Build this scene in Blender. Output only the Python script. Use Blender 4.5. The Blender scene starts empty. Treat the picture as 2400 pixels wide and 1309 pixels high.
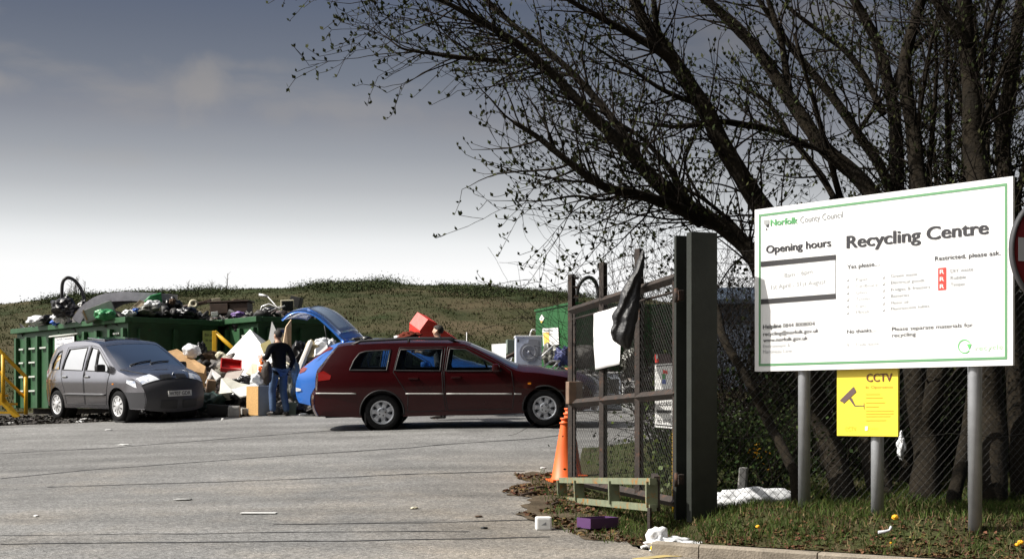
import bpy, bmesh, math, random
import numpy as np
from mathutils import Vector, Matrix, geometry, noise

random.seed(7)
R = math.radians
sc = bpy.context.scene
C = sc.collection

# ---------------------------------------------------------------- camera
FPX, HOR, EYE = 3400.0, 957.0, 1.79          # focal length in photo pixels, eye-level row, eye height
cam = bpy.data.cameras.new("camera")
cam.sensor_width = 36.0
cam.lens = 36.0 * FPX / 2400.0
cam.shift_y = (HOR - 654.5) / 2400.0
cam.clip_end = 2000.0
cam.clip_start = 0.1
camo = bpy.data.objects.new("camera", cam)
camo.location = (0, 0, EYE)
camo.rotation_euler = (R(90), 0, 0)
C.objects.link(camo)
sc.camera = camo

# ---------------------------------------------------------------- view, sun, sky
sc.view_settings.view_transform = 'Standard'
sc.view_settings.look = 'None'
sc.view_settings.gamma = 1.0
sc.view_settings.exposure = 0.42
SUNV = Vector((-0.71, -0.09, 0.68)).normalized()     # towards the sun
sun = bpy.data.lights.new("sun", 'SUN')
sun.energy = 4.8
sun.angle = R(0.5)
sun.color = (1.0, 0.95, 0.87)
suno = bpy.data.objects.new("sun", sun)
suno.rotation_euler = SUNV.to_track_quat('Z', 'Y').to_euler()
suno.location = (-20, 5, 20)
C.objects.link(suno)

def s2l(c):
    return tuple(((v / 255) / 12.92 if v / 255 <= 0.04045 else ((v / 255 + 0.055) / 1.055) ** 2.4) for v in c)

SKY_STRENGTH = 0.05
world = bpy.data.worlds.new("World")
sc.world = world
world.use_nodes = True
wn, wl = world.node_tree.nodes, world.node_tree.links
wn.clear()
def N(nodes, t, **kw):
    n = nodes.new(t)
    for k, v in kw.items():
        setattr(n, k, v)
    return n
out = N(wn, 'ShaderNodeOutputWorld'); bg = N(wn, 'ShaderNodeBackground')
bg.inputs['Strength'].default_value = SKY_STRENGTH
sky = N(wn, 'ShaderNodeTexSky', sky_type='NISHITA', sun_disc=False)
sky.sun_elevation = math.asin(SUNV.z)
sky.sun_rotation = math.atan2(SUNV.x, SUNV.y)
sky.dust_density = 2.0
tc = N(wn, 'ShaderNodeTexCoord')
sep = N(wn, 'ShaderNodeSeparateXYZ'); wl.new(tc.outputs['Generated'], sep.inputs[0])
ramp = N(wn, 'ShaderNodeValToRGB')
mp = N(wn, 'ShaderNodeMapRange'); mp.inputs[1].default_value = 0.0; mp.inputs[2].default_value = 0.40
wl.new(sep.outputs['Z'], mp.inputs[0]); wl.new(mp.outputs[0], ramp.inputs[0])
cr = ramp.color_ramp
stops = [(0.0, (255, 255, 255)), (0.094, (255, 255, 255)), (0.112, (240, 242, 243)), (0.128, (214, 217, 219)), (0.148, (186, 189, 193)),
         (0.170, (160, 164, 171)), (0.195, (137, 141, 151)), (0.222, (118, 125, 138)), (0.250, (104, 112, 128)), (0.275, (92, 102, 122)), (0.40, (70, 82, 110))]
K = 1.0 / (2 ** sc.view_settings.exposure)
while len(cr.elements) > 1:
    cr.elements.remove(cr.elements[-1])
for i, (p, c) in enumerate(stops):
    e = cr.elements[0] if i == 0 else cr.elements.new(p / 0.40)
    e.position = p / 0.40
    l = s2l(c)
    e.color = (l[0], l[1], l[2], 1)
# thin warm cloud patches low in the sky
cm = N(wn, 'ShaderNodeMapping'); cm.inputs['Scale'].default_value = (4.5, 1.0, 15.0); cm.inputs['Location'].default_value = (0.6, 0.0, 0.35)
cno = N(wn, 'ShaderNodeTexNoise'); cno.inputs['Scale'].default_value = 1.5; cno.inputs['Detail'].default_value = 6; cno.inputs['Roughness'].default_value = 0.52
wl.new(tc.outputs['Generated'], cm.inputs[0]); wl.new(cm.outputs[0], cno.inputs['Vector'])
cmr = N(wn, 'ShaderNodeMapRange'); cmr.interpolation_type = 'SMOOTHSTEP'
cmr.inputs[1].default_value = 0.53; cmr.inputs[2].default_value = 0.74; cmr.inputs[4].default_value = 0.30
wl.new(cno.outputs[0], cmr.inputs[0])
cmix = N(wn, 'ShaderNodeMix', data_type='RGBA'); cmix.inputs[7].default_value = (0.42, 0.38, 0.34, 1)
cb = N(wn, 'ShaderNodeMapRange'); cb.interpolation_type = 'SMOOTHSTEP'; cb.inputs[1].default_value = 0.17; cb.inputs[2].default_value = 0.21
wl.new(sep.outputs['Z'], cb.inputs[0])
cmul = N(wn, 'ShaderNodeMath', operation='MULTIPLY'); wl.new(cmr.outputs[0], cmul.inputs[0]); wl.new(cb.outputs[0], cmul.inputs[1])
# a few separate small cumulus puffs, broken up by noise
cn2 = N(wn, 'ShaderNodeTexNoise'); cn2.inputs['Scale'].default_value = 26; cn2.inputs['Detail'].default_value = 8; wl.new(tc.outputs['Generated'], cn2.inputs['Vector'])
for (ux, uz, sx_, sz_, am) in ((-.205, .210, .050, .026, .42), (-.335, .208, .05, .012, .32), (-.13, .201, .085, .014, .24), (-.175, .226, .05, .010, .26), (-.27, .165, .12, .012, .12), (.02, .19, .1, .014, .14)):
    sb = N(wn, 'ShaderNodeVectorMath', operation='SUBTRACT'); wl.new(tc.outputs['Generated'], sb.inputs[0]); sb.inputs[1].default_value = (ux, .95, uz)
    ml = N(wn, 'ShaderNodeVectorMath', operation='MULTIPLY'); wl.new(sb.outputs[0], ml.inputs[0]); ml.inputs[1].default_value = (1 / sx_, 0.8, 1 / sz_)
    ln = N(wn, 'ShaderNodeVectorMath', operation='LENGTH'); wl.new(ml.outputs[0], ln.inputs[0])
    nz = N(wn, 'ShaderNodeMath', operation='MULTIPLY_ADD'); wl.new(cn2.outputs[0], nz.inputs[0]); nz.inputs[1].default_value = 2.2; wl.new(ln.outputs['Value'], nz.inputs[2])
    fr_ = N(wn, 'ShaderNodeMapRange'); fr_.interpolation_type = 'SMOOTHSTEP'; fr_.inputs[1].default_value = 2.0; fr_.inputs[2].default_value = 1.0; fr_.inputs[3].default_value = 0; fr_.inputs[4].default_value = am
    wl.new(nz.outputs[0], fr_.inputs[0])
    mxn = N(wn, 'ShaderNodeMath', operation='MAXIMUM'); wl.new(cmul.outputs[0], mxn.inputs[0]); wl.new(fr_.outputs[0], mxn.inputs[1]); cmul = mxn
wl.new(cmul.outputs[0], cmix.inputs[0]); wl.new(ramp.outputs[0], cmix.inputs[6])
# unseen rear sky dimmed to deepen shade, and slightly deeper blue towards the right
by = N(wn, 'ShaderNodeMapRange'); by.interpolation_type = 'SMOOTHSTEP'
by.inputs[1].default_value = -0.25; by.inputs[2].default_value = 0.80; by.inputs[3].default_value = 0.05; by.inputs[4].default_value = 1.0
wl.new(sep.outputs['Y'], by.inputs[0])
rx = N(wn, 'ShaderNodeMapRange'); rx.inputs[1].default_value = -0.1; rx.inputs[2].default_value = 0.35; rx.inputs[3].default_value = 1.0; rx.inputs[4].default_value = 0.68
wl.new(sep.outputs['X'], rx.inputs[0])
rz = N(wn, 'ShaderNodeMapRange'); rz.inputs[1].default_value = 0.10; rz.inputs[2].default_value = 0.24
wl.new(sep.outputs['Z'], rz.inputs[0])
tint = N(wn, 'ShaderNodeMix', data_type='FLOAT'); tint.inputs[2].default_value = 1.0
wl.new(rz.outputs[0], tint.inputs[0]); wl.new(rx.outputs[0], tint.inputs[3])
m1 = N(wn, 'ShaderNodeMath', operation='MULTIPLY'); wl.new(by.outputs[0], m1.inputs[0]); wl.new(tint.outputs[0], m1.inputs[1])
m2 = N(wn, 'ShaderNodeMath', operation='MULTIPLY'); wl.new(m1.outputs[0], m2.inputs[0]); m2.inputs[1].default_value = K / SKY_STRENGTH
low = N(wn, 'ShaderNodeVectorMath', operation='SCALE'); wl.new(cmix.outputs[2], low.inputs[0]); wl.new(m2.outputs[0], low.inputs['Scale'])
hi = N(wn, 'ShaderNodeMapRange'); hi.interpolation_type = 'SMOOTHSTEP'; hi.inputs[1].default_value = 0.30; hi.inputs[2].default_value = 0.55
wl.new(sep.outputs['Z'], hi.inputs[0])
wmix = N(wn, 'ShaderNodeMix', data_type='RGBA')
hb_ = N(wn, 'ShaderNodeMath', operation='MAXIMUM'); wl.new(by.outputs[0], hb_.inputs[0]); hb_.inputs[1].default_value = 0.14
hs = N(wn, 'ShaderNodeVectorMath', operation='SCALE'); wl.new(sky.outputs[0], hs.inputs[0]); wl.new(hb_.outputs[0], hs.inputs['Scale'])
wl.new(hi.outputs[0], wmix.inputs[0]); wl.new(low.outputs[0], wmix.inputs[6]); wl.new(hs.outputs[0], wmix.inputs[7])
# bright glow added around the sun, high on the left outside the frame
dt = N(wn, 'ShaderNodeVectorMath', operation='DOT_PRODUCT'); wl.new(tc.outputs['Generated'], dt.inputs[0]); dt.inputs[1].default_value = SUNV
gm = N(wn, 'ShaderNodeMapRange'); gm.interpolation_type = 'SMOOTHSTEP'; gm.inputs[1].default_value = 0.60; gm.inputs[2].default_value = 0.95
gm.inputs[4].default_value = 2.2 * K / SKY_STRENGTH; wl.new(dt.outputs['Value'], gm.inputs[0])
gv = N(wn, 'ShaderNodeVectorMath', operation='SCALE'); gv.inputs[0].default_value = (1.0, 0.98, 0.95); wl.new(gm.outputs[0], gv.inputs['Scale'])
ga = N(wn, 'ShaderNodeVectorMath', operation='ADD'); wl.new(wmix.outputs[2], ga.inputs[0]); wl.new(gv.outputs[0], ga.inputs[1])
wl.new(ga.outputs[0], bg.inputs[0]); wl.new(bg.outputs[0], out.inputs[0])

# ---------------------------------------------------------------- places
SLOPE = 0.059                                        # the access road climbs towards the site
TILT = math.atan(SLOPE)
def sstep(a, b, v):  # smooth step, either direction
    t = min(1, max(0, (v - a) / (b - a)))
    return t * t * (3 - 2 * t)
def G(x, y):
    yy = y if y < 32 else 32 + (y - 32) * 0.25 if y < 60 else 39.0
    z = SLOPE * yy
    z -= 0.0286 * max(0.0, -(x + 1.0)) * sstep(9, 20, y) * (1.0 - sstep(60, 120, y))
    return z
def at(px, py, d):
    return Vector(((px - 1200) * d / FPX, d, EYE + (HOR - py) * d / FPX))
def ground_matrix(p, rz):
    n = Vector((-(G(p.x + .5, p.y) - G(p.x - .5, p.y)), -(G(p.x, p.y + .5) - G(p.x, p.y - .5)), 1)).normalized()
    f = Vector((math.cos(rz), math.sin(rz), 0)); f = (f - n * f.dot(n)).normalized(); l = n.cross(f)
    m = Matrix((f.to_4d(), l.to_4d(), n.to_4d(), Vector((0, 0, 0, 1)))).transposed(); m[3][0] = m[3][1] = m[3][2] = 0
    return Matrix.Translation(p) @ m
def gp(px, py):
    lo, hi_ = 3.0, 60.0
    for _ in range(50):
        m = (lo + hi_) / 2
        p = at(px, py, m)
        if p.z > G(p.x, p.y): lo = m
        else: hi_ = m
    p = at(px, py, lo)
    return Vector((p.x, p.y, G(p.x, p.y)))

# ---------------------------------------------------------------- helpers
def tag(o, label=None, cat=None, group=None, kind=None):
    if label: o['label'] = label
    if cat: o['category'] = cat
    if group: o['group'] = group
    if kind: o['kind'] = kind
    return o
def empty(name, loc, rz=0.0, tilt=False, label=None, cat=None, group=None):
    o = bpy.data.objects.new(name, None)
    C.objects.link(o)
    m = Matrix.Translation(loc)
    if tilt: m = m @ Matrix.Rotation(TILT, 4, 'X')
    o.matrix_world = m @ Matrix.Rotation(rz, 4, 'Z')
    o.empty_display_size = 0.2
    return tag(o, label, cat, group)

class MB:
    """collects shapes and links them as one mesh object"""
    def __init__(s): s.v = []; s.f = []; s.m = []; s.sm = []; s.mi = 0
    def add(s, vs, fs, smooth=False):
        b = len(s.v)
        s.v += [tuple(v) for v in vs]
        s.f += [tuple(i + b for i in f) for f in fs]
        s.m += [s.mi] * len(fs); s.sm += [smooth] * len(fs)
        return s
    def box(s, c, size, rot=None, bev=0.0, taper=1.0):
        bm = bmesh.new(); bmesh.ops.create_cube(bm, size=1)
        for v in bm.verts:
            t = taper if v.co.z > 0 else 1.0
            v.co = Vector((v.co.x * size[0] * t, v.co.y * size[1] * t, v.co.z * size[2]))
        if bev: bmesh.ops.bevel(bm, geom=bm.edges[:] + bm.verts[:], offset=bev, segments=2, profile=0.6, affect='EDGES')
        m = Matrix.Translation(c) @ (rot.to_4x4() if rot else Matrix())
        bm.transform(m); s.bm(bm, bool(bev) and False); return s
    def bm(s, bm, smooth=False):
        bm.verts.index_update()
        s.add([v.co.copy() for v in bm.verts], [[v.index for v in f.verts] for f in bm.faces], smooth); bm.free(); return s
    def tube(s, pts, r, n=8, caps=True, smooth=True):
        pts = [Vector(p) for p in pts]; k = len(pts)
        rs = r if isinstance(r, (list, tuple)) else [r] * k
        d0 = (pts[1] - pts[0]).normalized()
        up = Vector((0, 0, 1)) if abs(d0.z) < 0.9 else Vector((1, 0, 0))
        a = d0.cross(up).normalized(); vs = []
        for i in range(k):
            d = (pts[min(i + 1, k - 1)] - pts[max(i - 1, 0)])
            if d.length < 1e-9: d = d0
            d.normalize(); a = (a - d * a.dot(d))
            a = a.normalized() if a.length > 1e-6 else d.orthogonal().normalized()
            b = d.cross(a)
            for j in range(n):
                t = 2 * math.pi * j / n
                vs.append(pts[i] + (a * math.cos(t) + b * math.sin(t)) * rs[i])
        fs = [(i * n + j, i * n + (j + 1) % n, (i + 1) * n + (j + 1) % n, (i + 1) * n + j) for i in range(k - 1) for j in range(n)]
        s.add(vs, fs, smooth)
        if caps:
            b = len(s.v) - len(vs)
            s.f += [tuple(b + j for j in range(n))[::-1], tuple(b + (k - 1) * n + j for j in range(n))]
            s.m += [s.mi] * 2; s.sm += [False] * 2
        return s
    def lathe(s, prof, n=24, M=Matrix(), smooth=True):
        vs = []; k = len(prof)
        for r, z in prof:
            for j in range(n):
                t = 2 * math.pi * j / n
                vs.append(M @ Vector((r * math.cos(t), r * math.sin(t), z)))
        fs = [(i * n + j, i * n + (j + 1) % n, (i + 1) * n + (j + 1) % n, (i + 1) * n + j) for i in range(k - 1) for j in range(n)]
        return s.add(vs, fs, smooth)
    def prism(s, poly, h, M=Matrix()):
        """2-D polygon (x,y) extruded by h along local z"""
        k = len(poly)
        vs = [M @ Vector((x, y, 0)) for x, y in poly] + [M @ Vector((x, y, h)) for x, y in poly]
        fs = [tuple(range(k))[::-1], tuple(range(k, 2 * k))] + [(i, (i + 1) % k, (i + 1) % k + k, i + k) for i in range(k)]
        return s.add(vs, fs)
    def blob(s, c, size, seed=0, amp=0.25, freq=2.2, sub=3, rot=None, smooth=True, flat=0.0):
        bm = bmesh.new(); bmesh.ops.create_icosphere(bm, subdivisions=sub, radius=0.5)
        o = Vector((seed * 3.17, seed * 1.7, seed * 0.9))
        for v in bm.verts:
            n = v.co.normalized()
            k = 1 + amp * (noise.noise(n * freq + o) + 0.5 * noise.noise(n * freq * 2.7 + o) + 0.25 * abs(noise.noise(n * freq * 6 + o)))
            v.co = n * 0.5 * k
            if flat and v.co.z < -flat: v.co.z = -flat
            v.co = Vector((v.co.x * size[0], v.co.y * size[1], v.co.z * size[2]))
        bm.transform(Matrix.Translation(c) @ (rot.to_4x4() if rot else Matrix()))
        return s.bm(bm, smooth)
    def build(s, name, mats, parent=None):
        me = bpy.data.meshes.new(name)
        me.from_pydata(s.v, [], s.f)
        for m in (mats if isinstance(mats, (list, tuple)) else [mats]): me.materials.append(m)
        me.polygons.foreach_set('material_index', s.m); me.polygons.foreach_set('use_smooth', s.sm)
        me.update()
        o = bpy.data.objects.new(name, me); C.objects.link(o)
        if parent: o.parent = parent
        return o

def raw(name, V, F, mat, parent=None):
    """big mesh from numpy arrays, faces all of one size"""
    me = bpy.data.meshes.new(name)
    V = np.asarray(V, dtype=np.float32).reshape(-1, 3); F = np.asarray(F, dtype=np.int32)
    n = F.shape[1]
    me.vertices.add(len(V)); me.vertices.foreach_set('co', V.ravel())
    me.loops.add(F.size); me.loops.foreach_set('vertex_index', F.ravel())
    me.polygons.add(len(F)); me.polygons.foreach_set('loop_start', np.arange(0, F.size, n, dtype=np.int32))
    me.update(calc_edges=True); me.materials.append(mat)
    o = bpy.data.objects.new(name, me); C.objects.link(o)
    if parent: o.parent = parent
    return o

def inpoly(x, y, P):
    c = False; j = len(P) - 1
    for i in range(len(P)):
        xi, yi = P[i]; xj, yj = P[j]
        if (yi > y) != (yj > y) and x < (xj - xi) * (y - yi) / (yj - yi) + xi: c = not c
        j = i
    return c

# ---------------------------------------------------------------- materials
MATS = {}
def mat(name, col, rough=0.6, metal=0.0, var=0.0, scale=8.0, bump=0.0, bscale=40.0, col2=None, spec=0.5, coat=0.0, detail=4, trans=0.0, island=0.0, thresh=None, rust=None):
    if name in MATS: return MATS[name]
    m = bpy.data.materials.new(name); m.use_nodes = True
    n, l = m.node_tree.nodes, m.node_tree.links
    b = n['Principled BSDF']
    b.inputs['Roughness'].default_value = rough; b.inputs['Metallic'].default_value = metal
    b.inputs['Specular IOR Level'].default_value = spec
    b.inputs['Coat Weight'].default_value = coat; b.inputs['Coat Roughness'].default_value = 0.05
    c4 = (col[0], col[1], col[2], 1)
    b.inputs['Base Color'].default_value = c4
    t = n.new('ShaderNodeTexCoord'); src = t.outputs['Object']
    colout = None
    if var or col2:
        no = n.new('ShaderNodeTexNoise'); no.inputs['Scale'].default_value = scale; no.inputs['Detail'].default_value = detail; no.inputs['Roughness'].default_value = 0.65
        l.new(src, no.inputs['Vector'])
        r = n.new('ShaderNodeMapRange')
        a, z = thresh or (0.3, 0.7)
        r.inputs[1].default_value = a; r.inputs[2].default_value = z
        l.new(no.outputs[0], r.inputs[0])
        mx = n.new('ShaderNodeMix'); mx.data_type = 'RGBA'
        if col2: ca, cz = c4, (col2[0], col2[1], col2[2], 1)
        else:
            ca = tuple(c * (1 - var) for c in col) + (1,); cz = tuple(min(1, c * (1 + var)) for c in col) + (1,)
        mx.inputs[6].default_value = ca; mx.inputs[7].default_value = cz
        l.new(r.outputs[0], mx.inputs[0]); colout = mx.outputs[2]
    if rust:
        no = n.new('ShaderNodeTexNoise'); no.inputs['Scale'].default_value = rust[1]; no.inputs['Detail'].default_value = 8; no.inputs['Roughness'].default_value = 0.7
        l.new(src, no.inputs['Vector'])
        r = n.new('ShaderNodeMapRange'); r.inputs[1].default_value = rust[2]; r.inputs[2].default_value = rust[2] + 0.08
        l.new(no.outputs[0], r.inputs[0])
        mx = n.new('ShaderNodeMix'); mx.data_type = 'RGBA'; mx.inputs[6].default_value = c4
        if colout: l.new(colout, mx.inputs[6])
        mx.inputs[7].default_value = tuple(rust[0]) + (1,); l.new(r.outputs[0], mx.inputs[0]); colout = mx.outputs[2]
    if island:
        g = n.new('ShaderNodeNewGeometry'); h = n.new('ShaderNodeHueSaturation')
        r = n.new('ShaderNodeMapRange'); r.inputs[3].default_value = 1 - island; r.inputs[4].default_value = 1 + island
        l.new(g.outputs['Random Per Island'], r.inputs[0]); l.new(r.outputs[0], h.inputs['Value'])
        r2 = n.new('ShaderNodeMapRange'); r2.inputs[3].default_value = 0.5 - island * 0.07; r2.inputs[4].default_value = 0.5 + island * 0.05
        mm = n.new('ShaderNodeMath'); mm.operation = 'FRACT'; m3 = n.new('ShaderNodeMath'); m3.operation = 'MULTIPLY'; m3.inputs[1].default_value = 17.3
        l.new(g.outputs['Random Per Island'], m3.inputs[0]); l.new(m3.outputs[0], mm.inputs[0]); l.new(mm.outputs[0], r2.inputs[0]); l.new(r2.outputs[0], h.inputs['Hue'])
        h.inputs['Color'].default_value = c4
        if colout: l.new(colout, h.inputs['Color'])
        colout = h.outputs[0]
    if colout: l.new(colout, b.inputs['Base Color'])
    if bump:
        no = n.new('ShaderNodeTexNoise'); no.inputs['Scale'].default_value = bscale; no.inputs['Detail'].default_value = 4
        l.new(src, no.inputs['Vector'])
        bu = n.new('ShaderNodeBump'); bu.inputs['Strength'].default_value = bump; bu.inputs['Distance'].default_value = 0.02
        l.new(no.outputs[0], bu.inputs['Height']); l.new(bu.outputs[0], b.inputs['Normal'])
    if trans:
        b.inputs['Transmission Weight'].default_value = 0
        td = n.new('ShaderNodeBsdfTranslucent'); mxs = n.new('ShaderNodeMixShader'); mxs.inputs[0].default_value = trans
        if colout: l.new(colout, td.inputs[0])
        else: td.inputs[0].default_value = c4
        l.new(b.outputs[0], mxs.inputs[1]); l.new(td.outputs[0], mxs.inputs[2]); l.new(mxs.outputs[0], n['Material Output'].inputs[0])
    if rough >= .84 and spec == .5: b.inputs['Specular IOR Level'].default_value = 0.12   # rough natural surfaces hardly shine
    MATS[name] = m
    return m

def glass(name, tint=(0.35, 0.4, 0.4), refl=1.0):
    if name in MATS: return MATS[name]
    m = bpy.data.materials.new(name); m.use_nodes = True
    n, l = m.node_tree.nodes, m.node_tree.links
    n.remove(n['Principled BSDF'])
    tr = n.new('ShaderNodeBsdfTransparent'); tr.inputs[0].default_value = tint + (1,)
    gl = n.new('ShaderNodeBsdfGlossy'); gl.inputs['Roughness'].default_value = 0.03
    fr = n.new('ShaderNodeFresnel'); fr.inputs[0].default_value = 1.5 if refl <= 1 else 1.9
    mx = n.new('ShaderNodeMixShader')
    l.new(fr.outputs[0], mx.inputs[0]); l.new(tr.outputs[0], mx.inputs[1]); l.new(gl.outputs[0], mx.inputs[2])
    l.new(mx.outputs[0], n['Material Output'].inputs[0])
    MATS[name] = m
    return m

M_BLACK = mat('black_plastic', (0.012, 0.012, 0.013), 0.5)
M_RUBBER = mat('tyre_rubber', (0.014, 0.014, 0.015), 0.85, var=0.3, scale=20)
M_DARKIN = mat('dark_interior', (0.02, 0.02, 0.022), 0.8)
M_WHITE = mat('white_paint', (0.8, 0.8, 0.79), 0.45, var=0.05, scale=5)
M_WHITEDIRT = mat('white_enamel_dirty', (0.76, 0.76, 0.75), 0.4, col2=(0.45, 0.44, 0.41), scale=6, thresh=(0.55, 0.8))
M_GALV = mat('galvanised_steel', (0.34, 0.35, 0.37), 0.55, 0.35, var=0.15, scale=6)
M_INK = mat('black_ink', (0.02, 0.02, 0.022), 0.6)
M_GREYINK = mat('grey_ink', (0.20, 0.21, 0.22), 0.6)
M_PALEINK = mat('faded_grey_ink', (0.40, 0.41, 0.42), 0.6)
M_GREENINK = mat('green_ink', (0.08, 0.30, 0.12), 0.5)
M_LIGHTGREEN = mat('bright_green_ink', (0.13, 0.52, 0.15), 0.5)
M_REDINK = mat('red_ink', (0.70, 0.05, 0.035), 0.5)
M_CARD = mat('brown_cardboard', (0.36, 0.23, 0.12), 0.85, var=0.2, scale=5, bump=0.1)
M_YEL = mat('yellow_rail_paint', (0.70, 0.40, 0.012), 0.5, var=0.15, scale=5, rust=((0.10, 0.045, 0.02), 7, 0.62))
M_RUST = mat('rusty_steel', (0.026, 0.018, 0.014), 0.8, var=0.5, scale=9, bump=0.3, bscale=50, rust=((0.085, 0.036, 0.017), 12, 0.57))
M_BLACKBAG = mat('black_bin_bag', (0.012, 0.012, 0.014), 0.28, bump=0.8, bscale=14)

# ---------------------------------------------------------------- writing
_tmp = None
def text_mesh(body, bold=0.0):
    cu = bpy.data.curves.new('lettering', 'FONT'); cu.body = body; cu.size = 1.0; cu.offset = bold; cu.resolution_u = 8 if bold > .015 else 4
    o = bpy.data.objects.new('lettering', cu); C.objects.link(o)
    bpy.context.view_layer.update()
    me = o.to_mesh()
    vs = [v.co.copy() for v in me.vertices]; fs = [tuple(p.vertices) for p in me.polygons]
    o.to_mesh_clear(); bpy.data.objects.remove(o); bpy.data.curves.remove(cu)
    return vs, fs
CAP = 0.729
class Board:
    """a flat board: origin, local x and z axes; hit() turns a photo point into board coordinates"""
    def __init__(s, o, xd, zd=Vector((0, 0, 1))):
        s.o = Vector(o); s.x = Vector(xd).normalized(); s.z = Vector(zd).normalized(); s.n = s.x.cross(s.z).normalized()
        if s.n.y > 0: s.n = -s.n
    def hit(s, px, py):
        d = at(px, py, 1.0) - Vector((0, 0, EYE)); e = Vector((0, 0, EYE))
        t = (s.o - e).dot(s.n) / d.dot(s.n); p = e + d * t - s.o
        return p.dot(s.x), p.dot(s.z)
    def pt(s, u, w, off=0.0): return s.o + s.x * u + s.z * w + s.n * off
    def quad(s, mb, pxs, off):
        vs = [s.pt(*s.hit(*p), off) for p in pxs]; return mb.add(vs, [tuple(range(len(vs)))])
    def text(s, mb, body, a, b, cap, bold=0.0, off=0.004):
        """baseline from photo point a to b, capital height cap in photo pixels"""
        if bold > .015:                                   # bold: the same letters laid three times, a hair apart
            for k in (-1, 0, 1):
                sh = k * bold * .60 * cap / CAP; s.text(mb, body, (a[0] + sh, a[1]), (b[0] + sh, b[1]), cap, .008, off + .0004 * (k + 1))
            return
        vs, fs = text_mesh(body, bold)
        if not vs: return
        x0 = min(v.x for v in vs); x1 = max(v.x for v in vs)
        ua, wa = s.hit(*a); ub, wb = s.hit(*b)
        h = (s.hit(a[0], a[1] - cap)[1] - wa) / CAP; kx = (ub - ua) / (x1 - x0)
        mb.add([s.pt(ua + (v.x - x0) * kx, wa + (wb - wa) * (v.x - x0) / (x1 - x0) + v.y * h, off) for v in vs], fs)
# ================================================================ ground, road, verge, hill
def sheet(name, poly, step, zf, m, kind='structure', jit=0.0):
    vs = [Vector(p) for p in poly]; es = []; k = len(vs)
    dense = []
    for i in range(k):
        a, b = vs[i], vs[(i + 1) % k]; n = max(1, int((b - a).length / step))
        dense += [a.lerp(b, j / n) for j in range(n)]
    if jit: dense = [p + Vector((noise.noise(Vector((p.x * 3.1, p.y * 3.1, 1))), noise.noise(Vector((p.x * 3.1, p.y * 3.1, 6))))) * jit for p in dense]
    k = len(dense); es = [(i, (i + 1) % k) for i in range(k)]
    P = [(p.x, p.y) for p in dense]
    xs = [p[0] for p in P]; ys = [p[1] for p in P]
    pts = list(dense); x = min(xs)
    while x < max(xs):
        y = min(ys)
        while y < max(ys):
            q = (x + random.uniform(-.2, .2) * step, y + random.uniform(-.2, .2) * step)
            if inpoly(q[0], q[1], P): pts.append(Vector(q))
            y += step
        x += step
    v, e, f, *_ = geometry.delaunay_2d_cdt(pts, es, [], 0, 1e-4)
    F = [t for t in f if inpoly(sum(v[i].x for i in t) / 3, sum(v[i].y for i in t) / 3, P)]
    mb = MB(); mb.add([(p.x, p.y, zf(p.x, p.y)) for p in v], F, True)
    o = mb.build(name, m); tag(o, kind=kind)
    return o

M_DIRT = mat('site_dirt', (0.035, 0.03, 0.024), 0.95, col2=(0.11, 0.10, 0.085), scale=1.3, bump=0.6, bscale=9, detail=8)
def grid(name, xs, ys, zf, m, kind):
    V = [(x, y, zf(x, y)) for y in ys for x in xs]; nx = len(xs)
    F = [(j * nx + i, j * nx + i + 1, (j + 1) * nx + i + 1, (j + 1) * nx + i) for j in range(len(ys) - 1) for i in range(nx - 1)]
    o = raw(name, V, F, m); o.data.polygons.foreach_set('use_smooth', [True] * len(F)); return tag(o, kind=kind)
xs = [-400, -200, -100, -60] + [x * 2 - 40 for x in range(41)] + [60, 100, 200, 400]
ys = [-60, -20, -5] + [y for y in range(0, 64, 2)] + [70, 100, 150, 250, 500]
grid('ground', xs, ys, lambda x, y: G(x, y) - 0.01, M_DIRT, 'structure')

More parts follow.
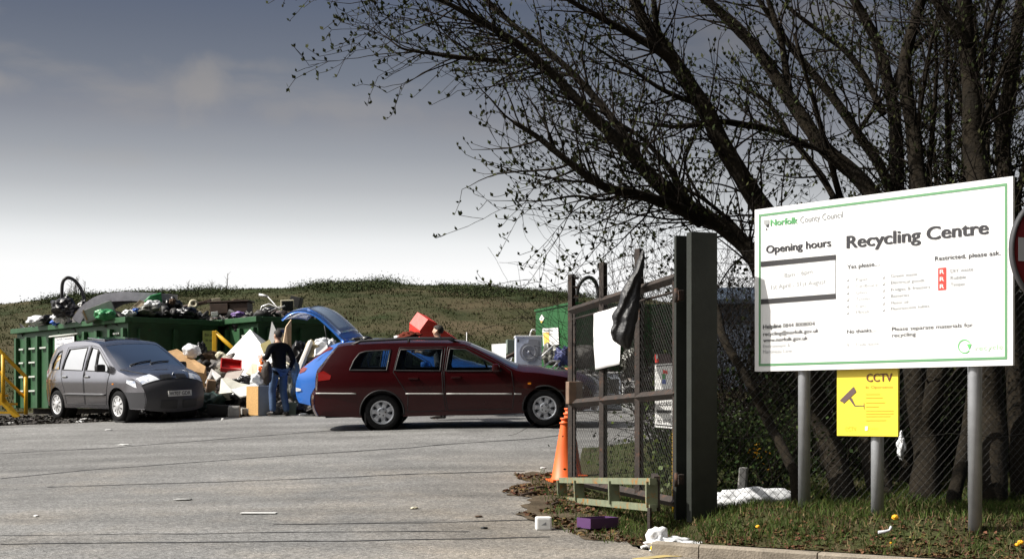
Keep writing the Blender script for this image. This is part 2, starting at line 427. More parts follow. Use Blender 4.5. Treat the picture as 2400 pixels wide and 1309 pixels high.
# asphalt: worn grey surface, aggregate speckle, oil and repair patches
def asphalt():
    m = bpy.data.materials.new('asphalt'); m.use_nodes = True
    n, l = m.node_tree.nodes, m.node_tree.links; b = n['Principled BSDF']
    b.inputs['Roughness'].default_value = 0.82; b.inputs['Specular IOR Level'].default_value = 0.35
    t = n.new('ShaderNodeTexCoord')
    def no(s, d=3, r=0.6):
        q = n.new('ShaderNodeTexNoise'); q.inputs['Scale'].default_value = s; q.inputs['Detail'].default_value = d; q.inputs['Roughness'].default_value = r
        l.new(t.outputs['Object'], q.inputs['Vector']); return q.outputs[0]
    def mr(src, a, z, lo, hi_):
        q = n.new('ShaderNodeMapRange'); q.inputs[1].default_value = a; q.inputs[2].default_value = z; q.inputs[3].default_value = lo; q.inputs[4].default_value = hi_
        l.new(src, q.inputs[0]); return q.outputs[0]
    def mul(a, c):
        q = n.new('ShaderNodeMath'); q.operation = 'MULTIPLY'; l.new(a, q.inputs[0]); l.new(c, q.inputs[1]); return q.outputs[0]
    vo = n.new('ShaderNodeTexVoronoi'); vo.inputs['Scale'].default_value = 75; l.new(t.outputs['Object'], vo.inputs['Vector'])
    sepc = n.new('ShaderNodeSeparateColor'); l.new(vo.outputs['Color'], sepc.inputs[0])
    vo2 = n.new('ShaderNodeTexVoronoi'); vo2.inputs['Scale'].default_value = 34; l.new(t.outputs['Object'], vo2.inputs['Vector'])
    sep2 = n.new('ShaderNodeSeparateColor'); l.new(vo2.outputs['Color'], sep2.inputs[0])
    spk = mul(mr(sepc.outputs[0], 0, 1, 0.50, 1.46), mr(sep2.outputs[1], 0, 1, .82, 1.18))
    mp_ = n.new('ShaderNodeMapping'); mp_.inputs['Scale'].default_value = (0.22, 1.3, 1)
    l.new(t.outputs['Object'], mp_.inputs[0])
    st = n.new('ShaderNodeTexNoise'); st.inputs['Scale'].default_value = 1.0; st.inputs['Detail'].default_value = 5; l.new(mp_.outputs[0], st.inputs['Vector'])
    spk = mul(spk, mr(no(0.8, 6, .6), .56, .70, 1.0, .80))
    f = mul(mul(mul(spk, mr(no(0.45, 5, .7), .3, .7, .74, 1.16)), mr(no(14, 4, .7), .3, .7, .86, 1.12)), mr(st.outputs[0], .35, .7, 1.13, .72))
    mx = n.new('ShaderNodeMix'); mx.data_type = 'RGBA'
    mx.inputs[6].default_value = (0.202, 0.199, 0.193, 1); mx.inputs[7].default_value = (0.225, 0.194, 0.156, 1)
    sx = n.new('ShaderNodeSeparateXYZ'); l.new(t.outputs['Object'], sx.inputs[0])
    ad = n.new('ShaderNodeMath'); ad.operation = 'ADD'; l.new(mr(sx.outputs[0], -1.5, 1.5, 0, 0.75), ad.inputs[0]); l.new(mr(no(0.9, 4), .45, .75, 0, .5), ad.inputs[1])
    cl = n.new('ShaderNodeClamp'); l.new(ad.outputs[0], cl.inputs[0])
    far = mr(sx.outputs[1], 17, 21, 1, 0); l.new(mul(cl.outputs[0], far), mx.inputs[0])
    sc_ = n.new('ShaderNodeVectorMath'); sc_.operation = 'SCALE'; l.new(mx.outputs[2], sc_.inputs[0]); l.new(f, sc_.inputs['Scale'])
    l.new(sc_.outputs[0], b.inputs['Base Color'])
    bu = n.new('ShaderNodeBump'); bu.inputs['Strength'].default_value = 0.5; bu.inputs['Distance'].default_value = 0.012
    l.new(vo.outputs['Distance'], bu.inputs['Height']); l.new(bu.outputs[0], b.inputs['Normal'])
    return m
M_ASPHALT = asphalt()
el, er = gp(-60, 1001), gp(700, 971)
road = [(-30, 2), (30, 2), (30, 0), (3.9, 9.93), (1.38, 11.02), (1.0, 11.5), (0.95, 14), (0.85, 16.5), (1.15, 20.8), (3, 21.6), (9, 22), (30, 22),
        (30, 31.5), (6, 31.5), (1.5, 29.2), (-1, 29.4), (-3.2, 29.6), (er.x, er.y), (el.x, el.y), (-30, 27)]
sheet('road', road, 0.8, lambda x, y: G(x, y) + 0.004, M_ASPHALT)

# sealed joints and cracks across the asphalt
M_CRACK = mat('sealed_joint', (0.028, 0.028, 0.029), 0.7, var=0.3, scale=10)
def crack(pts, w, seed):
    random.seed(seed); L = []
    P = [gp(*p) for p in pts]
    for a, b in zip(P[:-1], P[1:]):
        n = max(2, int((b - a).length / 0.12))
        L += [a.lerp(b, i / n) for i in range(n)]
    L.append(P[-1]); mb = MB(); vs = []
    for i, p in enumerate(L):
        d = (L[min(i + 1, len(L) - 1)] - L[max(i - 1, 0)]); d.z = 0; d.normalize(); q = Vector((-d.y, d.x, 0))
        c = p + q * noise.noise(p * 1.7) * 0.05; ww = 1.45 * w * (0.35 + 0.9 * abs(noise.noise(p * 3.1)) + random.uniform(0, .3))
        for s_ in (-1, 1):
            v = c + q * ww * s_ * 0.5; vs.append((v.x, v.y, G(v.x, v.y) + 0.008))
    mb.add(vs, [(2 * i, 2 * i + 1, 2 * i + 3, 2 * i + 2) for i in range(len(L) - 1)])
    return tag(mb.build('road_crack', M_CRACK), kind='structure')
crack([(0, 1122), (200, 1102), (600, 1073), (960, 1049), (1250, 1028), (1330, 1018)], 0.05, 1)
crack([(110, 1142), (400, 1133), (800, 1119), (1230, 1104)], 0.045, 2)
crack([(0, 1063), (250, 1050), (480, 1032), (760, 1010), (860, 1006)], 0.05, 3)
crack([(640, 1229), (1000, 1226), (1330, 1215)], 0.03, 4)
crack([(0, 1276), (330, 1272), (800, 1268), (1290, 1258)], 0.035, 5)
crack([(0, 1256), (500, 1250), (1100, 1246)], 0.02, 6)

# pale paved margin where the asphalt meets the tip area
M_EDGE = mat('pale_edge', (0.36, 0.35, 0.33), 0.9, var=0.2, scale=6)
mb = MB(); L = [el.lerp(er, i / 40) for i in range(41)]; vs = []
for i, p in enumerate(L):
    for s_ in (0.0, -0.10 - 0.05 * noise.noise(p * 2)):
        vs.append((p.x, p.y + s_, G(p.x, p.y + s_) + 0.008))
mb.add(vs, [(2 * i, 2 * i + 1, 2 * i + 3, 2 * i + 2) for i in range(40)])
tag(mb.build('road_edge', M_EDGE), kind='structure')

# verge: raised bank of soil and grass behind the kerb
verge_poly = [(6.5, 8.75), (3.9, 10.08), (1.45, 11.16), (0.95, 11.6), (0.82, 14), (0.72, 16.3), (1.0, 20.6), (3, 21.2), (9, 21.6), (30, 21.6), (30, 8.75)]
def VZ(x, y):
    if inpoly(x, y, verge_poly):
        d = 9
        for i in range(len(verge_poly)):
            a = Vector(verge_poly[i]); b = Vector(verge_poly[(i + 1) % len(verge_poly)]); ab = b - a
            t = min(1, max(0, (Vector((x, y)) - a).dot(ab) / ab.length_squared)); d = min(d, (a + ab * t - Vector((x, y))).length)
    else: d = 0
    h = (0.10 if x > 1.5 and y < 12.5 else 0.02 + 0.08 * sstep(1.0, 2.2, x)) + 0.16 * sstep(0, 0.75, d) * sstep(1.3, 2.1, x) * (1 - .8 * sstep(11.9, 13.0, y))
    return G(x, y) + max(.012, h + 0.025 * noise.noise(Vector((x * 2.2, y * 2.2, 0))) * sstep(0, .3, d) + 0.012 * noise.noise(Vector((x * 7, y * 7, 3))))
M_SOIL = mat('verge_soil', (0.05, 0.036, 0.02), 0.95, col2=(0.05, 0.065, 0.022), scale=2.5, bump=0.9, bscale=25, detail=8)
vo_ = sheet('verge', verge_poly, 0.22, VZ, M_SOIL)
vo_['kind'] = 'structure'

M_KERB = mat('kerb_concrete', (0.27, 0.235, 0.19), 0.9, var=0.25, scale=7, bump=0.4, bscale=60)
kp = [Vector((6.5, 8.6)), Vector((3.9, 9.95)), Vector((1.42, 11.04)), Vector((1.08, 11.22))]
mb = MB()
for a, b in zip(kp[:-1], kp[1:]):
    n = max(1, round((b - a).length / 0.9)); d = (b - a).normalized(); q = Vector((-d.y, d.x))
    for i in range(n):
        u, v = a.lerp(b, (i + 0.006) / n), a.lerp(b, (i + 0.994) / n); sec = [(0.0, -0.05), (0.0, 0.085), (-0.015, 0.10), (-0.12, 0.10), (-0.12, -0.05)]
        if q.y < 0: q = -q
        jit = random.uniform(-.006, .006)
        vs = [(p.x - q.x * (s_ + jit), p.y - q.y * (s_ + jit), G(p.x, p.y) + z) for p in (u, v) for s_, z in sec]
        mb.add(vs, [(j, (j + 1) % 5, (j + 1) % 5 + 5, j + 5) for j in range(5)] + [(4, 3, 2, 1, 0), (5, 6, 7, 8, 9)])
tag(mb.build('kerb', M_KERB), kind='structure')

# grass and leaf litter on the verge
rng = np.random.default_rng(3)
def blades(name, pts, hmin, hmax, w, m, lean=0.5):
    pts = np.asarray(pts); n = len(pts); a = rng.uniform(0, 2 * np.pi, n); h = rng.uniform(hmin, hmax, n)
    dx, dy = np.cos(a), np.sin(a); la = rng.uniform(0, 2 * np.pi, n); le = rng.uniform(0.1, lean, n) * h
    lx, ly = np.cos(la) * le, np.sin(la) * le
    V = np.zeros((n, 5, 3)); ww = w * rng.uniform(.6, 1.3, n)
    V[:, 0] = pts + np.stack([dx * ww, dy * ww, 0 * h], 1); V[:, 1] = pts - np.stack([dx * ww, dy * ww, 0 * h], 1)
    mid = pts + np.stack([lx * .35, ly * .35, h * .6], 1)
    V[:, 2] = mid - np.stack([dx * ww * .7, dy * ww * .7, 0 * h], 1); V[:, 3] = mid + np.stack([dx * ww * .7, dy * ww * .7, 0 * h], 1)
    V[:, 4] = pts + np.stack([lx, ly, h], 1)
    b = np.arange(n)[:, None] * 5
    F = np.concatenate([b + np.array([[0, 1, 2]]), b + np.array([[0, 2, 3]]), b + np.array([[3, 2, 4]])], 0)
    return tag(raw(name, V, F, m), kind='stuff')
def scatter(n, test, x0, x1, y0, y1, zf):
    P = []
    while len(P) < n:
        x, y = random.uniform(x0, x1), random.uniform(y0, y1)
        if test(x, y): P.append((x, y, zf(x, y) - 0.005))
    return P
random.seed(5)
M_GRASS = mat('grass_blades', (0.055, 0.085, 0.02), 0.85, island=0.55, trans=0.25)
M_STRAW = mat('dry_grass', (0.16, 0.12, 0.055), 0.8, island=0.5, trans=0.2)
M_LITTER = mat('dead_leaves', (0.10, 0.058, 0.028), 0.85, island=0.7)
inv = lambda x, y: inpoly(x, y, verge_poly)
def gden(x, y):
    n_ = noise.noise(Vector((x * 1.4, y * 1.4, 5)))
    front = 11.05 - (x - 1.45) * 0.43
    return random.random() < (0.25 + 0.9 * sstep(0.1, 0.9, y - front + n_ * .5)) * (0.5 + 0.8 * sstep(-.3, .3, n_))
P = scatter(26000, lambda x, y: inv(x, y) and gden(x, y), 0.7, 6.2, 8.9, 14.5, VZ) + scatter(17000, lambda x, y: inv(x, y) and random.random() < sstep(.75, 1.3, x), 0.7, 9, 13.2, 21.3, VZ)
blades('verge_grass', P, 0.03, 0.10, 0.0042, M_GRASS, 0.9)
P = scatter(11000, lambda x, y: inv(x, y), 0.7, 6.2, 8.9, 15, VZ)
blades('dry_grass', P, 0.02, 0.08, 0.004, M_STRAW, 1.6)
# dead leaves and soil crumbs, thickest along the kerb and on the bare patch by the gate
def flakes(name, pts, s0, s1, m):
    V = []; F = []
    for i, p in enumerate(pts):
        s_ = random.uniform(s0, s1); q = Matrix.Rotation(random.uniform(0, 6.3), 3, 'Z') @ Matrix.Rotation(random.uniform(-.7, .7), 3, 'X') @ Matrix.Rotation(random.uniform(-.7, .7), 3, 'Y')
        for c in ((-.5, 0, 0), (0, -.3, .12), (.5, 0, 0), (0, .3, .1)): V.append(tuple(Vector(p) + q @ (Vector(c) * s_) + Vector((0, 0, s_ * .2))))
        F += [(4 * i, 4 * i + 1, 4 * i + 2), (4 * i, 4 * i + 2, 4 * i + 3)]
    return tag(raw(name, V, F, m), kind='stuff')
P = scatter(9000, lambda x, y: inv(x, y) and random.random() < 1.15 - sstep(0.0, 0.9, y - (11.05 - (x - 1.45) * .43)), 0.8, 6, 8.9, 13.5, VZ)
flakes('leaf_litter', P, 0.02, 0.055, M_LITTER)
gate_dirt = [(0.05, 13.6), (0.25, 14.6), (-0.12, 15.3), (0.1, 16.2), (0.02, 17.3), (0.4, 17.4), (0.8, 16.6), (0.95, 13), (1.2, 11.9), (0.75, 11.75), (0.45, 12.4)]
sheet('dirt_patch', gate_dirt, 0.10, lambda x, y: G(x, y) + 0.008 + 0.02 * max(0, noise.noise(Vector((x * 4, y * 4, 1)))), mat('spilt_soil', (0.13, 0.10, 0.068), 0.95, col2=(0.05, 0.038, 0.024), scale=3, bump=0.8, bscale=30), jit=.22)
P = scatter(1700, lambda x, y: inpoly(x, y, gate_dirt) and noise.noise(Vector((x * 2.2, y * 2.2, 9))) > -0.12, -.3, 1.2, 11.6, 17.6, lambda x, y: G(x, y) + .01)
flakes('soil_debris', P, 0.02, 0.07, M_LITTER)
P = scatter(900, lambda x, y: inpoly(x, y, gate_dirt) and x > .3 + .25 * noise.noise(Vector((x * 2, y * 2, 9))), 0, 1.2, 11.6, 17.6, lambda x, y: G(x, y) + .01)
blades('gate_grass', P, 0.03, 0.09, 0.004, M_GRASS, 1.0)
# black soil and litter along the foot of the tip
P = scatter(5200, lambda x, y: y > el.y + (er.y - el.y) * (x - el.x) / (er.x - el.x) + .05 and random.random() < 1.2 - (y - 28) * .25, -12, -3.4, 28, 33, G)
flakes('trodden_rubbish', P, 0.03, 0.14, mat('trodden_scraps', (0.045, 0.04, 0.035), 0.8, island=0.9))

# ---------------------------------------------------------------- grassed landfill hill
ridge = [(-900, 790), (-300, 735), (0, 711), (102, 704), (125, 698), (175, 692), (221, 692), (350, 683), (408, 680), (525, 676), (612, 672), (656, 669), (713, 667), (771, 661), (803, 660), (891, 661), (931, 664), (1007, 662), (1042, 663), (1077, 668), (1135, 675), (1223, 679), (1340, 687), (1600, 704), (2000, 735), (2600, 790), (3400, 850)]
def ridge_z(x, d):
    px = 1200 + x * FPX / d
    for (a, ya), (b, yb) in zip(ridge[:-1], ridge[1:]):
        if px <= b: break
    t = min(1, max(0, (px - a) / (b - a)))
    return EYE + (HOR - 6 - (ya + (yb - ya) * t)) * d / FPX
RD = 84.0
def HZ(x, y):
    base = G(x, y) - 0.3; top = ridge_z(x, RD)
    t = (y - 41) / (RD - 41)
    if t <= 0: z = base
    elif t <= 1: z = base + (top - base) * (0.55 * t + 0.45 * sstep(0, 1, t))
    else: z = top - (y - RD) * 0.03
    n_ = noise.noise(Vector((x * .35, y * .35, 2))) * .22 + noise.noise(Vector((x * 1.1, y * 1.1, 7))) * .13
    return z + n_ * min(1, max(0, t * 4))
M_HILL = mat('hill_grass', (0.024, 0.034, 0.011), 0.95, col2=(0.085, 0.066, 0.038), scale=0.16, detail=9, thresh=(.38, .68), bump=1.0, bscale=4)
grid('hill', [x * 0.9 - 60 for x in range(134)], [40 + i * 0.9 for i in range(56)] + [95, 105, 120], HZ, M_HILL, 'structure')
random.seed(11)
M_HGRASS = mat('rough_hill_grass', (0.022, 0.031, 0.010), 0.85, island=0.35, trans=0.15, col2=(.058, .060, .024), scale=.5, thresh=(.35, .65))
M_HDRY = mat('pale_hill_grass', (0.055, 0.050, 0.026), 0.85, island=0.3, trans=0.15, col2=(.125, .088, .055), scale=.35, thresh=(.35, .65))
hp, hd = [], []
while len(hp) + len(hd) < 72000:
    y = 44 + 42 * random.random(); x = random.uniform(-.40, .16) * y
    if x / y > .06 and random.random() < .5: continue
    v = noise.noise(Vector((x * .16, y * .22, 4))) + .6 * noise.noise(Vector((x * .6, y * .6, 8)))
    top = sstep(70, 80, y)
    (hd if v - 0.9 * top > 0.24 and random.random() < .75 else hp).append((x, y, HZ(x, y) - .03))
blades('hill_rough_grass', hp, 0.03, 0.14, 0.024, M_HGRASS, 0.9)
blades('hill_pale_grass', hd, 0.03, 0.12, 0.022, M_HDRY, 1.0)
# low scrub along the brow of the hill
M_SCRUB = mat('brow_scrub', (0.035, 0.048, 0.018), 0.85, island=0.6)
V = []; F = []; random.seed(21)
for i in range(2600):
    px = random.uniform(-120, 1500); d = random.uniform(76, 86); x = (px - 1200) * d / FPX
    if noise.noise(Vector((x * .22, 1.5, 0))) + .5 * noise.noise(Vector((x * .9, 4, 0))) < -.12: continue
    hgt = .35 + .5 * max(0, noise.noise(Vector((x * .5, 7, 0)))); p = Vector((x, d, HZ(x, d)))
    for k in range(44):
        q = p + Vector((random.gauss(0, .5), random.gauss(0, .3), abs(random.gauss(0, .34)) * hgt)); r = random.uniform(.02, .05)
        a = Vector((random.gauss(0, 1), random.gauss(0, 1), random.gauss(0, 1))).normalized() * r; b_ = a.orthogonal().normalized() * r * .7
        j = len(V); V += [tuple(q - a), tuple(q - b_), tuple(q + a), tuple(q + b_)]; F.append((j, j + 1, j + 2, j + 3))
tag(raw('brow_scrub', V, F, M_SCRUB), kind='stuff')
# dead weed stalks standing on the skyline
M_STALK = mat('dead_stalk', (0.09, 0.07, 0.05), 0.9)
for i, (px, top, lab) in enumerate([(176, 648, 'feathery dead weed clump on the skyline inside the left black hose arch'), (438, 660, 'thin dead weed stalk on the skyline behind the mattress end of the skip'),
                               (487, 660, 'forked dead weed stalk on the skyline left of the tallest stalk'), (530, 641, 'tallest dead weed stalk on the skyline above the brown cabinet'), (1195, 668, 'short dead weed stalk on the skyline above the white panel by the washing machine')]):
    x = (px - 1200) * RD / FPX; z = HZ(x, RD) - .1; h = EYE + (HOR - top) * RD / FPX - z; mb = MB(); random.seed(60 + i)
    for k in range(9 if i == 0 else 1):
        b = Vector((x + (random.gauss(0, .35) if i == 0 else 0), RD, z)); hh = h * (random.uniform(.5, 1) if i == 0 else 1)
        tip = b + Vector((random.uniform(-.1, .3), 0, hh)); mb.tube([b, b.lerp(tip, .5) + Vector((.03, 0, 0)), tip], [.03, .022, .01], 4)
        for q in range(7):
            c = b.lerp(tip, .45 + q * .08); mb.tube([c, c + Vector((random.uniform(-.25, .25), random.uniform(-.1, .1), .2))], [.012, .006], 3)
    o = mb.build('dead_weed', M_STALK); tag(o, lab, 'weed', 'dead weeds on the hill skyline')
# ================================================================ containers
M_BIN = mat('container_green', (0.024, 0.082, 0.032), 0.5, var=0.25, scale=2.5, bump=0.05, bscale=8, rust=((0.075, 0.06, 0.035), 3.5, 0.66))
M_BIN2 = mat('bank_green', (0.014, 0.092, 0.022), 0.45, var=0.12, scale=2.0, rust=((0.02, 0.06, 0.02), 3, 0.68))
M_STEP = mat('pale_rung', (0.48, 0.50, 0.46), 0.5)
# container: local x along the long side from the near corner backwards (away), y across, z up
def container(near, dirx, L, W, top, ribs, label, closed=False, rungs=(), body=M_BIN, group=None, cat='skip', H=None):
    near = Vector(near); dx = Vector((dirx[0], dirx[1], 0)).normalized(); dy = Vector((-dx.y, dx.x, 0))
    if dy.x < 0: dy = -dy
    z0 = min(G(near.x, near.y), G(near.x + dx.x * L, near.y + dx.y * L)); h = top - z0
    root = empty('rubbish_container' if not closed else 'collection_bank', (near.x, near.y, z0), 0, False, label, cat, group)
    Mx = Matrix((dx.to_4d(), dy.to_4d(), Vector((0, 0, 1, 0)), Vector((0, 0, 0, 1)))).transposed(); Mx[3][0] = Mx[3][1] = Mx[3][2] = 0
    Mx = Mx.to_3x3()
    def B(mb, c, s, bev=0.008): mb.box(Mx @ Vector(c), s, Mx, bev)
    mb = MB(); t = .05; zb = .16
    B(mb, (L / 2, t / 2, zb + (h - zb) / 2), (L, t, h - zb)); B(mb, (L / 2, W - t / 2, zb + (h - zb) / 2), (L, t, h - zb))
    B(mb, (t / 2, W / 2, zb + (h - zb) / 2), (t, W - 2 * t - .01, h - zb)); B(mb, (L - t / 2, W / 2, zb + (h - zb) / 2), (t, W - 2 * t - .01, h - zb))
    B(mb, (L / 2, W / 2, zb + .05), (L - .12, W - .12, .09))
    if closed: B(mb, (L / 2, W / 2, h + .02), (L + .06, W + .06, .06))
    mb.build('body', body, root)
    rb = MB()
    for side, y in ((-1, -.055), (1, W + .055)):
        for k in range(ribs):
            x = .12 + (L - .24) * k / (ribs - 1); B(rb, (x, y, zb + (h - .16 - zb) / 2), (.13, .10, h - .16 - zb), .012)
    for x in (-.055, L + .055):
        for k in range(3): B(rb, (x, .3 + (W - .6) * k / 2, zb + (h - .16 - zb) / 2), (.10, .12, h - .16 - zb), .012)
    if not closed or ribs > 3: rb.build('rib', body, root)
    if not closed:
        rm = MB()
        for y in (-.05, W + .05): B(rm, (L / 2, y, h + .03), (L + .26, .17, .13), .012)
        for x in (-.05, L + .05): B(rm, (x, W / 2, h + .03), (.17, W - .08, .13), .012)
        rm.build('rim', body, root)
        sk = MB()
        for y in (.5, W - .5): B(sk, (L / 2, y, .075), (L - .1, .14, .15), .01)
        sk.build('skid', M_RUST, root)
    for k, (bay, zz, w) in enumerate(rungs):
        st = MB(); x = .12 + (L - .24) * (bay + .5) / (ribs - 1); B(st, (x, -.06, zz), (w, .05, .045), .01)
        st.build('rung', M_STEP, root)
    root['_m'] = 0; del root['_m']
    return root, Mx, z0
nA = at(300, 742, 34.5); nB = at(605, 741, 35.0)
rungA = [(8, .62, .3), (8, 1.0, .3), (8, 1.38, .3), (8, 1.75, .3), (7, .62, .42), (7, 1.0, .42), (7, 1.38, .42), (7, 1.75, .42), (6, 1.75, .42), (0, 1.55, .34), (0, 1.95, .34)]
cA, MA, zA = container((nA.x, nA.y), (-4.46, 5.3), 6.9, 2.4, nA.z - .10, 10, 'green ribbed open skip behind the grey car, heaped with bags and a mattress', rungs=rungA, group='open green skips')
cB, MB_, zB = container((nB.x, nB.y), (-4.46, 5.3), 6.2, 2.4, nB.z - .10, 10, 'green open skip with a television and a brown cabinet on top', rungs=[(0, 1.45, .4), (0, 1.82, .4), (1, 1.45, .3)], group='open green skips')
nC = at(1337, 708, 33.0)
cC, MC, zC = container((nC.x, nC.y), (-.3, .95), 2.5, 3.3, nC.z - .05, 2, 'closed tall green clothes bank with a white sign and diamond sticker, behind the washing machine', closed=True, body=M_BIN2, cat='recycling bank')
# signs fixed to the containers
def flat_board(name, quad_px, d_or_board, th, m, off=0.0):
    pass
def bank_side(near, dirx, off=0.02):
    dx = Vector((dirx[0], dirx[1], 0)).normalized(); return Board((near.x, near.y, 0), -dx)
bdA = bank_side(nA, (-4.46, 5.3)); bdB = bank_side(nB, (-4.46, 5.3)); bdC = bank_side(nC, (-.3, .95))
def plate(bd, pxs, off, th, m, name, parent=None):
    mb = MB(); uv = [bd.hit(*p) for p in pxs]; k = len(uv)
    vs = [bd.pt(u, w, off) for u, w in uv] + [bd.pt(u, w, off + th) for u, w in uv]
    mb.add(vs, [tuple(range(k)), tuple(range(k, 2 * k))[::-1]] + [(i, (i + 1) % k, (i + 1) % k + k, i + k) for i in range(k)])
    return mb.build(name, m, parent)
def board_sign(name, bd, pxs, off, m, label, cat, texts=(), extra=None, group=None):
    """a sign panel with its lettering as children"""
    o = plate(bd, pxs, off, .012, m, name); tag(o, label, cat, group)
    by = {}
    for body, a, b, cap, ink, bold in texts: by.setdefault(ink.name, []).append((body, a, b, cap, ink, bold))
    for k, L in by.items():
        mb = MB()
        for body, a, b, cap, ink, bold in L: bd.text(mb, body, a, b, cap, bold, off + .015)
        mb.build('lettering', L[0][4], o)
    return o
o = board_sign('information_sign', bdA, [(141, 788), (186, 783), (186, 834), (141, 838)], .13, M_WHITE, 'white Norfolk Community Recycling sign on the green skip, behind the grey car', 'sign',
               [('Norfolk Community', (145, 798), (183, 794), 5, mat('blue_ink', (.10, .12, .22), .6), .0), ('Recycling', (145, 808), (163, 806), 5, mat('blue_ink', (.1, .12, .22)), .0)])
mb = MB(); mb.tube([bdA.pt(*bdA.hit(130, 789), .16), bdA.pt(*bdA.hit(197, 782), .16)], .025, 6); mb.build('hanging_rail', M_STEP, o)
eB = Board((nB.x, nB.y, 0), Vector((5.3, 4.46, 0))); eA = Board((nA.x, nA.y, 0), Vector((5.3, 4.46, 0)))
M_LIME = mat('lime_sign', (.58, .62, .20), .55, var=.1)
board_sign('notice_sign', eA, [(467, 775), (500, 775), (500, 822), (467, 822)], .18, M_LIME, 'lime yellow Bin not in use notice on the dark end of the skip', 'sign',
           [('Bin not', (471, 788), (496, 788), 7, M_INK, .012), ('in use', (473, 800), (494, 800), 7, M_INK, .012)])
o = board_sign('notice_sign', eB, [(640, 769), (669, 769), (669, 786), (640, 786)], .18, M_WHITE, 'small white and blue notice on the dark end of the rear skip, above the man', 'sign')
mb = MB(); eB.quad(mb, [(645, 773), (657, 773), (657, 780), (645, 780)], .195); mb.build('emblem', mat('blue_mark', (.08, .13, .4), .5), o)
o = board_sign('textiles_sign', bdC, [(1274, 769), (1311, 767), (1313, 807), (1276, 810)], .02, M_WHITE, 'white Textiles sign with an orange picture on the green clothes bank', 'sign', [('Textiles', (1276.5, 776.5), (1299, 775.5), 5, M_INK, .015)])
mb = MB(); bdC.quad(mb, [(1276, 779), (1290, 778), (1291, 806), (1278, 807)], .036); mb.build('picture', mat('orange_print', (.85, .42, .05), .5, col2=(.9, .6, .2), scale=5), o)
o = board_sign('diamond_sticker', bdC, [(1265.5, 747), (1271, 736), (1276.5, 746), (1271, 757)], .006, M_WHITE, 'small white diamond sticker high on the green clothes bank', 'sticker')
mb = MB(); bdC.quad(mb, [(1268.5, 744), (1274, 743.5), (1272, 749), (1270, 749)], .0205); mb.build('emblem', mat('grey_mark', (.3, .36, .33), .5), o)
mb = MB(); bdC.quad(mb, [(1267.5, 751.5), (1274.5, 751), (1271, 757)], .0205); mb.build('yellow_tip', mat('amber_mark', (.6, .42, .06), .5), o)

# yellow stair at the far left
root = empty('access_stair', gp(20, 990), 0, False, 'yellow handrailed access stair at the left end of the green skip', 'stair'); org = root.location.copy()
D = 31.6
def A(px, py, dd=0): return at(px, py, D + dd) - org
for dd in (0, .9):
    mb = MB(); mb.tube([A(60, 882, dd), A(0, 822, dd), A(-60, 762, dd)], .042, 8); mb.tube([A(60, 882, dd), A(61, 971, dd)], .042, 8); mb.tube([A(7, 830, dd), A(8, 940, dd)], .042, 8)
    mb.tube([A(57, 930, dd), A(0, 873, dd), A(-60, 815, dd)], .034, 8); mb.build('handrail', M_YEL, root)
for dd in (0, .9):
    mb = MB(); v4 = [A(48, 975, dd), A(32, 978, dd), A(-60, 880, dd), A(-60, 850, dd)]; mb.add(v4 + [v + Vector((0, .03, 0)) for v in v4], [(0, 1, 2, 3), (7, 6, 5, 4), (0, 4, 5, 1), (1, 5, 6, 2), (2, 6, 7, 3), (3, 7, 4, 0)]); mb.build('stringer', M_YEL, root)
for k in range(5):
    x = 30 - k * 22; y = 966 - k * 20; mb = MB(); p = (A(x, y) + A(x, y, .9)) / 2; mb.box(p, (.34, .86, .05)); mb.build('tread', M_YEL, root)
# yellow rail between the skips
root = empty('yellow_rail', gp(500, 968), 0, False, 'short yellow post with a sloping rail standing between the two skips', 'rail'); org = root.location.copy()
root.location = (at(500, 900, 33.6).x, 33.6, G(-6.9, 33.6)); org = root.location.copy(); D = 33.6
mb = MB(); hp_ = (at(503, 775, D) - org).z; mb.box((at(503, 775, D).x - org.x, 0, hp_ / 2), (.1, .1, hp_), None, .01); mb.build('post', M_YEL, root)
mb = MB(); mb.tube([at(503, 777, D) - org, at(545, 815, D) - org, at(585, 852, D) - org], .05, 6); mb.build('sloping_rail', M_YEL, root)

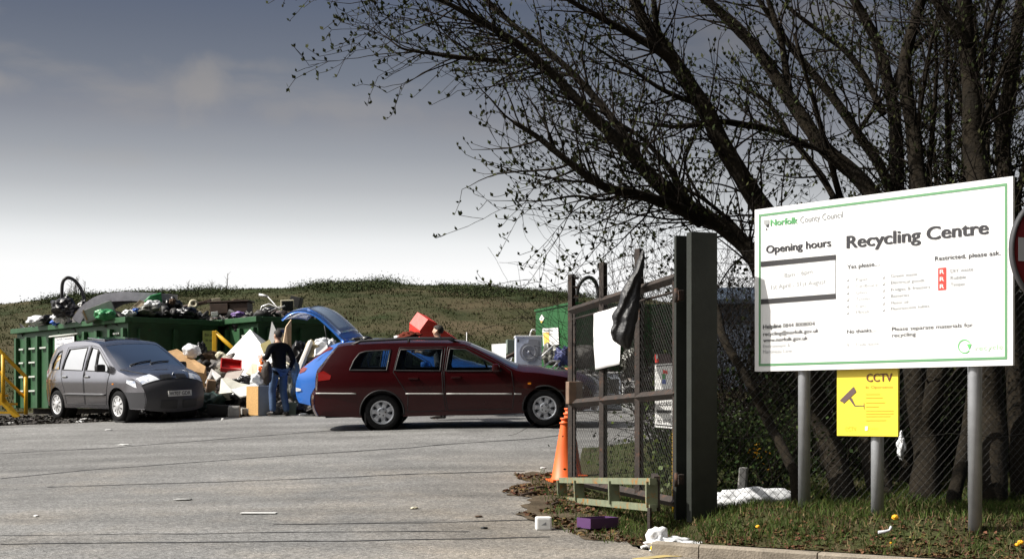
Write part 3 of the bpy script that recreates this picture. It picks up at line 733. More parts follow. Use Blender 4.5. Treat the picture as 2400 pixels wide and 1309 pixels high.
# ================================================================ cars
def crom(P, sub):
    out_ = []
    for i in range(len(P) - 1):
        p0 = P[max(i - 1, 0)]; p1 = P[i]; p2 = P[i + 1]; p3 = P[min(i + 2, len(P) - 1)]
        for j in range(sub):
            t = j / sub
            out_.append(tuple(0.5 * (2 * b + (c - a) * t + (2 * a - 5 * b + 4 * c - d) * t * t + (3 * b - a - 3 * c + d) * t ** 3) for a, b, c, d in zip(p0, p1, p2, p3)))
    out_.append(P[-1]); return out_
SUB = 4
def compact(mb):
    used = sorted({i for f in mb.f for i in f}); mp_ = {a: b for b, a in enumerate(used)}
    mb.v = [mb.v[i] for i in used]; mb.f = [tuple(mp_[i] for i in f) for f in mb.f]
    return mb
class Car:
    def __init__(s, root, L, W, prof, zsill, zbelt, arches, paint, glassm, tumble=.20, nose=.20, tail=.12, bow=.16, crown=.05):
        s.root, s.L, s.W, s.zs, s.zb, s.arch, s.paint, s.gm = root, L, W, zsill, zbelt, arches, paint, glassm
        s.tum, s.nose, s.tail, s.bow, s.crown, s.sh = tumble, nose, tail, bow, crown, .045
        s.P = crom(prof, SUB); s.ztop = max(p[1] for p in s.P)
        bottom = []
        x1 = s.P[-1][0]; zs = zsill
        for cx, zc, ra in sorted(arches, key=lambda a: -a[0]):
            a0 = math.asin(max(-1, min(1, (zs - zc) / ra)))
            for k in range(15):
                t = a0 + (math.pi - 2 * a0) * k / 14; bottom.append((cx + ra * math.cos(t), zc + ra * math.sin(t)))
        s.outline = s.P + bottom
    def y(s, x, z):
        t = x / s.L; w = s.W / 2
        w *= 1 - s.nose * max(0, (t - .72) / .28) ** 2.6 - s.tail * max(0, (.22 - t) / .22) ** 2.4
        zb = s.zb
        if z < zb: w *= (1 - .06 * ((zb - .22 - z) / (zb - .25)) ** 2) if z < zb - .22 else 1 - s.sh * ((z - zb + .22) / .22) ** 2
        else:
            k = (z - zb) / (s.ztop - zb); w *= 1 - s.sh - (s.tum - s.sh * .5) * k ** 1.2
        return w
    def flank(s, doors, windows, lights=()):
        P = s.outline; pts = [Vector(p) for p in P]; es = [(i, (i + 1) % len(P)) for i in range(len(P))]
        for poly in doors + windows:
            b = len(pts); dn = []
            for i in range(len(poly)):
                a, c = Vector(poly[i]), Vector(poly[(i + 1) % len(poly)]); n = max(1, int((c - a).length / .12)); dn += [a.lerp(c, j / n) for j in range(n)]
            pts += dn; es += [(b + i, b + (i + 1) % len(dn)) for i in range(len(dn))]
        x = .06
        while x < s.L:
            z = s.zs + .05
            while z < s.ztop:
                if inpoly(x, z, P): pts.append(Vector((x + random.uniform(-.01, .01), z)))
                z += .09
            x += .11
        v, e, f, *_ = geometry.delaunay_2d_cdt(pts, es, [], 0, 1e-5)
        bins = [[] for _ in range(len(doors) + 1)]
        for t in f:
            cx = sum(v[i].x for i in t) / 3; cz = sum(v[i].y for i in t) / 3
            if not inpoly(cx, cz, P) or any(inpoly(cx, cz, w) for w in windows): continue
            for k, d in enumerate(doors):
                if inpoly(cx, cz, d): bins[k + 1].append(t); break
            else: bins[0].append(t)
        return v, bins
    def strip_pt(s, t, v, off=0.0):
        i = int(min(len(s.P) - 2, max(0, math.floor(t)))); k = t - i
        a, b = s.P[i], s.P[i + 1]; x = a[0] + (b[0] - a[0]) * k; z = a[1] + (b[1] - a[1]) * k
        def nrm(j):
            p, q = s.P[max(j - 1, 0)], s.P[min(j + 1, len(s.P) - 1)]; d = Vector((q[0] - p[0], q[1] - p[1]))
            d.normalize(); return Vector((-d.y, d.x))
        n = nrm(i).lerp(nrm(i + 1), k).normalized()
        e = x / s.L; bow = s.crown + (s.bow - s.crown) * max(sstep(.80, 1.0, e), sstep(.12, 0, e) * .6)
        bow = max(bow, s.crown + .05 * sstep(.55, .75, e) * sstep(.9, .8, e))
        g = bow * (1 - abs(v) ** 2.4) + off
        return Vector((x + n.x * g, s.y(x, z) * v, z + n.y * g))
    def patch(s, t0, t1, v0, v1, off, name, m, nt=4, nv=6, parent=None, shape=None):
        vs = []; ts = [t0 + (t1 - t0) * i / nt for i in range(nt + 1)]
        for i, t in enumerate(ts):
            for j in range(nv + 1):
                u = j / nv
                a, b = shape(i / nt) if shape else (v0, v1)
                vs.append(s.strip_pt(t, a + (b - a) * u, off))
        mb = MB(); mb.add(vs, [(i * (nv + 1) + j, i * (nv + 1) + j + 1, (i + 1) * (nv + 1) + j + 1, (i + 1) * (nv + 1) + j) for i in range(nt) for j in range(nv)], True)
        return mb.build(name, m, parent or s.root)
    def shell(s, doors, windows, glass_ranges, bumpers, bumper_mat, vg=.86, window_name='window'):
        v, bins = s.flank(doors, windows)
        body = MB()
        for sg in (1, -1):
            vs = [(p.x, sg * s.y(p.x, p.y), p.y) for p in v]
            body.add(vs, bins[0] if sg < 0 else [t[::-1] for t in bins[0]], True)
        V = [-1, -.96, -vg, -.6, -.3, 0, .3, .6, vg, .96, 1]; n = len(V)
        for a, b in [(0, len(s.P) - 1)]:
            vs = [s.strip_pt(i, u) for i in range(len(s.P)) for u in V]; fs = []
            for i in range(len(s.P) - 1):
                for j in range(n - 1):
                    inside = any(g0 <= i < g1 for g0, g1, _ in glass_ranges) and 2 <= j < n - 3
                    if inside or any(b0 <= i < b1 for b0, b1 in bumpers): continue
                    fs.append((i * n + j, i * n + j + 1, (i + 1) * n + j + 1, (i + 1) * n + j))
            body.add(vs, fs, True)
        s.body = compact(body).build('body', s.paint, s.root)
        for g0, g1, nm in glass_ranges:
            s.patch(g0, g1, -vg, vg, -.004, nm, s.gm, g1 - g0, 8)
        for b0, b1 in bumpers:
            s.patch(b0, b1, -1, 1, .012, 'bumper', bumper_mat, b1 - b0, 12)
        s.doors = []
        for k, d in enumerate(doors):
            for sg in (1, -1):
                mb = MB(); mb.add([(p.x, sg * (s.y(p.x, p.y) + .001), p.y) for p in v], bins[k + 1] if sg < 0 else [t[::-1] for t in bins[k + 1]], True)
                do = compact(mb).build('door', s.paint, s.root); s.doors.append((k, sg, do))
                g = MB(); loop = []
                for i in range(len(d)):
                    a, c = Vector(d[i]), Vector(d[(i + 1) % len(d)]); m_ = max(1, int((c - a).length / .08)); loop += [a.lerp(c, j / m_) for j in range(m_)]
                loop.append(loop[0]); g.tube([(p.x, sg * (s.y(p.x, p.y) + .001), p.y) for p in loop], .006, 4, False)
                g.build('shut_line', M_BLACK, do)
        for w in windows:
            cx = sum(p[0] for p in w) / len(w); cz = sum(p[1] for p in w) / len(w)
            for sg in (1, -1):
                par = s.root
                for k, sgd, do in s.doors:
                    if sgd == sg and inpoly(cx, cz, doors[k]): par = do
                pts = [Vector(p) for p in w]; b = len(pts)
                ring = []
                for i in range(b):
                    a, c = pts[i], pts[(i + 1) % b]; m_ = max(1, int((c - a).length / .12)); ring += [a.lerp(c, j / m_) for j in range(m_)]
                vs = [(p.x, sg * (s.y(p.x, p.y) - .006), p.y) for p in ring]; mb = MB(); mb.add(vs + [(cx, sg * (s.y(cx, cz) - .006), cz)], [(i, (i + 1) % len(ring), len(ring)) for i in range(len(ring))], True)
                wo = mb.build(window_name, s.gm, par)
                fr = MB(); fr.tube([(p.x, sg * (s.y(p.x, p.y) + .002), p.y) for p in ring + [ring[0]]], .013, 5, False); fr.build('window_seal', M_BLACK, wo if par == s.root else par)
        # floor, wheel wells, cabin tub
        mb = MB(); mb.box((s.L / 2, 0, s.zs + .03), (s.L * .93, s.W * .8, .05))
        for cx, zc, ra in s.arch:
            for sg in (1, -1):
                M_ = Matrix.Translation((cx, sg * s.W * .47, zc)) @ Matrix.Rotation(R(90), 4, 'X')
                if sg > 0: pass
                mb.lathe([(ra * 1.02, 0), (ra * 1.02, .26 * (1 if sg > 0 else -1)), (.0, .26 * (1 if sg > 0 else -1))], 20, M_)
        x0 = s.cab[0]; x1 = s.cab[1]
        mb.box(((x0 + x1) / 2, 0, s.zb - .36), (x1 - x0, s.W * .86, .06)); mb.box((x1 + .02, 0, s.zb - .12), (.06, s.W * .84, .22))
        mb.build('underbody', M_DARKIN, s.root)
    def seat(s, x, yy, w, m=M_DARKIN):
        mb = MB(); ro = Matrix.Rotation(R(-12), 3, 'Y'); zb = s.zb
        mb.box((x, yy, zb - .22), (.5, w, .16), None, .04); mb.box((x - .22, yy, zb + .02), (.14, w, .52), ro, .05)
        mb.box((x - .30, yy, zb + .37), (.09, min(w * .55, .3), .17), ro, .035); mb.build('seat', m, s.root)
    def wheel(s, x, sg, r, w, rimr, rim_style, rim_mat):
        root = s.root; yc = sg * (s.W / 2 - w / 2 - .02)
        M_ = Matrix.Translation((x, yc, r)) @ Matrix.Rotation(R(-90 * sg), 4, 'X')
        mb = MB(); h = w / 2
        mb.lathe([(rimr, -h * .8), (rimr + .02, -h), (r - .03, -h), (r, -h * .7), (r, h * .7), (r - .03, h), (rimr + .025, h), (rimr, h * .85), (rimr - .01, h * .6)], 32, M_)
        wh = mb.build('wheel', M_RUBBER, root)
        rm = MB(); rm.lathe([(rimr + .008, h * .97), (rimr - .012, h * .99), (rimr - .022, h * .75), (rimr - .03, h * .2)], 32, M_)
        face = h * .86
        if rim_style == 'spoke7':
            rm.lathe([(0, face + .012), (.06, face + .012), (.095, face), (.10, face - .03)], 24, M_)
            for k in range(7):
                a = 2 * math.pi * k / 7 + .35; q = M_ @ Matrix.Rotation(a, 4, 'Z')
                rm.add([q @ Vector(c) for c in ((.05, -.042, face), (.05, .042, face), (rimr * .70, .026, face + .008), (rimr * .70, -.026, face + .008), (rimr - .008, .058, face + .004), (rimr - .008, -.058, face + .004), (.05, -.042, face - .04), (.05, .042, face - .04), (rimr - .008, .058, face - .04), (rimr - .008, -.058, face - .04))],
                       [(0, 1, 2, 3), (3, 2, 4, 5), (0, 3, 6), (3, 5, 9, 6), (1, 7, 2), (2, 7, 8, 4)])
            rm.mi = 1
            for k in range(5):
                a = 2 * math.pi * k / 5; rm.lathe([(0, face + .016), (.012, face + .016), (.013, face)], 8, M_ @ Matrix.Translation((.055 * math.cos(a), .055 * math.sin(a), 0)))
            rim = rm.build('rim', [rim_mat, M_BLACK], wh)
        else:
            rm.lathe([(0, face + .03), (.05, face + .03), (.075, face + .015), (.085, face)], 24, M_)
            for k in range(9):
                a = 2 * math.pi * k / 9; q = M_ @ Matrix.Rotation(a, 4, 'Z')
                rm.add([q @ Vector(c) for c in ((.06, -.018, face + .012), (.06, .018, face + .012), (rimr - .01, .045, face - .002), (rimr - .01, -.045, face - .002))], [(0, 1, 2, 3)])
            rim = rm.build('rim', rim_mat, wh)
        db = MB(); db.lathe([(rimr - .03, h * .25), (0, h * .25)], 24, M_); db.build('brake_disc', M_BLACK, wh)
        return wh

M_ALLOY = mat('alloy_silver', (.50, .52, .56), .35, .55)
M_HEAD = mat('headlamp_glass', (.85, .88, .93), .3, .0, col2=(.42, .48, .62), scale=11, coat=1.0, thresh=(.52, .62))
M_TAIL = mat('tail_lamp_red', (.24, .010, .008), .15, coat=1.0)
M_AMBER = mat('amber_lens', (.7, .22, .01), .2)
M_MAROON = mat('maroon_paint', (.034, .0026, .0036), .25, .15, coat=.30, var=.08, scale=3, spec=.25)
M_GREY = mat('grey_metallic_paint', (.33, .325, .36), .18, .92, coat=1.0, var=.05, scale=3)
M_BLUE = mat('bright_blue_paint', (.03, .17, .62), .3, .2, coat=.9)
M_GLASS = glass('car_glass', (.42, .48, .50))
M_GLASSD = glass('car_glass_dark', (.16, .18, .19), 2)
M_PLATEW = mat('number_plate_white', (.62, .62, .60), .4)
M_CHROME = mat('chrome', (.75, .76, .78), .12, 1.0)

# ---- maroon estate car
rp = Vector((at(738, 1000, 24.6).x, 24.6 + .88, 0)); rp.z = G(rp.x + 2.3, 24.7) + .0
root = empty('estate_car', rp, 0, True, 'maroon estate car with roof rails crossing the road in front of the rubbish heap', 'car')
prof = [(.06, .27), (.0, .42), (.005, .60), (.05, .68), (.075, .95), (.14, 1.06), (.36, 1.36), (.47, 1.435), (.85, 1.462), (1.6, 1.465), (2.4, 1.435), (2.66, 1.375), (3.05, 1.17), (3.45, .945), (3.85, .89), (4.35, .79), (4.60, .67), (4.70, .56), (4.74, .42), (4.68, .25)]
rp.z = G(rp.x, rp.y) + .008; root.matrix_world = ground_matrix(rp, 0)
car = Car(root, 4.74, 1.77, prof, .22, .98, [(1.15, .305, .36), (3.907, .305, .36)], M_MAROON, M_GLASS, tumble=.21)
car.cab = (.25, 3.25)
fd = [(2.27, .30), (2.22, .60), (2.22, .95), (2.29, 1.375), (2.62, 1.365), (3.22, 1.04), (3.36, .94), (3.40, .60), (3.36, .30)]
rd = [(1.58, .30), (1.60, .58), (1.36, .98), (1.47, 1.385), (2.25, 1.38), (2.185, .95), (2.19, .60), (2.23, .30)]
wins = [[(.62, 1.03), (.70, 1.20), (.79, 1.31), (.90, 1.34), (1.32, 1.355), (1.25, 1.01)],
        [(1.39, 1.005), (1.485, 1.35), (2.20, 1.345), (2.155, .975)], [(2.255, .97), (2.325, 1.34), (2.585, 1.325), (3.13, 1.02), (3.20, .945)]]
car.shell([fd, rd], wins, [(5 * SUB, 6 * SUB + 2, 'rear_window'), (11 * SUB, 13 * SUB, 'windscreen')], [(0, 3 * SUB), (16 * SUB, 19 * SUB)], M_MAROON)
for x in (1.15, 3.907):
    for sg in (1, -1): car.wheel(x, sg, .302, .20, .195, 'spoke7', M_ALLOY)
M_TRIM = mat('pale_trim', (.50, .49, .47), .35)
for sg in (1, -1):
    mb = MB()
    for x0, x1 in ((.03, .72), (1.56, 2.20), (2.25, 3.36), (3.40, 3.52)):
        n = 8; mb.tube([(x0 + (x1 - x0) * i / n, sg * (car.y(x0 + (x1 - x0) * i / n, .58) + .008), .655 - .03 * (x0 + (x1 - x0) * i / n)) for i in range(n + 1)], .013, 6)
    mb.build('trim_strip', M_TRIM, root)
    mb = MB(); yy = sg * .60
    mb.tube([(.62, yy, 1.44), (.80, yy, 1.515), (1.6, yy, 1.53), (2.3, yy, 1.51), (2.50, yy, 1.425)], .022, 8); mb.tube([(1.62, yy, 1.42), (1.62, yy, 1.53)], .025, 6); mb.build('roof_rail', M_BLACK, root)
    mb = MB(); mb.box((3.10, sg * .93, 1.0), (.13, .19, .14), None, .04); mb.build('wing_mirror', M_MAROON, root)
    for k, x in ((0, 2.42), (1, 1.70)):
        do = [d for kk, s_, d in car.doors if kk == k and s_ == sg][0]; mb = MB(); mb.box((x, sg * (car.y(x, .86) + .012), .865 - .0 * k), (.17, .03, .035), None, .01); mb.build('handle', M_MAROON, do)
    mb = MB(); zz = [(.075, .86), (.075, 1.0), (.17, 1.03), (.30, .95), (.28, .88)]
    mb.add([(x, sg * (car.y(x, z) + .006), z) for x, z in zz], [(0, 1, 2, 3, 4)]); mb.build('tail_lamp', M_TAIL, root)
    mb = MB(); zz = [(4.58, .60), (4.56, .72), (4.36, .78), (4.30, .68)]; mb.add([(x, sg * (car.y(x, z) + .006), z) for x, z in zz], [(0, 1, 2, 3)]); mb.build('headlight', M_HEAD, root)
    mb = MB(); mb.box((.86, sg * .78, .20), (.03, .16, .22)); mb.build('mud_flap', M_BLACK, root)
    mb = MB(); mb.box((3.66, sg * (car.y(3.66, .72) + .003), .72), (.055, .008, .03), None, .003); mb.build('side_repeater', M_AMBER, root)
    for x in (1.15, 3.907):
        mb = MB(); mb.tube([(x + .372 * math.cos(t), sg * (car.y(x, .5) + .002), .305 + .372 * math.sin(t)) for t in [R(-8 + 196 * i / 20) for i in range(21)]], .014, 5); mb.build('arch_lip', M_BLACK, root)
for sg in (1, -1): car.seat(2.45, sg * .36, .5)
car.seat(1.62, 0, 1.25)
mb = MB(); mb.lathe([(.175, -.012), (.19, 0), (.175, .012)], 24, Matrix.Translation((2.95, -.36, .98)) @ Matrix.Rotation(R(65), 4, 'Y')); mb.build('steering_wheel', M_BLACK, root)
mb = MB(); mb.box((3.12, 0, .9), (.34, 1.4, .12), None, .04); mb.build('dashboard', M_DARKIN, root)
mb = MB(); mb.box((.0 - .01, 0, .80), (.012, .52, .11)); mb.build('number_plate', mat('number_plate_yellow', (.6, .42, .03), .4), root)
mb = MB(); mb.tube([(2.25, .1, 1.47), (2.05, .1, 1.60)], .004, 4); mb.build('aerial', M_BLACK, root)

# ---- grey people carrier
pf = gp(285, 990); rzc = R(-46); WB = 2.58; XR, XF = .66, .66 + WB; Wd = 1.68
Rm = Matrix.Rotation(rzc, 3, 'Z'); org = Vector((pf.x, pf.y, 0)) - Rm @ Vector((XF, -Wd / 2 + .1, 0)); org.z = pf.z - .015
root = empty('people_carrier', org, rzc, True, 'grey people carrier parked beside the open skips with bright sky in its side windows', 'car')
org.z = G(org.x, org.y) + .008; root.matrix_world = ground_matrix(org, rzc)
prof = [(.10, .26), (.02, .42), (.03, .60), (.08, .92), (.17, 1.10), (.34, 1.40), (.52, 1.52), (1.0, 1.595), (1.6, 1.61), (2.15, 1.565), (2.42, 1.48), (2.85, 1.23), (3.22, 1.015), (3.45, .95), (3.78, .835), (3.97, .70), (4.04, .56), (4.06, .40), (4.0, .23)]
car = Car(root, 4.06, Wd, prof, .24, 1.0, [(XR, .305, .365), (XF, .305, .365)], M_GREY, M_GLASSD, tumble=.23, nose=.22, tail=.16, bow=.17)
car.cab = (.2, 3.1)
fd = [(1.95, .32), (1.93, .98), (2.02, 1.52), (2.36, 1.47), (2.86, 1.16), (3.0, 1.0), (2.86, .62), (2.80, .32)]
rd = [(1.12, .32), (1.06, .62), (.90, 1.0), (1.02, 1.49), (1.98, 1.52), (1.895, .98), (1.91, .32)]
wins = [[(.42, 1.03), (.44, 1.16), (.62, 1.38), (.78, 1.43), (.80, 1.04)], [(.95, 1.03), (1.00, 1.22), (1.10, 1.45), (1.86, 1.485), (1.82, 1.01)],
        [(1.97, 1.01), (2.05, 1.475), (2.32, 1.435), (2.36, .995)], [(2.40, .995), (2.37, 1.41), (2.84, 1.10), (2.92, .985)]]
car.shell([fd, rd], wins, [(4 * SUB + 1, 6 * SUB, 'rear_window'), (10 * SUB, 12 * SUB, 'windscreen')], [(0, 2 * SUB), (15 * SUB, 18 * SUB)], mat('dark_bumper', (.045, .045, .05), .5), vg=.87)  # bumper shade put into its colour, darker than the body paint
M_HUB = mat('hubcap_silver', (.62, .62, .63), .35, .35)
for x in (XR, XF):
    for sg in (1, -1): car.wheel(x, sg, .30, .19, .20, 'hubcap', M_HUB)
for sg in (1, -1):
    n0 = 14 * SUB; sh = (lambda q: (.50 + .12 * (1 - q) - .02, .965)) if sg > 0 else (lambda q: (-.965, -.50 - .12 * (1 - q) + .02))
    car.patch(14.1 * SUB, 15 * SUB - .3, 0, 0, .010, 'headlight', M_HEAD, 5, 6, shape=sh)
    sh2 = (lambda q: (.08, .40)) if sg > 0 else (lambda q: (-.40, -.08)); car.patch(14.45 * SUB, 14.9 * SUB, 0, 0, .012, 'grille', M_BLACK, 2, 4, shape=sh2)
    sh3 = (lambda q: (.10, .62)) if sg > 0 else (lambda q: (-.62, -.10)); car.patch(16.9 * SUB, 17.5 * SUB, 0, 0, .03, 'air_intake', M_BLACK, 2, 4, shape=sh3)
    mb = MB(); mb.tube([car.strip_pt(14.98 * SUB, sg * u, .014) for u in (0, .2, .4, .6, .8, .99)], .008, 4); mb.build('bumper_line', M_BLACK, root)
    mb = MB(); mb.tube([car.strip_pt((12.1 + .32 * k) * SUB, sg * (.93 - .05 * k), .004) for k in range(7)], .007, 4); mb.build('bonnet_line', M_BLACK, root)
    mb = MB(); n = 7; vs = []
    for i in range(n + 1):
        for z, xe in ((.25, 4.0), (.36, 4.045), (.46, 4.05), (.57, 4.03)):
            x0 = XF + math.sqrt(.378 ** 2 - (z - .305) ** 2); x = x0 + (xe - x0) * i / n; vs.append((x, sg * (car.y(x, z) + .010), z))
    mb.add(vs, [(i * 4 + j, i * 4 + j + 1, i * 4 + j + 5, i * 4 + j + 4) for i in range(n) for j in range(3)], True); mb.build('bumper_side', MATS['dark_bumper'], root)
    mb = MB(); zz = [(4.0 - .14, .66), (3.83, .79), (3.60, .82), (3.58, .76), (3.78, .68)]; mb.add([(x, sg * (car.y(x, z) + .006), z) for x, z in zz], [tuple(range(5))]); mb.build('side_lamp', M_HEAD, root)
    mb = MB(); mb.box((2.80, sg * .93, 1.06), (.13, .2, .15), None, .045); mb.build('wing_mirror', M_BLACK, root)
    mb = MB(); mb.tube([(1.05 + 1.75 * i / 10, sg * (car.y(1.05 + 1.75 * i / 10, .5) + .012), .52) for i in range(11)], [.02] + [.03] * 9 + [.02], 6); mb.build('rubbing_strip', mat('grey_trim', (.06, .06, .065), .5), root)
    for k, x in ((0, 2.08), (1, 1.12)):
        do = [d for kk, s_, d in car.doors if kk == k and s_ == sg][0]; mb = MB(); mb.box((x, sg * (car.y(x, .88) + .012), .88), (.16, .03, .045), None, .012); mb.build('handle', M_CHROME, do)
    mb = MB(); zz = [(.06, .75), (.07, 1.0), (.20, 1.05), (.22, .78)]; mb.add([(x, sg * (car.y(x, z) + .006), z) for x, z in zz], [(0, 1, 2, 3)]); mb.build('tail_lamp', M_TAIL, root)
    car.seat(2.05, sg * .36, .5)
    mb = MB(); mb.box((3.12, sg * (car.y(3.12, .70) + .003), .74), (.06, .008, .025)); mb.build('side_repeater', M_AMBER, root)
car.seat(1.2, 0, 1.2)
mb = MB(); mb.box((2.78, 0, .96), (.5, 1.35, .12), None, .04); mb.build('dashboard', M_DARKIN, root)
mb = MB(); q = car.strip_pt(16.4 * SUB, 0, .02); mb.box(q, (.014, .52, .112)); pl = mb.build('number_plate', M_PLATEW, root)
vs, fs = text_mesh('W707 GDR', .012); w = max(v.x for v in vs); mb = MB(); mb.add([(q.x + .010, q.y - .235 + v.x * .47 / w, q.z - .036 + v.y * .1) for v in vs], fs); mb.build('lettering', M_INK, pl)
q = car.strip_pt(14.62 * SUB, 0, .02); mb = MB(); mb.lathe([(.0, .012), (.03, .012), (.034, 0)], 4, Matrix.Translation(q) @ Matrix.Rotation(R(70), 4, 'Y') @ Matrix.Diagonal((1.5, 1, 1, 1)), False); mb.build('emblem', M_CHROME, root)
for y0, y1 in ((-.62, .02), (-.05, .55)):
    mb = MB(); mb.tube([car.strip_pt(12 * SUB - .5, y0, .012), car.strip_pt(11.85 * SUB - .5, (y0 + y1) / 2, .014), car.strip_pt(11.75 * SUB - .5, y1, .012)], .012, 5); mb.build('wiper', M_BLACK, root)
mb = MB(); mb.box((1.72, 0, 1.652), (.72, .82, .02), Matrix.Rotation(R(4), 3, 'Y'), .008); mb.build('sunroof', M_GREY, root)

# ---- blue hatchback with its tailgate up
bp = Vector((-4.16, 29.0 + .83, 0)); bp.z = G(-2.6, 29.2) - .03
root = empty('hatchback', bp, R(-14), True, 'bright blue hatchback with raised tailgate, behind the maroon estate car', 'car')
prof = [(.06, .28), (.0, .42), (.0, .62), (.06, .80), (.16, .95), (.55, 1.22), (.78, 1.40), (1.1, 1.46), (1.7, 1.465), (2.3, 1.40), (2.7, 1.22), (3.15, .98), (3.5, .90), (3.85, .78), (4.08, .62), (4.14, .42), (4.05, .25)]
bp.z = G(bp.x, bp.y) + .008; root.matrix_world = ground_matrix(bp, R(-14))
car = Car(root, 4.14, 1.72, prof, .22, .93, [(.72, .31, .37), (3.33, .31, .37)], M_BLUE, M_GLASS, tumble=.2, nose=.2, tail=.2)
car.cab = (.3, 3.0)
fd = [(1.95, .30), (1.92, .90), (2.0, 1.37), (2.3, 1.35), (2.85, 1.04), (2.95, .9), (2.95, .30)]
rd = [(1.18, .30), (1.18, .60), (.98, .92), (1.15, 1.34), (1.96, 1.37), (1.88, .9), (1.91, .30)]
wins = [[(1.03, .96), (1.20, 1.30), (1.88, 1.33), (1.84, .935)], [(1.97, .93), (2.04, 1.33), (2.28, 1.31), (2.78, 1.03), (2.84, .92)], [(.66, 1.0), (.92, 1.22), (1.08, 1.29), (.95, .97)]]
car.shell([fd, rd], wins, [(4 * SUB, 6 * SUB, 'rear_opening'), (9 * SUB, 11 * SUB, 'windscreen')], [(0, 2 * SUB), (13 * SUB, 16 * SUB)], M_BLUE)
for ch in list(root.children):
    if ch.name.startswith('rear_opening'): bpy.data.objects.remove(ch)
for x in (.72, 3.33):
    for sg in (1, -1): car.wheel(x, sg, .305, .2, .2, 'spoke7', M_ALLOY)
for sg in (1, -1):
    mb = MB(); zz = [(.10, .86), (.13, .95), (.54, 1.225), (.76, 1.39), (.84, 1.36), (.55, 1.14), (.22, .90)]; mb.add([(x, sg * (car.y(x, z) + .008), z) for x, z in zz], [tuple(range(7))]); mb.build('tail_lamp', M_TAIL, root)
    for k, x in ((0, 2.05), (1, 1.28)):
        do = [d for kk, s_, d in car.doors if kk == k and s_ == sg][0]; mb = MB(); mb.box((x, sg * (car.y(x, .82) + .012), .82), (.16, .03, .035), None, .01); mb.build('handle', M_BLUE, do)
    mb = MB(); mb.box((2.80, sg * .93, .98), (.13, .2, .14), None, .045); mb.build('wing_mirror', M_BLUE, root)
    mb = MB(); mb.add([(x, sg * (car.y(x, z) + .006), z) for x, z in [(4.0, .62), (3.95, .72), (3.6, .82), (3.65, .7)]], [(0, 1, 2, 3)]); mb.build('headlight', M_HEAD, root)
    mb = MB(); mb.add([(x, sg * (car.y(x, z) + .02), z) for x, z in [(.01, .50), (.01, .585), (.14, .56), (.14, .52)]], [(0, 1, 2, 3)]); mb.build('rear_reflector', M_PLATEW, root)
    car.seat(2.0, sg * .36, .5)
car.seat(1.25, 0, 1.2)
# raised tailgate: a curved shell, glass half by the hinge and painted lower half
tg = [(1.02, 1.45), (.80, 1.68), (.54, 1.92), (.32, 2.05), (.08, 2.08), (-.10, 2.03), (-.24, 1.92)]
tg = crom(tg, 3); th = .07
def tshell(i0, i1, w, m, name, par, off=0.0):
    mb = MB(); vs = []; k = i1 - i0 + 1
    for i in range(i0, i1 + 1):
        p = Vector(tg[i]); d = (Vector(tg[min(i + 1, len(tg) - 1)]) - Vector(tg[max(i - 1, 0)])).normalized(); n = Vector((d.y, -d.x))
        if n.y < 0 and False: n = -n
        for u in (-1, -.8, -.4, 0, .4, .8, 1):
            bow = .06 * (1 - u * u)
            for o_ in (off, off + th): 
                q = p + n * (bow + o_); vs.append((q.x, w * u, q.y))
    n_ = 14
    fs = []
    for i in range(k - 1):
        for j in range(6):
            a = i * n_ + j * 2; fs += [(a, a + 2, a + n_ + 2, a + n_), (a + 1, a + n_ + 1, a + n_ + 3, a + 3)]
        for j in (0, 12): a = i * n_ + j; fs.append((a, a + 1, a + n_ + 1, a + n_))
    for i in (0, k - 1):
        for j in range(6): a = i * n_ + j * 2; fs.append((a, a + 1, a + 3, a + 2))
    mb.add(vs, fs, True); return mb.build(name, m, par)
th = .05
tgo = tshell(0, len(tg) - 1, .66, M_BLUE, 'tailgate', root)
th = .10
tshell(2, 10, .54, mat('tailgate_glass', (.30, .37, .47), .12, coat=1.0), 'tailgate_window', tgo, -.014)  # pale sky reflection painted into the glass base colour
mb = MB(); mb.box((.36, 0, 2.12), (.16, .26, .07), None, .03); mb.build('tailgate_handle', M_BLACK, tgo)
for sg in (1, -1):
    mb = MB(); mb.tube([(.70, sg * .6, 1.30), (.62, sg * .6, 1.86)], .012, 6); mb.build('gas_strut', M_BLACK, root)
# ================================================================ people
def skin_obj(name, joints, bones, m, parent, root='pelvis', sub=2):
    names = list(joints); idx = {n: i for i, n in enumerate(names)}
    me = bpy.data.meshes.new(name); me.from_pydata([joints[n][0] for n in names], [(idx[a], idx[b]) for a, b in bones], [])
    o = bpy.data.objects.new(name, me); C.objects.link(o)
    md = o.modifiers.new('skin', 'SKIN'); md.use_smooth_shade = True
    for n in names:
        sv = me.skin_vertices[0].data[idx[n]]; r = joints[n][1]
        sv.radius = r if isinstance(r, tuple) else (r, r); sv.use_root = (n == root)
    o.modifiers.new('sub', 'SUBSURF').levels = sub
    bpy.context.view_layer.update()
    dg = bpy.context.evaluated_depsgraph_get(); nm = bpy.data.meshes.new_from_object(o.evaluated_get(dg))
    bpy.data.objects.remove(o); nm.materials.clear(); nm.materials.append(m)
    for p in nm.polygons: p.use_smooth = True
    q = bpy.data.objects.new(name, nm); C.objects.link(q); q.parent = parent
    return q
M_SKIN = mat('skin', (.50, .30, .21), .55)
M_HAIR = mat('dark_hair', (.022, .017, .013), .7, bump=.6, bscale=60)
M_JEANS = mat('blue_denim', (.026, .055, .13), .8, col2=(.06, .11, .21), scale=5, bump=.3, bscale=20)
M_JUMPER = mat('black_jumper', (.010, .010, .012), .85, bump=.3, bscale=18)
M_SHOE = mat('dark_shoe', (.02, .017, .015), .5)
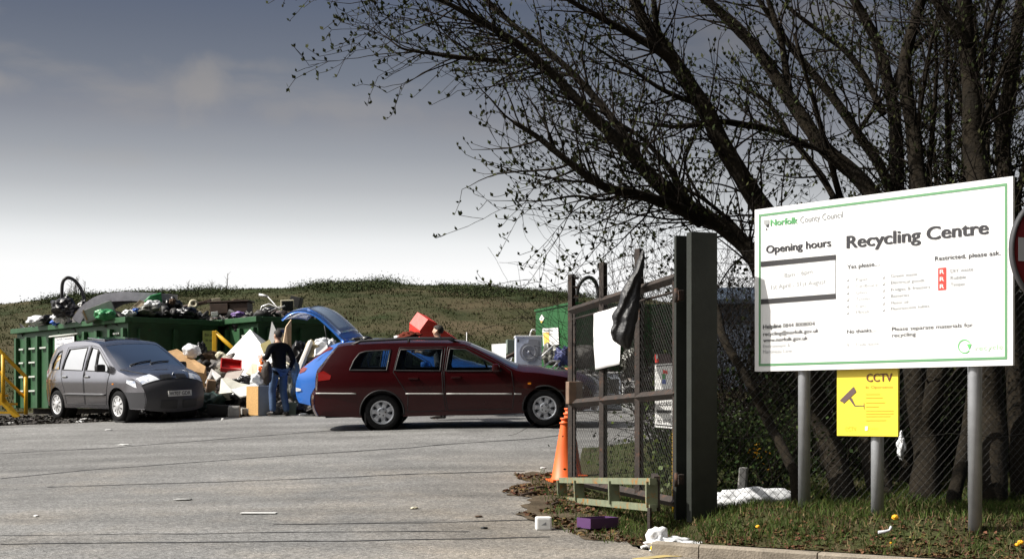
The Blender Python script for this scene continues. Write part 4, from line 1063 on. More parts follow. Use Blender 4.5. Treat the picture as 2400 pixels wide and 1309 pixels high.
def person(loc, rz, label, arms, legs, shirt, trousers, lean=0.04, hair_len=0.0):
    root = empty('person', loc, rz, False, label, 'person')
    J = {'pelvis': ((0, 0, .97), (.105, .08)), 'spine': ((0, lean * .4, 1.14), (.12, .085)), 'chest': ((0, lean * .8, 1.33), (.14, .09)), 'upper': ((0, lean, 1.44), (.10, .07)),
         'neck': ((0, lean + .015, 1.525), .052), 'jaw': ((0, lean + .045, 1.585), (.058, .066)), 'head': ((0, lean + .035, 1.66), (.075, .092)), 'top': ((0, lean + .02, 1.72), (.052, .065)),
         'nose': ((0, lean + .135, 1.63), .014), 'ear_l': ((-.083, lean + .02, 1.64), .014), 'ear_r': ((.083, lean + .02, 1.64), .014)}
    Bn = [('pelvis', 'spine'), ('spine', 'chest'), ('chest', 'upper'), ('upper', 'neck'), ('neck', 'jaw'), ('jaw', 'head'), ('head', 'top'), ('head', 'nose'), ('head', 'ear_l'), ('head', 'ear_r')]
    S = {'pelvis': ((0, 0, .97), (.135, .10)), 'spine': ((0, lean * .4, 1.14), (.145, .105)), 'chest': ((0, lean * .8, 1.33), (.165, .11)), 'upper': ((0, lean, 1.44), (.12, .085))}; S['hem'] = ((0, -.005, .90), (.165, .12)); S['collar'] = ((0, lean + .01, 1.50), .068)
    S = {k: (p, tuple(q + .022 for q in r) if isinstance(r, tuple) else r + .01) for k, (p, r) in S.items()}
    SB = [('pelvis', 'spine'), ('spine', 'chest'), ('chest', 'upper'), ('upper', 'collar'), ('pelvis', 'hem')]
    T = {'pelvis': ((0, 0, .96), (.150, .115))}; TB = []
    for s_, (sh, el, wr, hd) in arms.items():
        J[s_ + 'sh'] = (sh, .055); J[s_ + 'el'] = (el, .040); J[s_ + 'wr'] = (wr, .027); pal = Vector(wr).lerp(Vector(hd), .55); J[s_ + 'pa'] = (tuple(pal), (.036, .018))
        Bn += [('upper', s_ + 'sh'), (s_ + 'sh', s_ + 'el'), (s_ + 'el', s_ + 'wr'), (s_ + 'wr', s_ + 'pa')]
        f = (Vector(hd) - Vector(wr)).normalized(); si = f.cross(Vector((1, 0, 0)) if abs(f.x) < .8 else Vector((0, 0, 1))).normalized(); dn = f.cross(si)
        for k, (o_, ln) in enumerate(((-.03, .072), (-.01, .085), (.01, .08), (.03, .06))):
            a = pal + f * .03 + si * o_; b = a + f * ln * .6 + dn * .012; c = b + f * ln * .3 + dn * .035
            for q, (p, r) in enumerate(((a, .0095), (b, .0085), (c, .0075))): J[f'{s_}f{k}{q}'] = (tuple(p), r)
            Bn += [(s_ + 'pa', f'{s_}f{k}0'), (f'{s_}f{k}0', f'{s_}f{k}1'), (f'{s_}f{k}1', f'{s_}f{k}2')]
        a = pal - f * .01 + si * -.042; b = a + f * .045 + si * -.018 + dn * .015
        J[s_ + 't0'] = (tuple(a), .011); J[s_ + 't1'] = (tuple(b), .009); Bn += [(s_ + 'pa', s_ + 't0'), (s_ + 't0', s_ + 't1')]
        S[s_ + 'sh'] = (sh, .078); S[s_ + 'el'] = (el, .060); S[s_ + 'cu'] = (tuple(Vector(el).lerp(Vector(wr), .95)), .043)
        SB += [('upper', s_ + 'sh'), (s_ + 'sh', s_ + 'el'), (s_ + 'el', s_ + 'cu')]
    for s_, (hp_, kn, an, to) in legs.items():
        J[s_ + 'hp'] = (hp_, .080); J[s_ + 'kn'] = (kn, .055); J[s_ + 'an'] = (an, .036); J[s_ + 'to'] = (to, (.038, .028))
        Bn += [('pelvis', s_ + 'hp'), (s_ + 'hp', s_ + 'kn'), (s_ + 'kn', s_ + 'an'), (s_ + 'an', s_ + 'to')]
        T[s_ + 'hp'] = (hp_, .100); mid = Vector(kn).lerp(Vector(an), .5)
        T[s_ + 'kn'] = (kn, .080); T[s_ + 'mi'] = (tuple(mid), .076); T[s_ + 'an'] = (tuple(Vector(an) + Vector((0, .01, -.02))), .068)
        TB += [('pelvis', s_ + 'hp'), (s_ + 'hp', s_ + 'kn'), (s_ + 'kn', s_ + 'mi'), (s_ + 'mi', s_ + 'an')]
        a, t = Vector(an), Vector(to); d = (t - a); d.z = 0; d.normalize()
        skin_obj('shoe', {'pelvis': (tuple(a - d * .045 + Vector((0, 0, -.035))), (.043, .042)), 'b': (tuple(a + d * .06 + Vector((0, 0, -.03))), (.046, .042)), 'c': (tuple(a + d * .16 + Vector((0, 0, -.045))), (.046, .032)), 'd': (tuple(a + d * .21 + Vector((0, 0, -.05))), (.032, .024))},
                 [('pelvis', 'b'), ('b', 'c'), ('c', 'd')], M_SHOE, root)
    skin_obj('body', J, Bn, M_SKIN, root)
    skin_obj('jumper', S, SB, shirt, root); skin_obj('trousers', T, TB, trousers, root)
    mb = MB(); bm = bmesh.new(); bmesh.ops.create_icosphere(bm, subdivisions=3, radius=1)
    c = Vector((0, lean + .018, 1.672))
    for v in bm.verts: v.co = Vector((v.co.x * .088, v.co.y * .108, v.co.z * .095)) + c
    cut = [v for v in bm.verts if (v.co.y - c.y > .035 and v.co.z < 1.70) or v.co.z < 1.595 - hair_len or (v.co.y > c.y - .02 and v.co.z < 1.65)]
    bmesh.ops.delete(bm, geom=cut, context='VERTS'); mb.bm(bm, True); mb.build('hair', M_HAIR, root)
    return root
mp0 = gp(655, 975)
person(mp0, R(38), 'man in black jumper and blue jeans seen from behind, standing at the rubbish heap', {'l': ((-.195, .03, 1.42), (-.30, -.01, 1.17), (-.24, .24, 1.20), (-.22, .40, 1.21)), 'r': ((.195, .03, 1.42), (.29, -.06, 1.15), (.27, .09, .93), (.25, .17, .80))},
       {'l': ((-.095, 0, .90), (-.12, .09, .50), (-.14, .01, .10), (-.16, .17, .04)), 'r': ((.095, 0, .90), (.10, .03, .49), (.12, -.10, .10), (.15, .06, .04))}, M_JUMPER, M_JEANS)
p2 = at(1034, 900, 26.9); p2.z = G(p2.x, p2.y)
person(p2, R(75), 'dark-haired person whose head shows above the roof of the maroon estate car', {'l': ((-.195, .03, 1.42), (-.30, .10, 1.20), (-.22, .32, 1.25), (-.20, .48, 1.28)), 'r': ((.195, .03, 1.42), (.30, .10, 1.20), (.22, .32, 1.25), (.2, .48, 1.28))},
       {'l': ((-.095, 0, .90), (-.1, .03, .50), (-.1, -.02, .10), (-.1, .14, .04)), 'r': ((.095, 0, .90), (.10, .03, .50), (.10, -.02, .10), (.1, .14, .04))}, mat('grey_top', (.12, .12, .13), .85), M_JEANS)

# ================================================================ rubbish
def rot(x=0, y=0, z=0):
    return (Matrix.Rotation(R(z), 3, 'Z') @ Matrix.Rotation(R(y), 3, 'Y') @ Matrix.Rotation(R(x), 3, 'X'))
def panel(name, corners, th, m, label, cat, group=None, back=(0, 1, 0)):
    """a slab whose front corners are given as (photo x, photo y, distance), with its own thickness"""
    vs = [at(*c) for c in corners]; n = (vs[1] - vs[0]).cross(vs[2] - vs[0]).normalized()
    if n.dot(Vector(back)) < 0: n = -n
    k = len(vs); mb = MB(); mb.add(vs + [v + n * th for v in vs], [tuple(range(k)), tuple(range(k, 2 * k))[::-1]] + [(i, (i + 1) % k, (i + 1) % k + k, i + k) for i in range(k)])
    return tag(mb.build(name, m), label, cat, group)
def bag(name, px, py, d, w, h, m, label, cat='bag', seed=1, group=None, depth=None, amp=.5, knot=True):
    c = at(px, py, d); s_ = d / FPX; W, H = w * s_, h * s_; mb = MB()
    mb.blob(c, (W, depth or W * .8, H), seed, amp, 1.8, 4, rot(z=seed * 40))
    if knot: mb.blob(c + Vector((W * .1, 0, H * .52)), (W * .22, W * .2, H * .3), seed + 5, .5, 2.5, 2)
    return tag(mb.build(name, m), label, cat, group)
def carton(name, px, py, d, size, r, m, label, cat='box', group=None, flaps=False, m2=None):
    c = at(px, py, d); mb = MB(); mb.box(c, size, r, .008)
    o = tag(mb.build(name, m), label, cat, group)
    if flaps:
        for sx in (-1, 1):
            f = MB(); f.box(c + r @ Vector((sx * size[0] * .62, 0, size[2] * .56)), (size[0] * .4, size[1] * .95, .012), r @ rot(y=sx * 35)); f.build('flap', m2 or m, o)
    return o
def arch(name, pts, d, r, m, label, cat='hose', group=None, ends=None):
    mb = MB(); P = [at(px, py, d + (dd if dd else 0)) for px, py, dd in pts]; Q = [Vector(p) for p in crom([tuple(p) for p in P], 5)]
    mb.tube(Q, r, 8); return tag(mb.build(name, m), label, cat, group)
M_WBAG = mat('white_plastic_bag', (.72, .73, .75), .4, bump=.7, bscale=12)
M_BLUEBAG = mat('blue_plastic', (.03, .12, .50), .4, bump=.5, bscale=14)
M_GREENBAG = mat('green_plastic_sack', (.05, .26, .10), .38, bump=.6, bscale=14)
M_TEAL = mat('teal_tarpaulin', (.028, .062, .055), .6, bump=.6, bscale=10)
M_MATT = mat('mattress_ticking', (.52, .52, .57), .85, col2=(.34, .34, .39), scale=4, bump=.3, bscale=12)
M_CREAM = mat('cream_plastic', (.62, .57, .42), .6, var=.12, scale=4)
M_GREYP = mat('grey_board', (.34, .34, .33), .7, var=.15, scale=4)
M_CHIP = mat('chipboard', (.62, .38, .16), .85, var=.2, scale=40, bump=.2, bscale=80)
M_REDP = mat('red_plastic', (.42, .012, .012), .4)
M_BRIGHTRED = mat('bright_red_vinyl', (.62, .035, .018), .5, var=.15, scale=6, bump=.2, bscale=12)
M_ORANGE = mat('orange_plastic', (.85, .16, .015), .5)
M_WOOD = mat('dark_brown_wood', (.055, .032, .022), .6, var=.3, scale=6)
M_GREYBAG = mat('grey_plastic_sheet', (.14, .14, .12), .35, bump=.8, bscale=10)
M_CONC = mat('pale_concrete', (.36, .35, .33), .9, var=.15, scale=10)
M_BROWNCL = mat('brown_fabric', (.10, .07, .05), .9, var=.3, scale=5, bump=.4, bscale=15)
M_TUBE = mat('white_tube', (.7, .7, .7), .35, .2)

# loose waste filling the two open skips, and the mound at their foot
def scraps(name, pts, smin, smax, m, seed):
    random.seed(seed); V = []; F = []
    for p in pts:
        a, b, c = [random.uniform(smin, smax) * k for k in (1, .7, random.choice((.05, .12, .5)))]
        q = rot(random.uniform(-50, 50), random.uniform(-50, 50), random.uniform(0, 180)); j = len(V)
        for sx in (-.5, .5):
            for sy in (-.5, .5):
                for sz in (-.5, .5): V.append(tuple(Vector(p) + q @ Vector((sx * a * random.uniform(.7, 1), sy * b, sz * c))))
        F += [(j, j + 1, j + 3, j + 2), (j + 4, j + 6, j + 7, j + 5), (j, j + 4, j + 5, j + 1), (j + 2, j + 3, j + 7, j + 6), (j, j + 2, j + 6, j + 4), (j + 1, j + 5, j + 7, j + 3)]
    return tag(raw(name, V, F, m), kind='stuff')
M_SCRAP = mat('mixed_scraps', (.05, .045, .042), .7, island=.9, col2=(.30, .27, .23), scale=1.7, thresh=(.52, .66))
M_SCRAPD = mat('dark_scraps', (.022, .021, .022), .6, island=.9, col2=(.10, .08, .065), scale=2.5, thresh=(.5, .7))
random.seed(31); P = []
for (root, Mx, z0, L) in ((cA, MA, zA, 6.9), (cB, MB_, zB, 6.2)):
    top = (nA.z if root is cA else nB.z)
    for i in range(750):
        x, y = random.uniform(.15, L - .15), random.uniform(.1, 2.3); hgt = .02 + .26 * math.sin(math.pi * y / 2.4) * (.6 + .5 * noise.noise(Vector((x, y, 3))))
        q = root.location + Mx @ Vector((x, y, 0)); P.append((q.x, q.y, top + random.uniform(-.35, hgt)))
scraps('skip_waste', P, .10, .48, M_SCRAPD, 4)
def heap_h(px, d):
    return max(0, 1.15 * math.exp(-((px - 560) / 150) ** 2) * math.exp(-((d - 32.4) / 1.3) ** 2) + .35 * math.exp(-((px - 410) / 70) ** 2) * math.exp(-((d - 32.6) / 1.2) ** 2) + .8 * math.exp(-((px - 725) / 60) ** 2) * math.exp(-((d - 32.0) / 1.3) ** 2))
P = []
while len(P) < 3600:
    px, d = random.uniform(370, 790), random.uniform(30.0, 34.3); h = heap_h(px, d)
    if h < .04 and random.random() > .12: continue
    x = (px - 1200) * d / FPX; P.append((x, d, G(x, d) + h * random.uniform(.45, 1.05)))
scraps('heap_waste', P, .08, .42, M_SCRAP, 5)
P = []
for i in range(380):
    d = random.uniform(31.5, 34); px = random.uniform(1125, 1600); x = (px - 1200) * d / FPX
    P.append((x, d, G(x, d) + random.uniform(0, .75)))
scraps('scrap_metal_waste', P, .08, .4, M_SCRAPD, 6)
# low mounds under the loose scraps so the heaps are solid
mb = MB()
for px, d, w, h in ((560, 32.6, 3.0, 2.0), (410, 32.8, 1.5, 1.1), (725, 32.2, 1.4, 1.4)):
    c = at(px, 900, d); c.z = G(c.x, d) - .05; mb.blob(c, (w, 1.9, h), 3, .5, 2, 4)
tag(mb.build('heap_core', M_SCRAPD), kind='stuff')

GS1 = 'bags and waste on top of the left skip'; GS2 = 'waste on top of the rear skip'; GH = 'things thrown on the rubbish heap'; GR = 'scrap by the washing machine'
# ---- on the left skip
bag('bin_bag', 150, 722, 36.6, 60, 44, M_BLACKBAG, 'large black bin bag at the left end of the skip, under the hose arch', seed=3, group=GS1)
bag('bin_bag', 196, 728, 36.8, 26, 40, M_BLACKBAG, 'small black bag wedged between the big bin bag and the mattress', seed=4, group=GS1)
arch('hose', [(146, 730, 0), (145, 690, 0), (147, 662, 0), (157, 651, 0), (172, 655, .1), (187, 672, .2), (195, 692, .3), (200, 725, .3)], 36.9, .045, M_BLACK, 'black hose arching high above the left end of the skip')
bag('carrier_bag', 98, 752, 38.2, 66, 20, M_WBAG, 'white carrier bag lying on the rim at the far left of the skip', seed=6, group=GS1, knot=False)
bag('carrier_bag', 78, 754, 38.6, 22, 12, M_BLUEBAG, 'scrap of blue plastic at the far left rim of the skip', seed=7, group=GS1, knot=False)
bag('carrier_bag', 132, 754, 37.4, 26, 14, M_BLUEBAG, 'blue plastic bag below the crumpled white sack on the skip rim', seed=8, group=GS1, knot=False)
bag('sack', 143, 744, 36.9, 42, 22, M_WBAG, 'crumpled white sack under the large black bin bag', 'sack', 9, GS1, knot=False)
bag('bin_bag', 112, 748, 38.0, 40, 16, M_BLACKBAG, 'flat black bag behind the white carrier bag on the skip', seed=10, group=GS1, knot=False)
# bent mattress
mt = [(178, 748), (196, 722), (222, 703), (247, 694), (290, 690), (330, 691), (368, 693)]
P = [Vector(p) for p in crom([tuple(at(px, py + 4, 36.2)) for px, py in mt], 4)]; mb = MB(); vs = []
for i, p in enumerate(P):
    d = (P[min(i + 1, len(P) - 1)] - P[max(i - 1, 0)]).normalized(); n = Vector((-d.z, 0, d.x))
    for u in (0, .5, 1):
        for o_ in (-.11, -.125, .125, .11): vs.append(p + Vector((.25 * u, 1.15 * u, .06 * u)) + n * (o_ * (1 + .08 * noise.noise(p * 3 + Vector((u, o_, 0))))))
k = 12; fs = []
for i in range(len(P) - 1):
    for a, b in ((0, 3), (3, 7), (7, 11), (11, 8), (8, 4), (4, 0)):
        fs.append((i * k + a, i * k + b, (i + 1) * k + b, (i + 1) * k + a))
fs += [(0, 4, 8, 11, 7, 3), tuple((len(P) - 1) * k + j for j in (3, 7, 11, 8, 4, 0))]
mb.add(vs, fs, False); tag(mb.build('mattress', M_MATT), 'grey mattress bent over the waste on top of the left skip', 'mattress')
o = carton('packing_box', 232, 731, 35.5, (.75, .5, .30), rot(0, -22, 12), M_GREYP, 'grey box with a tan end lying slanted under the mattress', group=GS1)
mb = MB(); mb.box(at(201, 739, 35.4), (.03, .46, .26), rot(0, -22, 12)); mb.build('end_flap', M_CARD, o)
bag('garden_sack', 247, 737, 35.0, 58, 24, M_GREENBAG, 'bright green garden sack lying on the near rim of the skip', 'sack', 12, GS1, knot=False)
panel('plastic_sheet', [(336, 709, 35.9), (352, 694, 35.9), (378, 687, 36.1), (380, 708, 36.1)], .03, M_GREENBAG, 'stiff green plastic sheet standing up at the right end of the mattress', 'sheet', GS1)
panel('cardboard_sheet', [(303, 726, 35.5), (328, 702, 35.6), (352, 712, 35.7), (346, 726, 35.5)], .03, mat('tan_board', (.40, .33, .24), .85), 'tan board slanting below the green plastic sheet', 'board', GS1)
bag('carrier_bag', 358, 713, 35.7, 36, 20, M_WBAG, 'white plastic bag right under the green plastic sheet', seed=13, group=GS1, knot=False)
bag('carrier_bag', 303, 733, 34.9, 26, 15, M_WBAG, 'crumpled white and blue bag at the near corner of the skip', seed=14, group=GS1, knot=False)
bag('carrier_bag', 318, 728, 35.0, 16, 12, M_BLUEBAG, 'blue bag beside the crumpled bag at the near corner of the skip', seed=15, group=GS1, knot=False)
bag('bin_bag', 344, 729, 35.3, 70, 24, M_GREYBAG, 'dull grey-green plastic heap on the dark end of the skip', seed=16, group=GS1, knot=False)
bag('bin_bag', 400, 718, 36.2, 52, 36, M_BLACKBAG, 'black bag right of the white plastic bag on the skip end', seed=17, group=GS1)
bag('bin_bag', 436, 735, 35.9, 56, 28, M_BLACKBAG, 'black bag hanging over the right corner of the left skip', seed=18, group=GS1, knot=False)
bag('bundle', 405, 708, 36.0, 16, 16, M_BROWNCL, 'small brown bundle on top of the black bag on the skip end', 'bundle', 19, GS1, knot=False)
mb = MB(); c = at(452, 716, 37.2); mb.lathe([(.05, -.14), (.12, -.14), (.12, .14), (.05, .14), (.05, -.14)], 16, Matrix.Translation(c) @ Matrix.Rotation(R(70), 4, 'X') @ Matrix.Rotation(R(20), 4, 'Y'))
tag(mb.build('paper_roll', M_CREAM), 'pale yellow roll lying between the two skips tops', 'roll')
for k, (a, b, lab) in enumerate((((420, 722), (498, 704), 'long dark plank sloping up behind the yellow roll'), ((428, 741), (470, 733), 'short pale plank lying on the corner of the left skip'))):
    mb = MB(); p, q = at(*a, 37.4 - k * 1.6), at(*b, 38.2 - k * 1.6); mb.tube([p, q], .05, 4); tag(mb.build('plank', M_WOOD if k == 0 else M_GREYP), lab, 'plank')
# ---- on the rear skip
mb = MB(); dS = 37.2; c = at(537, 722, dS); mb.box(c + Vector((0, .3, 0)), (.98, .6, .30), rot(0, -2, -4), .02); o = tag(mb.build('cabinet', M_WOOD), 'dark brown wooden cabinet on the rear skip below the skyline stalks', 'cabinet', GS2)
mb = MB(); mb.box(c + Vector((0, .28, .175)), (1.08, .7, .04), rot(0, -2, -4), .008); mb.build('cabinet_top', M_WOOD, o)
for sx in (-1, 1): mb = MB(); mb.box(c + Vector((sx * .25, -.04, -.01)), (.46, .03, .25), rot(0, -2, -4), .008); mb.build('cabinet_door', M_WOOD, o)
carton('carton', 503, 735, 36.0, (.17, .12, .10), rot(0, -6, 10), M_WHITE, 'small white carton left of the brown cabinet', group=GS2)
bag('bundle', 560, 737, 36.2, 34, 14, mat('purple_plastic', (.17, .10, .30), .4, bump=.5, bscale=14), 'purple plastic bundle on the rim below the brown cabinet', 'bundle', 22, GS2, knot=False)
bag('bundle', 590, 738, 36.3, 26, 12, M_GREYBAG, 'grey bundle on the rim right of the purple bundle', 'bundle', 23, GS2, knot=False)
carton('carton', 507, 704, 38, (.22, .2, .12), rot(0, -10, 10), M_CREAM, 'cream carton on top of the brown cabinet at its left', group=GS2)
bag('bundle', 556, 707, 38, 30, 12, M_BROWNCL, 'brown bundle on top of the brown cabinet at its right', 'bundle', 24, GS2, knot=False)
# tv
c = at(674, 717, 36.2); q = rot(0, -3, 8); mb = MB(); mb.box(c, (.34, .05, .32), q, .02); mb.box(c + q @ Vector((.0, .2, 0)), (.26, .36, .24), q, .04); o = tag(mb.build('television', M_CREAM), 'old cream-framed television standing on the rear skip', 'television')
mb = MB(); mb.box(c + q @ Vector((0, -.028, 0)), (.27, .02, .25), q, .008); mb.build('screen', mat('dark_screen', (.012, .016, .014), .15, coat=.6), o)
carton('carton', 694, 708, 36.9, (.26, .26, .28), rot(0, 12, -10), M_BLACK, 'black box leaning behind the television', group=GS2)
mb = MB(); mb.tube([at(608, 690, 37), at(627, 694, 36.9)], .035, 6); mb.tube([at(627, 694, 36.9), at(652, 722, 36.4)], .014, 6); tag(mb.build('broom', M_TUBE), 'white-headed broom sticking up left of the television', 'broom', GS2)
mb = MB(); L = [(616, 738), (610, 728), (614, 718), (630, 712), (655, 722), (668, 716)]; mb.tube([at(*p, 36.1) for p in L], .022, 6); mb.tube([at(628, 731, 36.1), at(662, 715, 36.2)], .018, 6); tag(mb.build('tube_frame', M_TUBE), 'bent white tubular chair frame left of the television', 'frame', GS2)
bag('bin_bag', 632, 731, 36.4, 44, 22, M_BLACKBAG, 'black bag under the white tubular chair frame', seed=26, group=GS2, knot=False)
bag('carrier_bag', 652, 734, 35.8, 14, 12, M_WBAG, 'tiny white bag below the television', seed=27, group=GS2, knot=False)

# ---- the heap in front
panel('cardboard_box', [(380, 826, 32.2), (415, 817, 32.4), (482, 858, 31.4), (478, 874, 31.2), (392, 858, 31.5)], .35, M_CARD, 'flattened brown cardboard box behind the bonnet of the grey car', 'box', GH)
panel('cardboard_sheet', [(395, 850, 31.6), (478, 872, 31.8), (482, 905, 31.4), (440, 880, 31.2)], .04, mat('dark_card', (.12, .075, .045), .9, var=.2), 'dark brown cardboard sheet below the flattened box', 'board', GH)
o = bag('carrier_bag', 449, 822, 31.9, 42, 32, M_WBAG, 'white printed plastic bag standing on the flattened cardboard', seed=31, group=GH, knot=False, amp=.25)
bag('bin_bag', 473, 822, 32.8, 22, 34, M_BLACKBAG, 'black bag between the white printed bag and the lime notice', seed=32, group=GH)
bag('bundle', 496, 838, 33.0, 50, 30, M_BROWNCL, 'brown fabric bundle below the yellow post', 'bundle', 33, GH, knot=False)
bag('cushion', 516, 832, 32.5, 28, 18, M_CREAM, 'small cream cushion at the left edge of the big white panel', 'cushion', 34, GH, knot=False, amp=.2)
# big white fridge lying cornerwise: bright face and grey side
fr = [(500, 862, 32.6), (586, 771, 32.45), (641, 846, 30.9), (574, 893, 31.2)]
o = panel('fridge', fr, .55, M_WHITEDIRT, 'big white fridge tipped up on its corner, brightest thing on the heap', 'fridge', None, (.35, 1, .3))
panel('board', [(622, 836, 31.9), (637, 752, 32.2), (655, 790, 32.1), (652, 836, 31.9)], .03, M_WHITEDIRT, 'pointed white board standing behind the man', 'board', GH)
panel('board', [(641, 800, 31.6), (664, 782, 31.8), (664, 830, 31.6), (645, 850, 31.4)], .03, M_CREAM, 'cream board at the right shoulder of the man', 'board', GH)
panel('board', [(663, 812, 31.5), (671, 765, 31.6), (683, 748, 31.7), (683, 818, 31.6), (676, 826, 31.5)], .04, mat('tan_wood', (.38, .24, .13), .6, col2=(.62, .5, .36), scale=3), 'tan wooden board upright between the man and the raised blue tailgate', 'board', GH)
panel('board', [(610, 806, 30.6), (632, 795, 30.7), (640, 812, 30.6), (618, 826, 30.5)], .05, mat('olive_card', (.42, .36, .16), .8), 'olive yellow card beside the face of the man', 'card', GH)
# red tray
mb = MB(); c = at(541, 861, 31.0); q = rot(38, 6, 14); mb.box(c, (.42, .34, .02), q)
for a, s_ in (((0, .17, .05), (.42, .02, .11)), ((0, -.17, .05), (.42, .02, .11)), ((.21, 0, .05), (.02, .36, .11)), ((-.21, 0, .05), (.02, .36, .11))): mb.box(c + q @ Vector(a), s_, q)
tag(mb.build('tray', M_REDP), 'dark red plastic tray below the white fridge', 'tray', GH)
panel('board', [(524, 886, 30.6), (538, 862, 30.9), (572, 863, 30.9), (554, 895, 30.5)], .03, mat('pinkish_board', (.46, .40, .36), .8, var=.1), 'pale pinkish grey board in front of the red tray', 'board', GH)
panel('board', [(576, 873, 30.7), (590, 851, 31.0), (604, 852, 31.0), (600, 880, 30.6), (590, 878, 30.6)], .03, M_CREAM, 'cream board under the right corner of the white fridge', 'board', GH)
panel('board', [(480, 897, 30.7), (496, 863, 31.0), (518, 880, 30.9), (507, 890, 30.8), (497, 877, 30.9), (486, 898, 30.7)], .04, M_WHITEDIRT, 'folded white board leaning in an upside-down V beside the grey car', 'board', GH)
carton('carton', 494, 905, 30.5, (.17, .2, .28), rot(10, 5, 20), mat('dull_carton', (.22, .15, .10), .85), 'small dull brown carton under the folded white board', group=GH)
# cream bath or tarp
o = panel('cream_cover', [(514, 922, 30.2), (518, 886, 30.5), (533, 884, 30.5), (560, 896, 30.4), (590, 902, 30.3), (560, 921, 30.1), (548, 918, 30.1)], .22, mat('cream_tarp', (.60, .59, .50), .55, col2=(.42, .41, .36), scale=3, bump=.4, bscale=10), 'crumpled cream plastic cover under the pinkish board', 'cover', GH)
bag('carrier_bag', 601, 893, 30.4, 30, 32, M_WBAG, 'white bag with a dark fold above the chipboard box', seed=41, group=GH, knot=False)
bag('bin_bag', 575, 892, 30.7, 52, 26, M_BLACKBAG, 'black bag between the pinkish board and the white bag', seed=42, group=GH, knot=False)
bag('bundle', 616, 846, 30.4, 18, 16, M_ORANGE, 'orange plastic bundle at the left hand of the man', 'bundle', 43, GH, knot=False)
bag('bundle', 611, 864, 30.4, 12, 14, M_ORANGE, 'small orange scrap below the larger orange bundle', 'bundle', 44, GH, knot=False)
hb = at(625, 872, 29.2); mb = MB(); mb.blob(hb, (.22, .2, .44), 45, .3, 1.6, 3); mb.tube([hb + Vector((0, 0, .18)), at(614, 843, 29.35)], .02, 6); tag(mb.build('holdall', mat('dark_brown_bag', (.028, .02, .016), .6, bump=.4, bscale=15)), 'dark brown bag hanging from the left hand of the man', 'bag')
# chipboard box with white top
c = at(610, 944, 29.95); q = rot(0, 0, 52); z0 = G(c.x, c.y); c.z = z0 + .305
mb = MB(); mb.box(c, (.42, .36, .60), q, .004); o = tag(mb.build('cabinet', M_GREYP), 'small cupboard with an orange chipboard side and white top beside the legs of the man', 'cupboard')
mb = MB(); mb.box(c + q @ Vector((-.214, 0, 0)), (.012, .352, .59), q); mb.build('chipboard_side', M_CHIP, o)
mb = MB(); mb.box(c + q @ Vector((0, 0, .308)), (.44, .38, .016), q); mb.build('top', M_WHITE, o)
panel('board', [(579, 938, 30.0), (585, 907, 30.0), (589, 908, 30.0), (583, 939, 30.0)], .02, M_WHITEDIRT, 'narrow white strip leaning on the chipboard cupboard', 'board', GH)
mb = MB(); c = at(549, 966, 29.7); c.z = G(c.x, c.y) + .11; mb.box(c, (.24, .30, .22), rot(0, 0, 8), .035); mb.box(c + Vector((.2, .25, -.01)), (.2, .2, .17), rot(0, 0, 25), .03); o = tag(mb.build('concrete_block', M_CONC), 'pale grey block with a white top on the ground left of the cupboard', 'block', GH)
mb = MB(); mb.box(c + Vector((0, .02, .118)), (.22, .26, .015), rot(0, 0, 8)); mb.build('white_top', M_WHITE, o)
panel('sheet', [(540, 912, 30.05), (598, 897, 30.15), (616, 917, 30.0), (562, 929, 29.9)], .04, M_WHITEDIRT, 'dirty white sheet lying flat above the black bag and left of the cupboard', 'sheet', GH)
panel('sheet', [(640, 880, 31.0), (664, 842, 31.2), (690, 858, 31.1), (668, 893, 30.8)], .04, M_CREAM, 'pale sheet leaning behind the hips of the man', 'sheet', GH)
bag('tarpaulin', 497, 945, 30.3, 70, 48, M_TEAL, 'dark teal tarpaulin heap on the ground right of the grey car', 'tarpaulin', 46, GH, knot=False)
mb = MB(); c = at(515, 968, 29.9); c.z = G(c.x, c.y) + .13; mb.box(c, (.44, .4, .24), rot(0, 3, 6), .02, 1.15); tag(mb.build('crate', M_BLACK), 'black plastic crate on the ground below the teal tarpaulin', 'crate', GH)
bag('bin_bag', 560, 930, 30.5, 80, 50, M_BLACKBAG, 'black bin bag slumped between the teal tarpaulin and the cupboard', seed=48, group=GH, knot=False)
c = gp(477, 975); mb = MB(); mb.lathe([(0, 0), (.05, 0), (.05, .15), (.018, .2), (.018, .23), (0, .23)], 12, Matrix.Translation(c)); tag(mb.build('plastic_bottle', mat('pale_blue_plastic', (.5, .56, .7), .25)), 'pale blue bottle on the ground just right of the grey car', 'bottle')
# between the man and the blue car
bag('bin_bag', 686, 895, 30.2, 40, 90, M_GREYBAG, 'tall grey-green plastic sack between the man and the blue car', seed=51, group=GH, knot=False)
bag('bin_bag', 700, 835, 32.0, 44, 60, M_BLACKBAG, 'black bag with pale streaks right of the man', seed=52, group=GH, knot=False)
mb = MB(); c = at(681, 960, 29.8); c.z = G(c.x, c.y) + .13; mb.box(c, (.22, .25, .24), rot(0, 0, 6), .01, 1.1); o = tag(mb.build('crate', mat('dull_green_plastic', (.14, .18, .13), .6)), 'dull green crate on the ground right of the shoes of the man', 'crate', GH)
mb = MB(); mb.box(c + Vector((0, 0, .12)), (.27, .29, .03), rot(0, 0, 6), .01); mb.build('rim', MATS['dull_green_plastic'], o)
panel('board', [(688, 878, 30.6), (722, 798, 31.2), (730, 795, 31.2), (698, 880, 30.6)], .10, mat('off_white_board', (.66, .62, .55), .6), 'long off-white board leaning from the sack up to the raised tailgate', 'board', GH)
panel('cardboard_box', [(716, 838, 31.0), (729, 794, 31.4), (748, 806, 31.5), (756, 822, 31.2), (738, 835, 31.0)], .18, mat('khaki_card', (.26, .21, .12), .85), 'khaki cardboard box behind the open boot of the blue car', 'box', GH)
